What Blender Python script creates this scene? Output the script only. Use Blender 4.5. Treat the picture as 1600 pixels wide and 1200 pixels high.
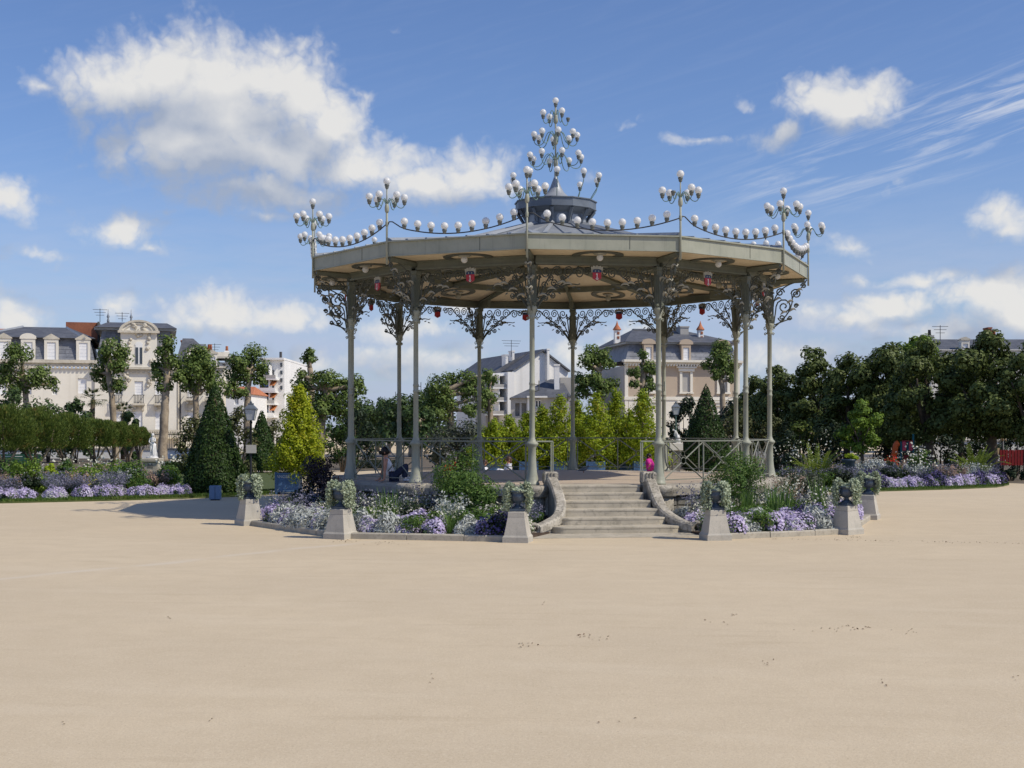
import bpy, math, random
import numpy as np
from mathutils import Vector, Matrix
for o in list(bpy.data.objects): bpy.data.objects.remove(o)
SC = bpy.context.scene
COL = SC.collection
R = math.radians
PI = math.pi
F, HY, EYE = 2055.0, 669.5, 2.12     # focal length and horizon of the photograph (in its own pixels), eye height

# ------------------------------------------------------------------ camera, sky, sun
cam = bpy.data.cameras.new('camera'); camo = bpy.data.objects.new('camera', cam); COL.objects.link(camo)
camo.location = (0, 0, EYE); camo.rotation_euler = (R(90), 0, 0)
cam.sensor_width = 36; cam.lens = 36*F/1600; cam.shift_y = (HY-600)/1600; cam.clip_end = 3000; cam.clip_start = .1
SC.camera = camo
SC.view_settings.view_transform = 'Standard'; SC.view_settings.look = 'None'
SC.view_settings.exposure = 0.0; SC.view_settings.gamma = 1.0; SC.view_settings.use_curve_mapping = False
SUN_A, SUN_E = 67, 47                  # degrees right of the line to the camera, elevation
sv = Vector((math.sin(R(SUN_A))*math.cos(R(SUN_E)), -math.cos(R(SUN_A))*math.cos(R(SUN_E)), math.sin(R(SUN_E))))
sl = bpy.data.lights.new('sun', 'SUN'); sl.energy = 3.7; sl.angle = R(.53); sl.color = (1, .915, .765)
so = bpy.data.objects.new('sun', sl); COL.objects.link(so); so.rotation_euler = (-sv).to_track_quat('-Z', 'Y').to_euler(); so.location = (30, -10, 40)

world = bpy.data.worlds.new('World'); SC.world = world; world.use_nodes = True
WT = world.node_tree; WT.nodes.clear()
class NB:
    """small node builder"""
    def __init__(s, t): s.t = t
    def n(s, typ, **kw):
        x = s.t.nodes.new(typ)
        for k, v in kw.items(): setattr(x, k, v)
        return x
    def put(s, sock, v):
        if hasattr(v, 'is_output') or isinstance(v, bpy.types.NodeSocket): s.t.links.new(v, sock)
        elif v is not None: sock.default_value = v
    def m(s, op, a, b=None, c=None, clamp=False):
        x = s.n('ShaderNodeMath', operation=op, use_clamp=clamp)
        for i, v in enumerate((a, b, c)): s.put(x.inputs[i], v) if v is not None else None
        return x.outputs[0]
    def v(s, op, a, b=None, c=None, out=0):
        x = s.n('ShaderNodeVectorMath', operation=op)
        for i, v in enumerate((a, b, c)): s.put(x.inputs[i], v) if v is not None else None
        return x.outputs[out]
    def noise(s, vec, scale, detail=3, rough=.5, dist=0, out='Fac'):
        x = s.n('ShaderNodeTexNoise'); x.inputs['Scale'].default_value = scale; x.inputs['Detail'].default_value = detail
        x.inputs['Roughness'].default_value = rough; x.inputs['Distortion'].default_value = dist
        if vec is not None: s.t.links.new(vec, x.inputs['Vector'])
        return x.outputs[out]
    def ramp(s, fac, a, b, lo=0., hi=1.):
        x = s.n('ShaderNodeMapRange', interpolation_type='SMOOTHSTEP'); s.put(x.inputs[0], fac)
        x.inputs[1].default_value = a; x.inputs[2].default_value = b; x.inputs[3].default_value = lo; x.inputs[4].default_value = hi
        return x.outputs[0]
    def mix(s, fac, a, b, blend='MIX'):
        x = s.n('ShaderNodeMix', data_type='RGBA', blend_type=blend)
        s.put(x.inputs[0], fac); s.put(x.inputs[6], a); s.put(x.inputs[7], b)
        return x.outputs[2]
    def xyz(s, a, b, c):
        x = s.n('ShaderNodeCombineXYZ')
        for i, v in enumerate((a, b, c)): s.put(x.inputs[i], v)
        return x.outputs[0]

def azel(px, py):
    a = math.atan((px-800)/F); return a, math.atan((HY-py)/F*math.cos(a))
W = NB(WT)
SKY_STRENGTH = .10
sky = W.n('ShaderNodeTexSky', sky_type='NISHITA'); sky.sun_disc = False
sky.sun_elevation = R(SUN_E); sky.sun_rotation = R(180-SUN_A); sky.altitude = 50; sky.air_density = 1.0; sky.dust_density = .7; sky.ozone_density = 2.2
geo = W.n('ShaderNodeTexCoord').outputs['Generated']
sep = W.n('ShaderNodeSeparateXYZ'); WT.links.new(geo, sep.inputs[0])
az = W.m('ARCTAN2', sep.outputs[0], sep.outputs[1]); el = W.m('ARCSINE', sep.outputs[2])
pos0 = W.xyz(az, el, 0.0)
# cumulus clouds: (x, y, rx, ry, weight) where each part of each cloud stands in the sky
CL = [(360,190,190,95,1.05),(330,240,190,70,.95),(205,130,125,62,1),(250,110,110,60,1),(318,58,24,36,1),(325,130,150,85,1),(430,125,110,72,1),(470,165,90,75,1),(520,190,75,60,1),(300,215,170,75,1),
      (430,240,190,70,1),(560,252,150,52,.95),(730,268,90,52,.95),(660,285,140,45,.9),(420,300,190,42,.85),(565,140,34,15,.85),(60,125,70,26,.5),(25,100,25,14,.6),
      (5,312,50,42,.95),(190,355,88,38,.85),(245,385,60,22,.75),(60,398,75,20,.8),(258,330,32,12,.55),(15,490,48,46,1),(185,478,45,34,.9),(345,482,85,46,1),(300,500,70,30,.9),(440,500,120,36,.8),(240,470,30,20,.8),
      (1315,160,105,46,1),(1285,178,80,28,.8),(1222,212,62,28,.75),(985,190,42,17,.6),(1160,154,36,13,.55),(1080,215,130,20,.4),(1412,286,34,19,.75),(1565,330,62,36,.9),(1590,350,50,30,.85),(1320,385,52,24,.75),
      (1540,455,85,42,1),(1590,480,80,45,1),(1390,480,85,40,.85),(1330,500,110,40,.75),(1480,520,150,40,.8),(612,42,25,10,.4),(900,270,100,30,.35),(640,520,180,35,.6),(720,480,90,28,.6),(1000,520,150,30,.6),(640,565,260,50,.62),(960,565,240,55,.62),(1260,560,180,45,.7),(1500,580,160,40,.7),(120,540,170,40,.55),(450,570,200,45,.6),(1450,430,260,30,.5),(420,330,130,30,.6),(790,290,40,40,.8)]
def density(p):
    wn = W.noise(p, 16, 5, .55, out='Color')
    pw = W.v('MULTIPLY_ADD', W.v('SUBTRACT', wn, (.5, .5, .5)), (.040, .034, 0), p)
    acc = None
    for x, y, rx, ry, w in CL:
        a, e = azel(x, y)
        k = (F/rx*.92, F/ry*.92, 0)
        d = W.v('LENGTH', W.v('MULTIPLY_ADD', pw, k, (-a*k[0], -e*k[1], 0)), out=1)
        q = min(1., max(.42, (rx*ry)**.5/62))
        dd = W.m('MULTIPLY_ADD', d, -q, w*q)
        acc = dd if acc is None else W.m('SMOOTH_MAX', acc, dd, .12)
    fb = W.noise(p, 38, 8, .62)
    fold = lambda sc, dt: W.m('ABSOLUTE', W.m('MULTIPLY_ADD', W.noise(pw, sc, dt, .5), 2.0, -1.0))
    bil = W.m('ADD', W.m('MULTIPLY', fold(26, 1), .9), W.m('ADD', W.m('MULTIPLY', fold(58, 1), .55), W.m('MULTIPLY', fold(130, 1), .30)))
    # away from the part of the sky seen above, the same kind of scattered cumulus goes on
    far = W.m('SUBTRACT', W.noise(p, 3.2, 3, .5), .62)
    far = W.m('MULTIPLY', far, 5.0)
    off = W.ramp(W.m('ABSOLUTE', az), .42, .6)
    up = W.ramp(el, .36, .5)
    off = W.m('MAXIMUM', off, up)
    acc = W.m('MAXIMUM', acc, W.m('MULTIPLY_ADD', W.m('SUBTRACT', off, 1.0), 3.0, far))
    return acc, W.m('ADD', acc, W.m('ADD', W.m('MULTIPLY_ADD', fb, .70, -.36), W.m('MULTIPLY_ADD', bil, .70, -.25)))
a_0, d0 = density(pos0)
a_1, d1 = density(W.v('ADD', pos0, (.012, .030, 0)))       # the same clouds, a step towards the sun
cover = W.ramp(d0, -.10, .66)
lit = W.m('MULTIPLY_ADD', W.m('SUBTRACT', a_0, a_1), 1.0, W.m('MULTIPLY_ADD', W.m('SUBTRACT', d0, d1), .34, .36))
lit = W.m('MULTIPLY_ADD', W.ramp(d0, .35, 1.1), -.06, lit, clamp=True)
ccol = W.mix(lit, (.36, .42, .54, 1), (.80, .79, .77, 1))
# thin streaks of high cloud
rot = W.n('ShaderNodeVectorRotate', rotation_type='Z_AXIS'); WT.links.new(pos0, rot.inputs['Vector']); rot.inputs['Angle'].default_value = R(-15)
st = W.noise(W.v('MULTIPLY', rot.outputs[0], (7, 75, 1)), 1.6, 6, .62, .6)
s2 = W.n('ShaderNodeSeparateXYZ'); WT.links.new(rot.outputs[0], s2.inputs[0])
a0, e0 = azel(1370, 235)
cr, sr = math.cos(R(-15)), math.sin(R(-15))
band_y = a0*sr+e0*cr
band = W.m('SUBTRACT', 1.0, W.m('ABSOLUTE', W.m('MULTIPLY', W.m('SUBTRACT', s2.outputs[1], band_y), 1/.042)), clamp=True)
band = W.m('MULTIPLY', band, W.ramp(az, .11, .30))
cir = W.m('MULTIPLY', W.ramp(st, .42, .78), W.m('MULTIPLY_ADD', band, .85, .03))
# hazy band of thin cloud low over the horizon
low = W.m('MULTIPLY', W.ramp(W.m('ABSOLUTE', el), .03, .21, .88, 0.), W.ramp(W.noise(W.v('MULTIPLY', pos0, (5, 26, 1)), 1.5, 5, .6), .16, .66))
skyb = W.v('MULTIPLY', sky.outputs[0], (.86, .97, 1.25))
lowc = W.mix(low, skyb, (4.6, 5.3, 7.1, 1))
scl = W.v('SCALE', ccol); scl.node.inputs['Scale'].default_value = 1/SKY_STRENGTH
skyc = W.mix(cir, lowc, (7.2, 7.5, 8.2, 1))
final = W.mix(W.m('MULTIPLY', cover, .96), skyc, scl)
bg = W.n('ShaderNodeBackground'); WT.links.new(final, bg.inputs[0]); bg.inputs[1].default_value = SKY_STRENGTH
wo = W.n('ShaderNodeOutputWorld'); WT.links.new(bg.outputs[0], wo.inputs[0])
world.cycles.sampling_method = 'MANUAL'; world.cycles.sample_map_resolution = 512

# ------------------------------------------------------------------ materials
MATS = {}
def base_mat(name):
    m = bpy.data.materials.new(name); m.use_nodes = True
    nb = NB(m.node_tree); b = m.node_tree.nodes['Principled BSDF']
    return m, nb, b
def pm(name, c1, c2=None, scale=4., rough=.7, bump=0., bscale=40., metal=0., spec=.3, streak=None, speck=None):
    """painted, stone or metal surface: two colours mixed by noise, optional vertical streaks and fine specks"""
    m, nb, b = base_mat(name)
    tc = nb.n('ShaderNodeTexCoord').outputs['Object']
    c2 = c2 or tuple(x*.8 for x in c1)
    f = nb.ramp(nb.noise(tc, scale, 5, .6), .3, .7)
    col = nb.mix(f, (*c1, 1), (*c2, 1))
    if streak:
        q = nb.v('MULTIPLY', tc, (streak[1], streak[1], streak[1]*.06))
        col = nb.mix(nb.m('MULTIPLY', nb.ramp(nb.noise(q, 3, 4, .6), .5, .75), streak[2]), col, (*streak[0], 1))
    if speck:
        col = nb.mix(nb.m('MULTIPLY', nb.ramp(nb.noise(tc, speck[1], 2, .7), .5, .7), speck[2]), col, (*speck[0], 1))
    m.node_tree.links.new(col, b.inputs['Base Color'])
    b.inputs['Roughness'].default_value = rough; b.inputs['Metallic'].default_value = metal; b.inputs['Specular IOR Level'].default_value = spec
    if bump:
        bp = nb.n('ShaderNodeBump'); bp.inputs['Strength'].default_value = bump; bp.inputs['Distance'].default_value = .02
        m.node_tree.links.new(nb.noise(tc, bscale, 4, .6), bp.inputs['Height']); m.node_tree.links.new(bp.outputs[0], b.inputs['Normal'])
    MATS[name] = m; return m
def leafm(name, c1, c2, c3=None, trans=.25, rough=.55):
    """leaves: every leaf its own colour between c1 and c2, some c3; a little light passes through"""
    m, nb, b = base_mat(name)
    rnd = nb.n('ShaderNodeNewGeometry').outputs['Random Per Island']
    col = nb.mix(rnd, (*c1, 1), (*c2, 1))
    tc = nb.n('ShaderNodeTexCoord').outputs['Object']
    if c3:
        col = nb.mix(nb.m('MULTIPLY', nb.ramp(nb.noise(tc, 1.7, 3), .52, .68), nb.ramp(rnd, .2, .9)), col, (*c3, 1))
    nt = m.node_tree; nt.links.new(col, b.inputs['Base Color']); b.inputs['Roughness'].default_value = rough; b.inputs['Specular IOR Level'].default_value = .25
    tr = nb.n('ShaderNodeBsdfTranslucent'); nt.links.new(col, tr.inputs[0])
    mx = nb.n('ShaderNodeMixShader'); mx.inputs[0].default_value = trans
    nt.links.new(b.outputs[0], mx.inputs[1]); nt.links.new(tr.outputs[0], mx.inputs[2])
    nt.links.new(mx.outputs[0], nt.nodes['Material Output'].inputs[0])
    MATS[name] = m; return m

# ------------------------------------------------------------------ mesh and object helpers
def np_mesh(name, V, Q, mat=None, smooth=False):
    """mesh from numpy arrays; Q is (n,4) or (n,3)"""
    me = bpy.data.meshes.new(name)
    V = np.asarray(V, np.float32); Q = np.asarray(Q, np.int32); k = Q.shape[1]
    me.vertices.add(len(V)); me.vertices.foreach_set('co', V.ravel())
    me.loops.add(Q.size); me.loops.foreach_set('vertex_index', Q.ravel())
    me.polygons.add(len(Q)); me.polygons.foreach_set('loop_start', np.arange(0, Q.size, k, dtype=np.int32))
    me.update(calc_edges=True)
    if smooth: me.polygons.foreach_set('use_smooth', np.ones(len(Q), bool))
    if mat: me.materials.append(mat)
    return me
def link(name, data, parent=None, loc=(0, 0, 0), rz=0., scale=None):
    o = bpy.data.objects.new(name, data); COL.objects.link(o)
    o.location = loc; o.rotation_euler = (0, 0, rz)
    if scale is not None: o.scale = (scale,)*3 if isinstance(scale, (int, float)) else scale
    if parent: o.parent = parent
    return o
def tag(o, label=None, cat=None, group=None, kind=None):
    for k, v in (('label', label), ('category', cat), ('group', group), ('kind', kind)):
        if v: o[k] = v
    return o
def thing(name, label, cat, loc=(0, 0, 0), rz=0., group=None, scale=None):
    return tag(link(name, None, None, loc, rz, scale), label, cat, group)
def dup(o, parent=None, loc=None, rz=None, label=None, scale=None):
    """a thing (or part) copied with its parts and their sub-parts; mesh data are shared"""
    c = o.copy(); COL.objects.link(c); c.parent = parent
    if loc is not None: c.location = loc
    if rz is not None: c.rotation_euler = (0, 0, rz)
    if scale is not None: c.scale = (scale,)*3 if isinstance(scale, (int, float)) else scale
    if label: c['label'] = label
    for ch in KIDS.get(o.name, ()): dup(ch, c)
    return c
KIDS = {}
def kids():
    KIDS.clear()
    for o in bpy.data.objects:
        if o.parent: KIDS.setdefault(o.parent.name, []).append(o)
class MB:
    """collects shapes that make ONE part"""
    def __init__(s): s.v = []; s.f = []; s.sm = []
    def add(s, V, Fc, smooth=False):
        b = len(s.v); s.v += [tuple(map(float, p)) for p in V]
        s.f += [tuple(i+b for i in f) for f in Fc]; s.sm += [smooth]*len(Fc); return s
    def box(s, c, d, rz=0., taper=1., ch=0.):
        x, y, z = (k/2 for k in d); cr, sr = math.cos(rz), math.sin(rz)
        if ch:
            lay = [(-z, 1-0, ch), (-z+ch, 1, 0), (z-ch, 1, 0), (z, 1, ch)]
        else: lay = [(-z, 1, 0), (z, taper, 0)]
        V = []
        for zz, t, k in lay:
            for a, b in ((-1, -1), (1, -1), (1, 1), (-1, 1)):
                px, py = a*(x*t-k), b*(y*t-k); V.append((c[0]+px*cr-py*sr, c[1]+px*sr+py*cr, c[2]+zz))
        n = len(lay); Fc = [(3, 2, 1, 0), tuple(range(4*n-4, 4*n))]
        for i in range(n-1):
            for j in range(4): Fc.append((4*i+j, 4*i+(j+1) % 4, 4*i+4+(j+1) % 4, 4*i+4+j))
        return s.add(V, Fc)
    def prism(s, pts, z0, z1, top=None):
        """vertical prism over a counter-clockwise outline; top = outline at z1 if different"""
        n = len(pts); top = top or pts
        V = [(x, y, z0) for x, y in pts]+[(x, y, z1) for x, y in top]
        return s.add(V, [tuple(range(n-1, -1, -1)), tuple(range(n, 2*n))]+[(i, (i+1) % n, n+(i+1) % n, n+i) for i in range(n)])
    def extr(s, pts, y0, y1):
        """outline in x,z (counter-clockwise seen from the front, -y) given depth y0..y1"""
        n = len(pts); V = [(x, y0, z) for x, z in pts]+[(x, y1, z) for x, z in pts]
        return s.add(V, [tuple(range(n)), tuple(range(2*n-1, n-1, -1))]+[((i+1) % n, i, n+i, n+(i+1) % n) for i in range(n)])
    def tube(s, pts, r, n=5, cap=True, flat=1.):
        P = [Vector(p) for p in pts]; m = len(P)
        rr = r if isinstance(r, (list, tuple)) else [r]*m
        V = []; up = Vector((0, 0, 1)); u = None
        for i in range(m):
            t = (P[min(i+1, m-1)]-P[max(i-1, 0)])
            t = t.normalized() if t.length > 1e-9 else Vector((0, 0, 1))
            if u is None:
                u = t.cross(up); u = u if u.length > .05 else t.cross(Vector((0, 1, 0)))
            u = (u-t*u.dot(t)).normalized(); w = t.cross(u)
            for k in range(n):
                a = 2*PI*k/n; V.append(P[i]+(u*math.cos(a)*flat+w*math.sin(a))*rr[i])
        Fc = [(i*n+k, i*n+(k+1) % n, (i+1)*n+(k+1) % n, (i+1)*n+k) for i in range(m-1) for k in range(n)]
        s.add(V, Fc, n > 4)
        if cap: b = len(s.v)-m*n; s.f += [tuple(b+k for k in range(n-1, -1, -1)), tuple(b+(m-1)*n+k for k in range(n))]; s.sm += [False]*2
        return s
    def lathe(s, prof, c=(0, 0, 0), n=12, smooth=True):
        V = [(c[0]+r*math.cos(2*PI*k/n), c[1]+r*math.sin(2*PI*k/n), c[2]+z) for r, z in prof for k in range(n)]
        m = len(prof); Fc = [(i*n+k, i*n+(k+1) % n, (i+1)*n+(k+1) % n, (i+1)*n+k) for i in range(m-1) for k in range(n)]
        s.add(V, Fc, smooth)
        b = len(s.v)-m*n; s.f += [tuple(b+k for k in range(n-1, -1, -1)), tuple(b+(m-1)*n+k for k in range(n))]; s.sm += [False]*2
        return s
    def ball(s, c, r, n=10, m=7, sz=1.):
        return s.lathe([(max(r*math.sin(PI*i/m), 1e-4), -r*sz*math.cos(PI*i/m)) for i in range(m+1)], c, n)
    def quad(s, a, b, c, d): return s.add((a, b, c, d), [(0, 1, 2, 3)])
    def mesh(s, name, mat=None):
        me = bpy.data.meshes.new(name); me.from_pydata(s.v, [], s.f)
        me.polygons.foreach_set('use_smooth', np.array(s.sm, bool))
        if mat: me.materials.append(mat)
        return me
    def obj(s, name, mat, parent=None, loc=(0, 0, 0), rz=0.):
        return link(name, s.mesh(name, mat), parent, loc, rz)
def P(px, py, d): return ((px-800)*d/F, d, EYE+(HY-py)*d/F)
def gd(py): return F*EYE/(py-HY)
def bez(a, b, c, d, n=8):
    a, b, c, d = map(Vector, (a, b, c, d)); out = []
    for i in range(n+1):
        t = i/n; out.append(a*(1-t)**3+b*3*t*(1-t)**2+c*3*t*t*(1-t)+d*t**3)
    return out
# ------------------------------------------------------------------ the materials of the place
M = dict(
 sand=None,
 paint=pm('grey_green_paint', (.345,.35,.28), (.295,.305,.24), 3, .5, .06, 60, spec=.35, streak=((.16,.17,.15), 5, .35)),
 beam=pm('dark_beam_paint', (.150,.160,.125), (.12,.13,.10), 3, .5, .05, 50, spec=.3, streak=((.09,.095,.08), 4, .3)),  # beams, rafters and column heads: a darker paint than the fascia
 rail=pm('railing_paint', (.23,.235,.19), (.18,.19,.155), 6, .5),
 iron=pm('wrought_iron_paint', (.105,.112,.092), (.07,.075,.062), 6, .5, spec=.35),
 green_iron=pm('verdigris_paint', (.11,.20,.17), (.17,.25,.22), 9, .5, spec=.4),
 zinc=pm('zinc_sheet', (.34,.36,.38), (.27,.29,.315), 1.6, .45, .05, 20, metal=.25, streak=((.36,.38,.4), 4, .3)),
 zinc_dark=pm('zinc_dark', (.17,.195,.225), (.12,.14,.165), 2, .5, metal=.2),
 board=pm('cream_boards', (.82,.69,.49), (.73,.60,.41), 2, .6, .05, 30, streak=((.42,.33,.22), 2, .25)),
 globe=pm('opal_glass', (.92,.92,.91), (.88,.88,.87), 3, .22, spec=.5),
 socket=pm('socket_metal', (.17,.18,.165), (.11,.12,.11), 20, .5, spec=.4),
 black=pm('black_iron', (.02,.022,.024), (.03,.032,.034), 8, .45),
 cable=pm('cable_black', (.03,.033,.045), (.05,.055,.06), 8, .5),
 red=pm('red_enamel', (.42,.012,.02), (.33,.01,.016), 6, .35, spec=.5),
 blue_en=pm('blue_enamel', (.03,.05,.12), (.025,.04,.09), 6, .35),
 pale_metal=pm('pale_cast_metal', (.40,.385,.32), (.31,.30,.25), 12, .5),
 floor=pm('bandstand_floor', (.50,.41,.31), (.44,.36,.28), 2.2, .9, .1, 80, streak=((.36,.3,.24), 1.2, .25)),
 stone=pm('grey_limestone', (.40,.365,.31), (.30,.275,.235), 3.5, .9, .35, 30, speck=((.2,.185,.15), 14, .5)),
 step=pm('step_stone', (.50,.45,.36), (.40,.36,.285), 2.5, .9, .25, 40, speck=((.22,.2,.16), 9, .5)),
 moss_stone=pm('mossy_stone', (.50,.46,.39), (.27,.245,.20), 5, .92, .5, 24, speck=((.10,.095,.075), 18, .75)),
 rubble=pm('rubble_stone', (.24,.225,.2), (.15,.145,.13), 4, .95, .4, 20, speck=((.08,.08,.07), 10, .6)),
 mortar=pm('old_mortar', (.13,.125,.115), (.09,.09,.08), 5, .95),
 granite=pm('pedestal_granite', (.50,.465,.40), (.42,.395,.34), 3, .85, .15, 90, speck=((.25,.24,.22), 60, .5), streak=((.28,.26,.22), 3, .35)),
 kerb=pm('kerb_stone', (.46,.42,.34), (.36,.33,.27), 3, .9, .2, 40, speck=((.25,.22,.17), 12, .45)),
 soil=pm('bed_soil', (.055,.036,.026), (.09,.062,.045), 6, .98, .8, 25),
 urn=pm('urn_blue_iron', (.055,.085,.125), (.035,.05,.075), 8, .4, spec=.5),
 planter=pm('planter_blue', (.11,.215,.40), (.085,.17,.33), 4, .55, .05, 30, streak=((.05,.09,.17), 3, .4)),
 white=pm('white_paint', (.80,.80,.78), (.72,.72,.70), 3, .6),
 marble=pm('white_marble', (.82,.81,.79), (.68,.67,.65), 5, .5),
 bark=pm('plane_bark', (.42,.34,.24), (.24,.19,.135), 2.6, .9, .4, 14, speck=((.16,.13,.09), 5, .5)),
 bark_dark=pm('dark_bark', (.07,.055,.042), (.12,.095,.07), 4, .95, .5, 12),
 stem=pm('plant_stem', (.09,.13,.05), (.13,.15,.07), 6, .8),
 facade=pm('cream_facade', (.80,.76,.67), (.72,.68,.59), .35, .9, .05, 8, streak=((.48,.43,.34), .5, .3)),
 facade_trim=pm('facade_trim', (.64,.59,.49), (.5,.46,.38), .8, .9, .2, 6, speck=((.34,.31,.25), 3, .5)),
 tan_render=pm('tan_render', (.50,.41,.315), (.45,.365,.28), .3, .9, streak=((.40,.33,.26), .4, .2)),
 white_render=pm('white_render', (.84,.83,.80), (.77,.76,.735), .3, .9, streak=((.5,.49,.46), .4, .3)),
 grey_render=pm('grey_render', (.44,.425,.40), (.37,.36,.34), .4, .9, streak=((.28,.27,.25), .5, .3)),
 slate=pm('slate_roof', (.085,.09,.105), (.13,.135,.15), 1.2, .6, .3, 5, speck=((.055,.058,.066), 3, .6)),
 slate_light=pm('slate_mansard', (.15,.16,.185), (.23,.24,.27), 1.4, .5, .3, 6, speck=((.09,.095,.11), 4, .6)),
 brick=pm('brick_red', (.34,.13,.07), (.26,.10,.06), 1.5, .9, .3, 10, speck=((.16,.075,.05), 5, .6)),
 tile=pm('clay_tile', (.42,.14,.07), (.5,.2,.1), 2, .85),
 shutter=pm('white_shutter', (.84,.84,.84), (.78,.78,.79), 1, .6),
 glass=pm('window_glass', (.03,.035,.045), (.05,.06,.075), .6, .08, spec=.8),
 rail_dark=pm('balcony_iron', (.045,.045,.05), (.06,.06,.065), 3, .5),
 awn_blue=pm('blue_awning', (.10,.17,.36), (.08,.14,.30), 2, .8),
 awn_orange=pm('orange_awning', (.52,.20,.075), (.45,.17,.06), 2, .8),
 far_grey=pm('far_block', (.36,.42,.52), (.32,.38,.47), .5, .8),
 skin=pm('skin', (.52,.26,.17), (.46,.22,.14), 6, .5),
 hair=pm('dark_hair', (.012,.009,.008), (.022,.016,.013), 20, .45),
 brown_hair=pm('brown_hair', (.09,.045,.025), (.06,.03,.02), 20, .5),
 cloth_white=pm('white_cloth', (.78,.78,.80), (.70,.70,.73), 8, .8),
 jeans=pm('navy_denim', (.025,.033,.07), (.018,.024,.05), 14, .85),
 magenta=pm('magenta_cloth', (.60,.03,.33), (.48,.02,.26), 8, .75),
 red_play=pm('red_panel', (.22,.012,.012), (.17,.010,.010), 3, .45),  # red darkened: the tree shade over the fence is put into the colour
 pink_play=pm('pink_red_panel', (.62,.07,.12), (.55,.06,.10), 3, .45),
 orange_play=pm('orange_panel', (.75,.13,.02), (.65,.11,.02), 3, .45),
 teal=pm('teal_post', (.03,.14,.15), (.025,.11,.12), 4, .5),
 pale_wood=pm('pale_wood', (.55,.40,.23), (.46,.33,.19), 6, .75),
 car=pm('white_car_paint', (.80,.81,.83), (.78,.79,.81), 1, .2, spec=.6),
 lamp_glass=pm('frosted_lamp_glass', (.62,.63,.62), (.55,.56,.55), 6, .3, spec=.5),
 asphalt=pm('asphalt', (.11,.11,.115), (.085,.085,.09), 1, .95),
 bin=pm('bin_blue', (.17,.25,.39), (.14,.215,.34), 5, .5),
 bench=pm('bench_green', (.03,.10,.06), (.025,.085,.05), 5, .5),
 sign=pm('sign_plate', (.55,.52,.45), (.5,.47,.41), 8, .5),
)
L = dict(
 plane=leafm('plane_leaves', (.072,.122,.024), (.20,.27,.070), (.24,.29,.08), .28),
 plane_far=leafm('plane_leaves_far', (.04,.08,.026), (.09,.14,.044), (.11,.16,.05), .22),
 chestnut=leafm('chestnut_leaves', (.054,.080,.018), (.140,.178,.050), (.17,.205,.06), .18),
 lime=leafm('light_tree_leaves', (.085,.16,.018), (.22,.32,.045), (.13,.19,.03), .28),
 gold=leafm('golden_leaves', (.26,.34,.016), (.49,.53,.028), (.40,.34,.02), .35),
 gold_green=leafm('golden_green_leaves', (.17,.27,.016), (.37,.42,.022), (.38,.32,.03), .35),
 yew=leafm('yew_needles', (.016,.042,.009), (.045,.085,.014), (.065,.10,.014), .12),
 myrtle=leafm('myrtle_leaves', (.06,.105,.018), (.15,.19,.036), (.21,.12,.04), .25),
 olive=leafm('olive_shrub_leaves', (.06,.075,.026), (.13,.14,.05), (.12,.085,.045), .2),
 juniper=leafm('grey_shrub_leaves', (.045,.06,.038), (.10,.115,.075), (.07,.075,.05), .15),
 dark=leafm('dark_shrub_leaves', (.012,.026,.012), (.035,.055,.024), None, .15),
 bush=leafm('bush_leaves', (.05,.12,.024), (.15,.235,.05), (.19,.23,.06), .3),
 purple_leaf=leafm('purple_shrub_leaves', (.022,.018,.022), (.06,.042,.05), (.04,.05,.03), .12),
 blade=leafm('grass_blades', (.07,.15,.03), (.17,.27,.07), None, .3),
 lawn=leafm('lawn_blades', (.06,.125,.018), (.12,.20,.034), (.16,.18,.045), .25),
 lawn_dry=leafm('lawn_blades_dry', (.09,.12,.03), (.15,.15,.05), None, .25),
 silver=leafm('silver_leaves', (.42,.45,.41), (.64,.66,.63), (.38,.43,.36), .15),
 trail=leafm('trailing_silver_leaves', (.28,.34,.22), (.52,.58,.42), (.22,.29,.16), .2),
 flower_leaf=leafm('mound_leaves', (.045,.085,.035), (.12,.17,.085), None, .2),
 lilac=leafm('lilac_petals', (.47,.39,.63), (.74,.67,.85), (.80,.77,.86), .25),
 violet=leafm('dark_violet_petals', (.05,.04,.13), (.13,.11,.27), (.20,.17,.36), .15),
 white_petal=leafm('white_petals', (.58,.57,.46), (.80,.79,.68), None, .25),
 haze_petal=leafm('blue_haze_petals', (.16,.16,.225), (.28,.27,.36), (.22,.23,.22), .2),
 pink_petal=leafm('pink_brown_petals', (.30,.20,.15), (.48,.34,.27), None, .2),
 yellow_petal=leafm('yellow_petals', (.5,.42,.05), (.62,.58,.10), None, .2),
 lime_leaf=leafm('lime_leaves', (.30,.42,.02), (.46,.56,.04), None, .35),
 red_petal=leafm('red_petals', (.6,.02,.012), (.72,.06,.02), None, .2),
 fern=leafm('fern_leaves', (.10,.155,.02), (.25,.31,.045), None, .3),
 palm=leafm('palm_leaves', (.05,.08,.03), (.12,.14,.05), (.25,.2,.06), .2),
)

_m = M['globe']; _nt = _m.node_tree; _b = _nt.nodes['Principled BSDF']; _t = _nt.nodes.new('ShaderNodeBsdfTranslucent'); _t.inputs[0].default_value = (.9, .9, .88, 1)
_x = _nt.nodes.new('ShaderNodeMixShader'); _x.inputs[0].default_value = .42; _nt.links.new(_b.outputs[0], _x.inputs[1]); _nt.links.new(_t.outputs[0], _x.inputs[2]); _nt.links.new(_x.outputs[0], _nt.nodes['Material Output'].inputs[0])
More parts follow.
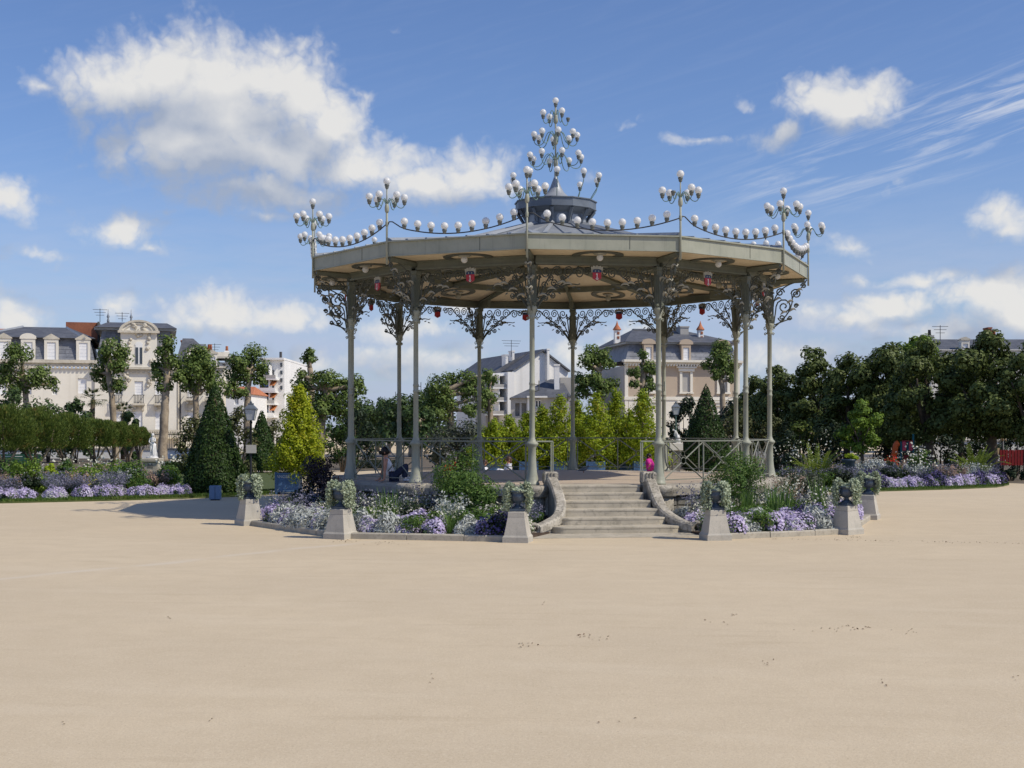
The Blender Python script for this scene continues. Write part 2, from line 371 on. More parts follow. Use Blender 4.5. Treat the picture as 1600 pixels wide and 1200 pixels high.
# ------------------------------------------------------------------ the ground
def sand_mat():
    m, nb, b = base_mat('plaza_sand'); nt = m.node_tree
    p = nb.n('ShaderNodeTexCoord').outputs['Object']
    big = nb.ramp(nb.noise(p, .22, 4, .55), .3, .7)
    col = nb.mix(big, (.635, .525, .368, 1), (.575, .475, .335, 1))
    mid = nb.ramp(nb.noise(p, 2.2, 5, .65), .35, .65)
    col = nb.mix(nb.m('MULTIPLY', mid, .45), col, (.545, .445, .305, 1))
    for ang, s, lo, c, k in ((11, (.14, .9, 1), .52, (.67, .57, .42, 1), .24), (-24, (.16, 1.1, 1), .58, (.66, .56, .41, 1), .18), (4, (.3, 2.2, 1), .56, (.47, .375, .25, 1), .30)):
        r = nb.n('ShaderNodeVectorRotate', rotation_type='Z_AXIS'); nt.links.new(p, r.inputs['Vector']); r.inputs['Angle'].default_value = R(ang)
        st = nb.ramp(nb.noise(nb.v('MULTIPLY', r.outputs[0], s), 1.5, 4, .6), lo, lo+.16)
        col = nb.mix(nb.m('MULTIPLY', st, k), col, c)
    # one long pale wheel track crossing towards the flower bed
    sp = nb.n('ShaderNodeSeparateXYZ'); nt.links.new(p, sp.inputs[0])
    a, c0 = (-7.2, 18.4), (-3.1, 24.0); dx, dy = c0[0]-a[0], c0[1]-a[1]; ln = math.hypot(dx, dy)
    wob = nb.m('MULTIPLY_ADD', nb.noise(p, .35, 2), .8, -.4)
    dist = nb.m('ADD', nb.m('ADD', nb.m('MULTIPLY', sp.outputs[0], dy/ln), nb.m('MULTIPLY', sp.outputs[1], -dx/ln)), -(a[0]*dy-a[1]*dx)/ln)
    tr = nb.ramp(nb.m('ABSOLUTE', nb.m('ADD', dist, wob)), .02, .20, 1, 0)
    tr = nb.m('MULTIPLY', tr, nb.ramp(nb.noise(p, 1.1, 3), .3, .6))
    tr = nb.m('MULTIPLY', tr, nb.ramp(sp.outputs[1], 25.5, 23.5))
    col = nb.mix(nb.m('MULTIPLY', tr, .55), col, (.64, .575, .49, 1))
    g = nb.noise(p, 60, 5, .85)
    col = nb.mix(nb.m('MULTIPLY', nb.ramp(g, .48, .66), .55), col, (.34, .265, .175, 1))
    col = nb.mix(nb.m('MULTIPLY', nb.ramp(nb.noise(p, 24, 4, .8), .50, .66), .42), col, (.68, .59, .44, 1))
    sp2 = nb.n('ShaderNodeTexVoronoi'); sp2.inputs['Scale'].default_value = 5.5; nt.links.new(p, sp2.inputs['Vector'])
    col = nb.mix(nb.ramp(sp2.outputs['Distance'], .03, .05, .4, 0), col, (.16, .12, .085, 1))
    nt.links.new(col, b.inputs['Base Color']); b.inputs['Roughness'].default_value = .95; b.inputs['Specular IOR Level'].default_value = .15
    bp = nb.n('ShaderNodeBump'); bp.inputs['Strength'].default_value = .35; bp.inputs['Distance'].default_value = .02
    hh = nb.m('ADD', nb.m('MULTIPLY', g, .5), nb.noise(p, 14, 5, .75)); nt.links.new(hh, bp.inputs['Height']); nt.links.new(bp.outputs[0], b.inputs['Normal'])
    return m
M['sand'] = sand_mat()
def sheet(name, pts, z, mat, label=None):
    mb = MB(); mb.add([(x, y, z) for x, y in pts], [tuple(range(len(pts)))])
    o = mb.obj(name, mat); tag(o, label, kind='structure'); return o
sheet('ground', [(-900, -60), (900, -60), (900, 1600), (-900, 1600)], 0, M['sand'])
M['turf_soil'] = pm('turf_soil', (.06, .085, .025), (.09, .11, .035), 3, .95, .4, 20)
M['shade_soil'] = pm('park_soil', (.16, .13, .095), (.11, .09, .065), 1.2, .95, .3, 12)
LEFT_LAWN = [(-34, 34.5), (-19, 36.2), (-14.4, 37.2), (-11.5, 38.6), (-9.9, 39.7), (-8.3, 40.9), (-7.6, 42.2), (-7.9, 45), (-9.5, 62), (-34, 66)]
RIGHT_LAWN = [(7.4, 42.9), (10.2, 43.4), (12.4, 44.2), (15.2, 45.6), (17.4, 47.2), (18.6, 49.2), (18.6, 52), (16.8, 60), (9.5, 62), (6.4, 50)]
def lawn_object(name, poly, z):
    mb = MB(); n = len(poly)
    V = [(x, y, -.05) for x, y in poly]+[(x, y, z) for x, y in poly]
    mb.add(V, [tuple(range(n, 2*n))]+[(i, (i+1) % n, n+(i+1) % n, n+i) for i in range(n)])
    return tag(mb.obj(name, M['turf_soil']), kind='structure')
lawn_object('lawn', LEFT_LAWN, .05); lawn_object('lawn', RIGHT_LAWN, .05)
sheet('park_ground', [(-60, 66.2), (-11, 66), (9.5, 66), (20, 50), (70, 50), (70, 95), (-60, 95)], .006, M['shade_soil'])
sheet('road', [(-300, 96), (300, 96), (300, 108), (-300, 108)], .008, M['asphalt'])
# ------------------------------------------------------------------ the bandstand
BX, BY = (868.2-800)/F*34.0, 34.0
A0 = R(-7.3)                           # the front column stands a little left of the line to the camera
RC, RE, ZF = 5.44, 6.37, .885          # column ring, eave ring, floor height
ZE, ZT = 5.90, 6.24                    # bottom and top of the eave board
S15, C15 = math.sin(R(15)), math.cos(R(15))
BS = thing('bandstand', 'large twelve sided bandstand with grey green iron columns, zinc roof and globe lamps', 'bandstand', (BX, BY, 0))
def corner(i): return A0+R(30*i)
def bay(i): return A0+R(30*i+15)
STAIR_BAY = 0
def ring_pts(r, n=12, off=0.): return [(r*math.sin(A0+off+2*PI*k/n), -r*math.cos(A0+off+2*PI*k/n)) for k in range(n)]
def once(mesh_cache={}, **k): return mesh_cache
def each(name, mesh, angles, parent=None):
    return [link(name, mesh, parent or BS, rz=a) for a in angles]
# platform
rp = RC+.20
core = MB(); core.prism(ring_pts(rp-.10), -.05, ZF-.24); plat = core.obj('platform_wall', M['mortar'], BS)
rng = random.Random(5)
def stone_mesh(w, h, seed):
    r = random.Random(seed); mb = MB(); j = lambda k: r.uniform(-k, k)
    f = [(-w/2+j(.02), -h/2+j(.015)), (w/2+j(.02), -h/2+j(.015)), (w/2+j(.02), h/2+j(.015)), (-w/2+j(.02), h/2+j(.015))]
    y0 = -.05+j(.012); k = .82
    V = [(x, .06, z) for x, z in f]+[(x, y0+.02, z) for x, z in f]+[(x*k, y0, z*k) for x, z in f]
    mb.add(V, [(a, (a+1) % 4, (a+1) % 4+4, a+4) for a in range(4)]+[(a+4, (a+1) % 4+4, (a+1) % 4+8, a+8) for a in range(4)]+[(8, 9, 10, 11)])
    return mb.mesh('stone', M['rubble'])
stone_kinds = [stone_mesh(.44, .19, s) for s in range(5)]+[stone_mesh(.30, .19, s) for s in range(5, 9)]
ap = (rp-.10)*C15; half = (rp-.10)*S15
for i in (-4, -3, -2, -1, 0, 1, 2, 3):
    for row in range(3):
        u = -half+.02
        while u < half-.12:
            k = rng.choice(range(9)); w = .44 if k < 5 else .30
            if u+w > half: break
            o = link('stone', stone_kinds[k], plat); a = bay(i)
            uu, vv = u+w/2, -ap
            o.location = (uu*math.cos(a)-vv*math.sin(a), uu*math.sin(a)+vv*math.cos(a), .10+row*.205); o.rotation_euler = (0, 0, a)
            u += w+.018
# coping slabs, corner blocks and floor
cw = 2*rp*S15
cop = MB(); cop.extr([(-cw/2+.24, -.10), (cw/2-.24, -.10), (cw/2-.24, .10), (-cw/2+.24, .10)], 0, .5)
def coping_mesh():
    mb = MB(); w = cw/2-.235; yo = -(rp+.06)*C15
    prof = [(0, -.115), (0, .03), (.03, .09), (.08, .115), (.6, .115), (.6, -.115)]
    V = [(-w, yo+y, ZF-.12+z) for y, z in prof]+[(w, yo+y, ZF-.12+z) for y, z in prof]; n = len(prof)
    mb.add(V, [tuple(range(n)), tuple(range(2*n-1, n-1, -1))]+[((i+1) % n, i, n+i, n+(i+1) % n) for i in range(n)])
    return mb.mesh('coping_stone', M['stone'])
cm = coping_mesh()
for i in range(12):
    if i != STAIR_BAY: link('coping_stone', cm, BS, rz=bay(i))
blk = MB()
blk.lathe([(.36, -.25), (.36, -.22), (.40, -.16), (.42, -.08), (.40, -.02), (.34, 0.002)], (0, -RC-.07, ZF), 14)
blk.lathe([(.30, -.9), (.30, -.25)], (0, -RC-.07, ZF), 10)
bm_ = blk.mesh('corner_block', M['moss_stone'])
each('corner_block', bm_, [corner(i) for i in range(12)])
fl = MB(); fl.prism(ring_pts(rp-.35), ZF-.3, ZF-.006); fl.obj('platform_floor', M['floor'], BS)
# staircase in the bay that faces the camera
SB = bay(STAIR_BAY)
apf = rp*C15
st = link('staircase', None, BS, rz=SB)
widths = [1.88, 1.92, 2.02, 2.14, 2.36, 2.70]
vs = [apf-.02, apf+.34, apf+.80, apf+1.26, apf+1.70, apf+2.16]
for k in range(6):
    zt = ZF-k*.1475; w = widths[k]; v1 = vs[k]+(.10 if k == 0 else 0); v0 = vs[max(k-1, 0)]-.05 if k else apf-.75
    mb = MB(); n = 8; rr = .05 if k < 4 else .28; out = []
    for q in range(n+1):
        a = PI/2*q/n; out.append((w/2-rr+rr*math.sin(a), -(v1-rr+rr*math.cos(a))))
    pts = [(-x, y) for x, y in out]+[(x, y) for x, y in reversed(out)]
    pts = [(-w/2, -v0)]+[(-x, y) for x, y in reversed(out)]+[(x, y) for x, y in out]+[(w/2, -v0)]
    grow = lambda d: [(x*(1+d/(w/2)), y-(d if i not in (0, len(pts)-1) else 0)) for i, (x, y) in enumerate(pts)]
    mb.prism(pts, zt-.1475 if k < 5 else -.05, zt-.045); mb.prism(grow(.007), zt-.045, zt-.012, None); mb.prism(grow(.007), zt-.0119, zt, pts)
    if k == 0: zt -= 0
    mb.obj('step', M['step'], st)
pv = MB(); pv.prism([(-2.0, -(apf+3.1)), (2.0, -(apf+3.1)), (1.8, -(apf+1.9)), (-1.8, -(apf+1.9))], -.04, .012); pv.obj('paving_slab', M['step'], st)
def to_stair(px, py, d):
    w = Vector(P(px, py, d))-Vector((BX, BY, 0)); c, s = math.cos(-SB), math.sin(-SB)
    return Vector((w.x*c-w.y*s, w.x*s+w.y*c, w.z))
def stair_wall(path, wid, side):
    """moulded side wall swept down the stairs; path gives the top edge"""
    o = link('stair_wall', None, st)
    n0 = len(path); fine = []
    for i in range(n0-1):
        p0, p1, p2, p3 = path[max(i-1, 0)], path[i], path[i+1], path[min(i+2, n0-1)]
        for q in range(6):
            t = q/6; fine.append(.5*((2*p1)+(p2-p0)*t+(2*p0-5*p1+4*p2-p3)*t*t+(3*p1-p0-3*p2+p3)*t**3))
    fine.append(path[-1])
    def sweep(off0, off1, ztop, zbot, name, mat, rnd=0.):
        mb = MB(); V = []; m = len(fine)
        for i, p in enumerate(fine):
            t = fine[min(i+1, m-1)]-fine[max(i-1, 0)]; t.z = 0; t.normalize(); nn = Vector((-t.y, t.x, 0))
            a, b = p+nn*off0, p+nn*off1; c = p.z
            zb = (lambda z: max(z, -.04))
            V += [(a.x, a.y, zb(c+zbot) if zbot > -9 else -.04), (a.x, a.y, c+ztop-rnd), (*(a+nn*rnd).xy, c+ztop), (*(b-nn*rnd).xy, c+ztop), (b.x, b.y, c+ztop-rnd), (b.x, b.y, zb(c+zbot) if zbot > -9 else -.04)]
        k = 6
        Fc = [(i*k+j, i*k+(j+1) % k, (i+1)*k+(j+1) % k, (i+1)*k+j) for i in range(m-1) for j in range(k)]
        Fc += [tuple(range(k-1, -1, -1)), tuple((m-1)*k+j for j in range(k))]
        mb.add(V, Fc); return mb.obj(name, mat, o)
    sweep(-wid*.40, wid*.40, -.15, -99, 'wall_body', M['stone'])
    sweep(-wid*.56, wid*.56, 0, -.16, 'wall_cap', M['moss_stone'], .035)
    p = path[0]
    hb = MB(); hb.box((p.x, p.y+.02, p.z-.09), (.30, .34, .26), ch=.03); hb.box((p.x, p.y+.02, p.z-.55), (.26, .30, .70))
    for dx in (-.07, 0, .07): hb.box((p.x+dx, p.y-.16, p.z-.09), (.022, .03, .23))
    hb.obj('end_block', M['moss_stone'], o)
    e = path[-1]; sc = MB(); pts = []
    for q in range(16):
        a = 2*PI*q/15*1.3; r = .14*(1-q/15*.75); pts.append((e.x+side*.04+r*math.cos(a)*side, e.y-.02, max(e.z-.10+r*math.sin(a), .02)))
    sc.tube(pts, .05, 6); sc.obj('scroll', M['moss_stone'], o)
LP = [(860, 740, 28.55), (866, 752, 28.2), (872, 768, 27.8), (876, 787, 27.3), (871, 803, 26.9), (856, 813, 26.5), (838, 821, 26.25)]
RP = [(1013, 740, 28.75), (1019, 754, 28.45), (1025, 770, 28.1), (1034, 789, 27.6), (1049, 803, 27.15), (1068, 813, 26.8), (1086, 818, 26.6)]
stair_wall([to_stair(*p) for p in LP], .21, -1)
stair_wall([to_stair(*p) for p in RP], .21, 1)
# columns
prof = [(.165, 0), (.165, .05), (.15, .06), (.145, .13), (.13, .16), (.125, .20), (.108, .28), (.095, .42), (.087, .6), (.083, .80), (.09, .81), (.09, .83), (.115, .86), (.138, .895), (.138, .915),
        (.115, .94), (.088, .965), (.083, .99), (.066, 1.02), (.061, 1.06), (.058, 2.05), (.068, 2.06), (.068, 2.10), (.060, 2.11), (.060, 2.19), (.068, 2.20), (.068, 2.23), (.057, 2.25), (.055, 3.62), (.072, 3.63), (.078, 3.66),
        (.066, 3.69), (.070, 3.74), (.092, 3.80), (.105, 3.84), (.108, 3.88), (.092, 3.90), (.085, 3.92), (.085, 3.98)]
cmb = MB(); cmb.lathe(prof, (0, -RC, ZF-.004), 14)
cmesh = cmb.mesh('column', M['paint'])
up = MB(); up.box((0, -RC, 5.22), (.15, .15, .92)); up.box((0, -RC, 4.83), (.20, .20, .08), ch=.02); up.box((0, -RC, 5.63), (.19, .19, .10), ch=.02)
for s in (-1, 1): up.box((s*.085, -RC, 5.16), (.03, .09, .66)); up.box((0, -RC+s*.085, 5.16), (.09, .03, .66))
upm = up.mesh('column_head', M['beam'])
def spiral(c, r0, a0, turns, dirn, shrink=.28, n=18):
    return [(c[0]+r0*(1-(1-shrink)*i/n)*math.cos(a0+dirn*2*PI*turns*i/n), c[1]+r0*(1-(1-shrink)*i/n)*math.sin(a0+dirn*2*PI*turns*i/n)) for i in range(n+1)]
scr = MB()
for s in (-1, 1):
    for pl in (0, 1):
        for z, r in ((4.66, .05), (4.52, .035), (4.92, .04)):
            pts = spiral((.10, z), r, -PI/2, 1.1, s if pl else s, .25, 10)
            if pl: pts3 = [(s*(x), -RC, zz) for x, zz in pts]
            else: pts3 = [(0, -RC+s*x, zz) for x, zz in pts]
            scr.tube(pts3, .011, 4)
scm = scr.mesh('capital_scroll', M['paint'])
hk = MB(); hk.tube([(.06, -RC, 2.92), (.15, -RC, 2.95), (.15, -RC, 3.16)], .010, 4); hk.tube([(.06, -RC, 3.07), (.14, -RC, 3.07)], .008, 4)
hkm = hk.mesh('flag_holder', M['iron'])
for i in range(12):
    c = link('column', cmesh, BS, rz=corner(i)); link('column_head', upm, c); link('capital_scroll', scm, c)['kind'] = 'stuff'
    h = link('flag_holder', hkm, c)
# beams, rafters, ceiling, eaves
bl = 2*RC*S15
bmb = MB(); yb = -RC*C15
bmb.box((0, yb, 5.785), (bl-.13, .13, .19)); bmb.box((0, yb, 5.71), (bl-.13, .19, .04)); bmb.box((0, yb, 5.862), (bl-.13, .20, .036))
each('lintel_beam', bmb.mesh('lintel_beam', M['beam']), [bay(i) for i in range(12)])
slope = .13; RB = RC*C15
def zc(ra): return 5.915-(RE*C15-ra)*.03 if ra > RB else 5.888+(RB-ra)*slope
cei = MB(); ra = RE*C15-.03; tw = .115
while ra > .9:
    r2 = (RB if ra-tw < RB < ra-1e-6 else ra-tw)+.006; k = math.tan(R(15)); dz = .012
    w1, w2 = ra*k-.01, r2*k-.01
    cei.add([(-w1, -ra, zc(ra)), (w1, -ra, zc(ra)), (w2, -r2, zc(r2)), (-w2, -r2, zc(r2)), (-w1, -ra, zc(ra)+dz), (w1, -ra, zc(ra)+dz), (w2, -r2, zc(r2)+dz), (-w2, -r2, zc(r2)+dz)],
            [(3, 2, 1, 0), (0, 1, 5, 4), (1, 2, 6, 5), (2, 3, 7, 6), (3, 0, 4, 7)])
    ra = RB if ra-tw < RB < ra-1e-6 else ra-tw
ceim = cei.mesh('ceiling_board', M['board'])
for a in [bay(i) for i in range(12)]: tag(link('ceiling_board', ceim, BS, rz=a), kind='stuff')
raf = MB(); raf.tube([(0, -RE+.06, zc(RE*C15)-.03), (0, -RC, zc(RB)-.05), (0, -1.0, zc(1.0)-.10)], .085, 4, flat=.7)
raf.box((0, -RC+.42, 5.76), (.08, .8, .22))
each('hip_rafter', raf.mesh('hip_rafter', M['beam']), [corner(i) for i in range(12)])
for rpu in (3.35, 1.3):
    pur = MB(); pur.box((0, -rpu, zc(rpu)-.075), (2*rpu*math.tan(R(15))-.1, .10, .15))
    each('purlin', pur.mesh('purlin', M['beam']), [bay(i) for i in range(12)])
fas = MB(); fw = 2*RE*S15; yf = -RE*C15
fas.box((0, yf+.012, (ZE+ZT)/2), (fw, .024, ZT-ZE)); fas.box((0, yf-.004, ZE+.012), (fw, .03, .024)); fas.box((0, yf-.012, ZT-.015), (fw, .06, .03))
fasm = fas.mesh('fascia_board', M['paint'])
jn = MB(); jn.box((fw*.17, yf-.003, (ZE+ZT)/2), (.008, .008, ZT-ZE-.06)); jnm = jn.mesh('fascia_joint', M['iron'])
for i in range(12):
    o = link('fascia_board', fasm, BS, rz=bay(i)); link('fascia_joint', jnm, o)
# ceiling roses: dark ring round a globe lamp, one under the eave and one inside each bay
def rose(r, z, rx, ry, slope):
    mb = MB(); n = 28
    V = []
    for q in range(n):
        a = 2*PI*q/n; c, s_ = math.cos(a), math.sin(a)
        for k, dz in ((.82, 0), (.82, -.02), (1.18, -.02), (1.18, 0)): V.append((rx*k*c, -r+ry*k*s_, z+(ry*k*s_)*slope+dz))
    mb.add(V, [(4*q+j, 4*q+(j+1) % 4, 4*((q+1) % n)+(j+1) % 4, 4*((q+1) % n)+j) for q in range(n) for j in range(4)])
    return mb.mesh('ceiling_rose', M['iron'])
rom = rose(5.50, zc(5.50)-.006, .48, .42, -.03); rim = rose(4.35, zc(4.35)-.006, .42, .42, slope)
def lamp(r, z, rad):
    mb = MB(); mb.lathe([(.02, 0), (.06, -.01), (.05, -.05), (.04, -.07)], (0, -r, z), 8); mb.lathe([(.16, -.004), (.13, -.03), (.05, -.045)], (0, -r, z), 10); return mb.mesh('lamp_base', M['pale_metal'])
lgm = MB(); lgm.ball((0, -5.72, zc(5.72)-.10), .075, 12, 8); lgm = lgm.mesh('lamp_globe', M['globe'])
lgi = MB(); lgi.ball((0, -4.35, zc(4.35)-.12), .085, 10, 7); lgi = lgi.mesh('lamp_globe', M['pale_metal'])
lbo, lbi = lamp(5.72, zc(5.72)-.004, .1), lamp(4.35, zc(4.35)-.004, .1)
for i in range(12):
    o = link('ceiling_rose', rom, BS, rz=bay(i)); link('lamp_base', lbo, o); link('lamp_globe', lgm, o)
    o = link('ceiling_rose', rim, BS, rz=bay(i)); link('lamp_base', lbi, o); link('lamp_globe', lgi, o)
# roof panels with standing seams
R2, ZR = .86, 7.30
k15 = math.tan(R(15)); r1 = RE*C15; r2 = R2*C15; sl_ = (ZR-ZT)/(r1-r2)
RM, ZM = 3.3, 6.625; rm = RM*C15
def roof_z(ra): return ZT+(r1-ra)*(ZM-ZT)/(r1-rm) if ra > rm else ZM+(rm-ra)*(ZR-ZM)/(rm-r2)
rf = MB(); V = []
for dz in (0, -.03):
    for ra in (r1, rm, r2): V += [(-ra*k15, -ra, roof_z(ra)+dz), (ra*k15, -ra, roof_z(ra)+dz)]
rf.add(V, [(0, 1, 3, 2), (2, 3, 5, 4), (8, 9, 7, 6), (10, 11, 9, 8)])
rfm = rf.mesh('roof_panel', M['zinc'])
seams = []
for u in (-1.2, -.72, -.24, .24, .72, 1.2):
    rt = max(abs(u)/k15+.1, r2+.02); mb = MB(); h = .03; st_ = [r1]+([rm] if rt < rm else [])+[rt]; V = []
    for ra in st_:
        z = roof_z(ra)+.002; V += [(u-.022, -ra, z), (u+.022, -ra, z), (u+.016, -ra, z+h), (u-.016, -ra, z+h)]
    n = len(st_); mb.add(V, [(4*i+j, 4*i+(j+1) % 4, 4*i+4+(j+1) % 4, 4*i+4+j) for i in range(n-1) for j in range(4)]+[(3, 2, 1, 0), tuple(4*n-4+j for j in range(4))])
    seams.append(mb.mesh('roof_seam', M['zinc']))
hipm = MB(); hipm.tube([(0, -RE+.02, ZT+.02), (0, -RM, ZM+.02), (0, -R2, ZR+.02)], .06, 4, flat=1.); hipm = hipm.mesh('hip_cap', M['zinc'])
for i in range(12):
    o = link('roof_panel', rfm, BS, rz=bay(i))
    for sm_ in seams: link('roof_seam', sm_, o)
    link('hip_cap', hipm, BS, rz=corner(i))
# cupola
cup = MB(); pr = lambda r: ring_pts(r)
cup.prism(pr(.80), 7.18, 7.60); cupo = cup.obj('cupola', M['zinc_dark'], BS)
cv = MB(); cv.prism(pr(.80), 7.60, 7.72, pr(1.0)); cv.obj('cupola_cove', M['zinc_dark'], cupo)
cn = MB(); cn.prism(pr(1.045), 7.72, 7.93); cn.prism(pr(1.075), 7.93, 7.955); cn.prism(pr(1.06), 7.725, 7.745); cn.obj('cupola_cornice', M['zinc_dark'], cupo)
cp = MB(); cp.prism(pr(1.05), 7.955, 8.03, pr(.46)); cp.lathe([(.44, 8.02), (.42, 8.06), (.30, 8.14), (.22, 8.22), (.14, 8.36), (.05, 8.60), (.03, 8.64)], (0, 0, 0), 14); cp.obj('cupola_cap', M['zinc'], cupo)
bk = MB()
bk.tube([(.0, -.80, 7.30), (0, -.84, 7.45), (0, -.92, 7.58), (0, -1.0, 7.70)], [.035, .04, .045, .05], 4)
bkm = bk.mesh('cupola_bracket', M['zinc_dark'])
pnl = MB(); pnl.extr([(-.11, 7.34), (.11, 7.34), (.11, 7.5), (.07, 7.56), (-.07, 7.56), (-.11, 7.5)], -.80*C15-.012, -.80*C15+.01); pnlm = pnl.mesh('louvre_panel', M['zinc'])
for i in range(12):
    link('cupola_bracket', bkm, cupo, rz=corner(i)); link('louvre_panel', pnlm, cupo, rz=bay(i))
# wrought iron brackets
ZB = lambda z: 4.7+(z-4.7)*1.17
def iron_bracket():
    mb = MB(); x0 = .09
    T = lambda pts, r=.0145: mb.tube([(x, yb-.0, ZB(z)) for x, z in pts], r, 4, False)
    Bz = lambda a, b, c, d, n=9, r=.013: T([(p[0], p[2]) for p in bez((a[0], 0, a[1]), (b[0], 0, b[1]), (c[0], 0, c[1]), (d[0], 0, d[1]), n)], r+.003)
    for c, r0, a0, tn, dr in (((.30, 5.42), .115, PI, 1.6, 1), ((.56, 5.42), .11, PI, 1.7, -1), ((.80, 5.41), .12, 0, 1.7, 1), ((1.04, 5.40), .115, PI, 1.7, -1), ((1.22, 5.42), .085, 0, 1.6, 1), ((.42, 5.30), .06, PI, 1.5, -1), ((.68, 5.29), .06, 0, 1.5, 1), ((.15, 5.3), .05, 0, 1.4, 1), ((.27, 5.16), .075, 0, 1.4, 1), ((.48, 5.20), .075, 0, 1.5, 1), ((.30, 4.93), .060, PI, 1.5, 1), ((.46, 4.98), .062, PI, 1.5, 1), ((.66, 5.16), .055, PI, 1.5, 1)):
        T(spiral(c, r0, a0, tn, dr, .16, 16))
    Bz((x0, 4.72), (.12, 5.05), (.16, 5.25), (.185, 5.42)); Bz((x0, 4.72), (.18, 5.12), (.36, 5.26), (.45, 5.42)); Bz((x0, 4.72), (.22, 5.05), (.62, 5.20), (.92, 5.41))
    Bz((x0, 4.70), (.24, 4.98), (.55, 5.16), (.86, 5.19)); Bz((x0, 4.70), (.16, 4.86), (.20, 4.9), (.24, 4.93)); Bz((.2, 4.86), (.28, 4.96), (.36, 5.0), (.40, 4.98)); Bz((.4, 5.04), (.5, 5.1), (.57, 5.18), (.61, 5.16)); Bz((.9, 5.41), (1.0, 5.50), (1.1, 5.53), (1.27, 5.42))
    Bz((.86, 5.19), (.95, 5.20), (1.0, 5.16), (1.06, 5.20), 5, .009)
    for x, z, a in ((.86, 5.19, .3), (.98, 5.19, -.3), (.55, 5.10, -.6), (.38, 5.02, -.7), (.34, 5.30, .9), (.62, 5.30, .7)):
        c, s = math.cos(a), math.sin(a)
        mb.add([(x, yb-.02, z), (x+.05*c-.018*s, yb-.03, z+.05*s+.018*c), (x+.11*c, yb-.01, z+.11*s), (x+.05*c+.018*s, yb-.03, z+.05*s-.018*c), (x+.05*c, yb+.02, z+.05*s)], [(0, 3, 1), (1, 3, 2), (0, 1, 4), (1, 2, 4), (2, 3, 4), (3, 0, 4)])
    return mb
ib = iron_bracket()
def shifted(mb, sign):
    o = MB(); h = bl/2
    V = [(sign*(x-h), y, z) for x, y, z in mb.v]; o.v = V; o.f = [tuple(reversed(f)) if sign < 0 else f for f in mb.f]; o.sm = list(mb.sm); return o
ibl, ibr = shifted(ib, 1).mesh('iron_bracket', M['iron']), shifted(ib, -1).mesh('iron_bracket', M['iron'])
acan = MB()
for x, z, a in ((.62, 5.30, .15), (.75, 5.27, .1), (.40, 5.16, .5), (.2, 5.02, .9)):
    pts = bez((x-.08, yb-.05, z-.02), (x, yb-.09, z+.05), (x+.08, yb-.10, z+.03), (x+.12, yb-.09, z-.04), 6); acan.tube(pts, [.008, .02, .026, .024, .018, .012, .004], 4)
for x, z in ((.30, 5.42), (.80, 5.41), (.45, 5.05)): acan.ball((x, yb-.03, z), .022, 6, 4)
acl, acr = shifted(acan, 1).mesh('cast_leaf', M['pale_metal']), shifted(acan, -1).mesh('cast_leaf', M['pale_metal'])
for i in range(12):
    for me, ac in ((ibl, acl), (ibr, acr)):
        o = link('iron_bracket', me, BS, rz=bay(i)); link('cast_leaf', ac, o)['kind'] = 'stuff'
eb = MB()
Tv = lambda pts, r=.018: eb.tube([(0, -RC-v, z) for v, z in pts], r, 4, False)
for c, r0, a0, tn, dr in (((.36, 5.20), .20, PI, 1.7, -1), ((.66, 5.52), .13, PI, 1.7, -1), ((.26, 5.56), .11, 0, 1.6, 1), ((.30, 4.92), .09, PI, 1.5, 1), ((.50, 4.92), .06, PI, 1.4, 1), ((.84, 5.72), .07, PI, 1.5, -1), ((.66, 5.22), .06, 0, 1.5, 1)):
    Tv(spiral(c, r0, a0, tn, dr, .16, 18))
for a, b, c, d in (((.09, 4.66), (.12, 4.9), (.15, 5.05), (.16, 5.20)), ((.09, 4.66), (.25, 4.80), (.65, 5.1), (.55, 5.52)), ((.55, 5.4), (.7, 5.6), (.85, 5.7), (.92, 5.88)), ((.09, 5.2), (.1, 5.5), (.3, 5.7), (.6, 5.80)), ((.12, 4.74), (.25, 4.8), (.4, 4.86), (.56, 4.9))):
    Tv([(p[0], p[2]) for p in bez((a[0], 0, a[1]), (b[0], 0, b[1]), (c[0], 0, c[1]), (d[0], 0, d[1]), 10)], .016)
ebm = eb.mesh('eave_bracket', M['iron'])
el_ = MB()
for v, z in ((.5, 5.33), (.72, 5.62), (.34, 5.05), (.56, 5.12), (.2, 5.4)):
    el_.tube(bez((.03, -RC-v+.07, z-.05), (.07, -RC-v, z+.03), (.06, -RC-v-.05, z+.06), (.0, -RC-v-.1, z-.02), 6), [.008, .02, .028, .026, .02, .012, .004], 4)
    el_.tube(bez((-.03, -RC-v+.07, z-.05), (-.07, -RC-v, z+.03), (-.06, -RC-v-.05, z+.06), (.0, -RC-v-.1, z-.02), 6), [.008, .02, .028, .026, .02, .012, .004], 4)
elm = el_.mesh('cast_leaf', M['pale_metal'])
for i in range(12):
    o = link('eave_bracket', ebm, BS, rz=corner(i)); link('cast_leaf', elm, o)['kind'] = 'stuff'
CZ = lambda q: [(x*.82, 5.68+(z-5.56)*.82) for x, z in q]
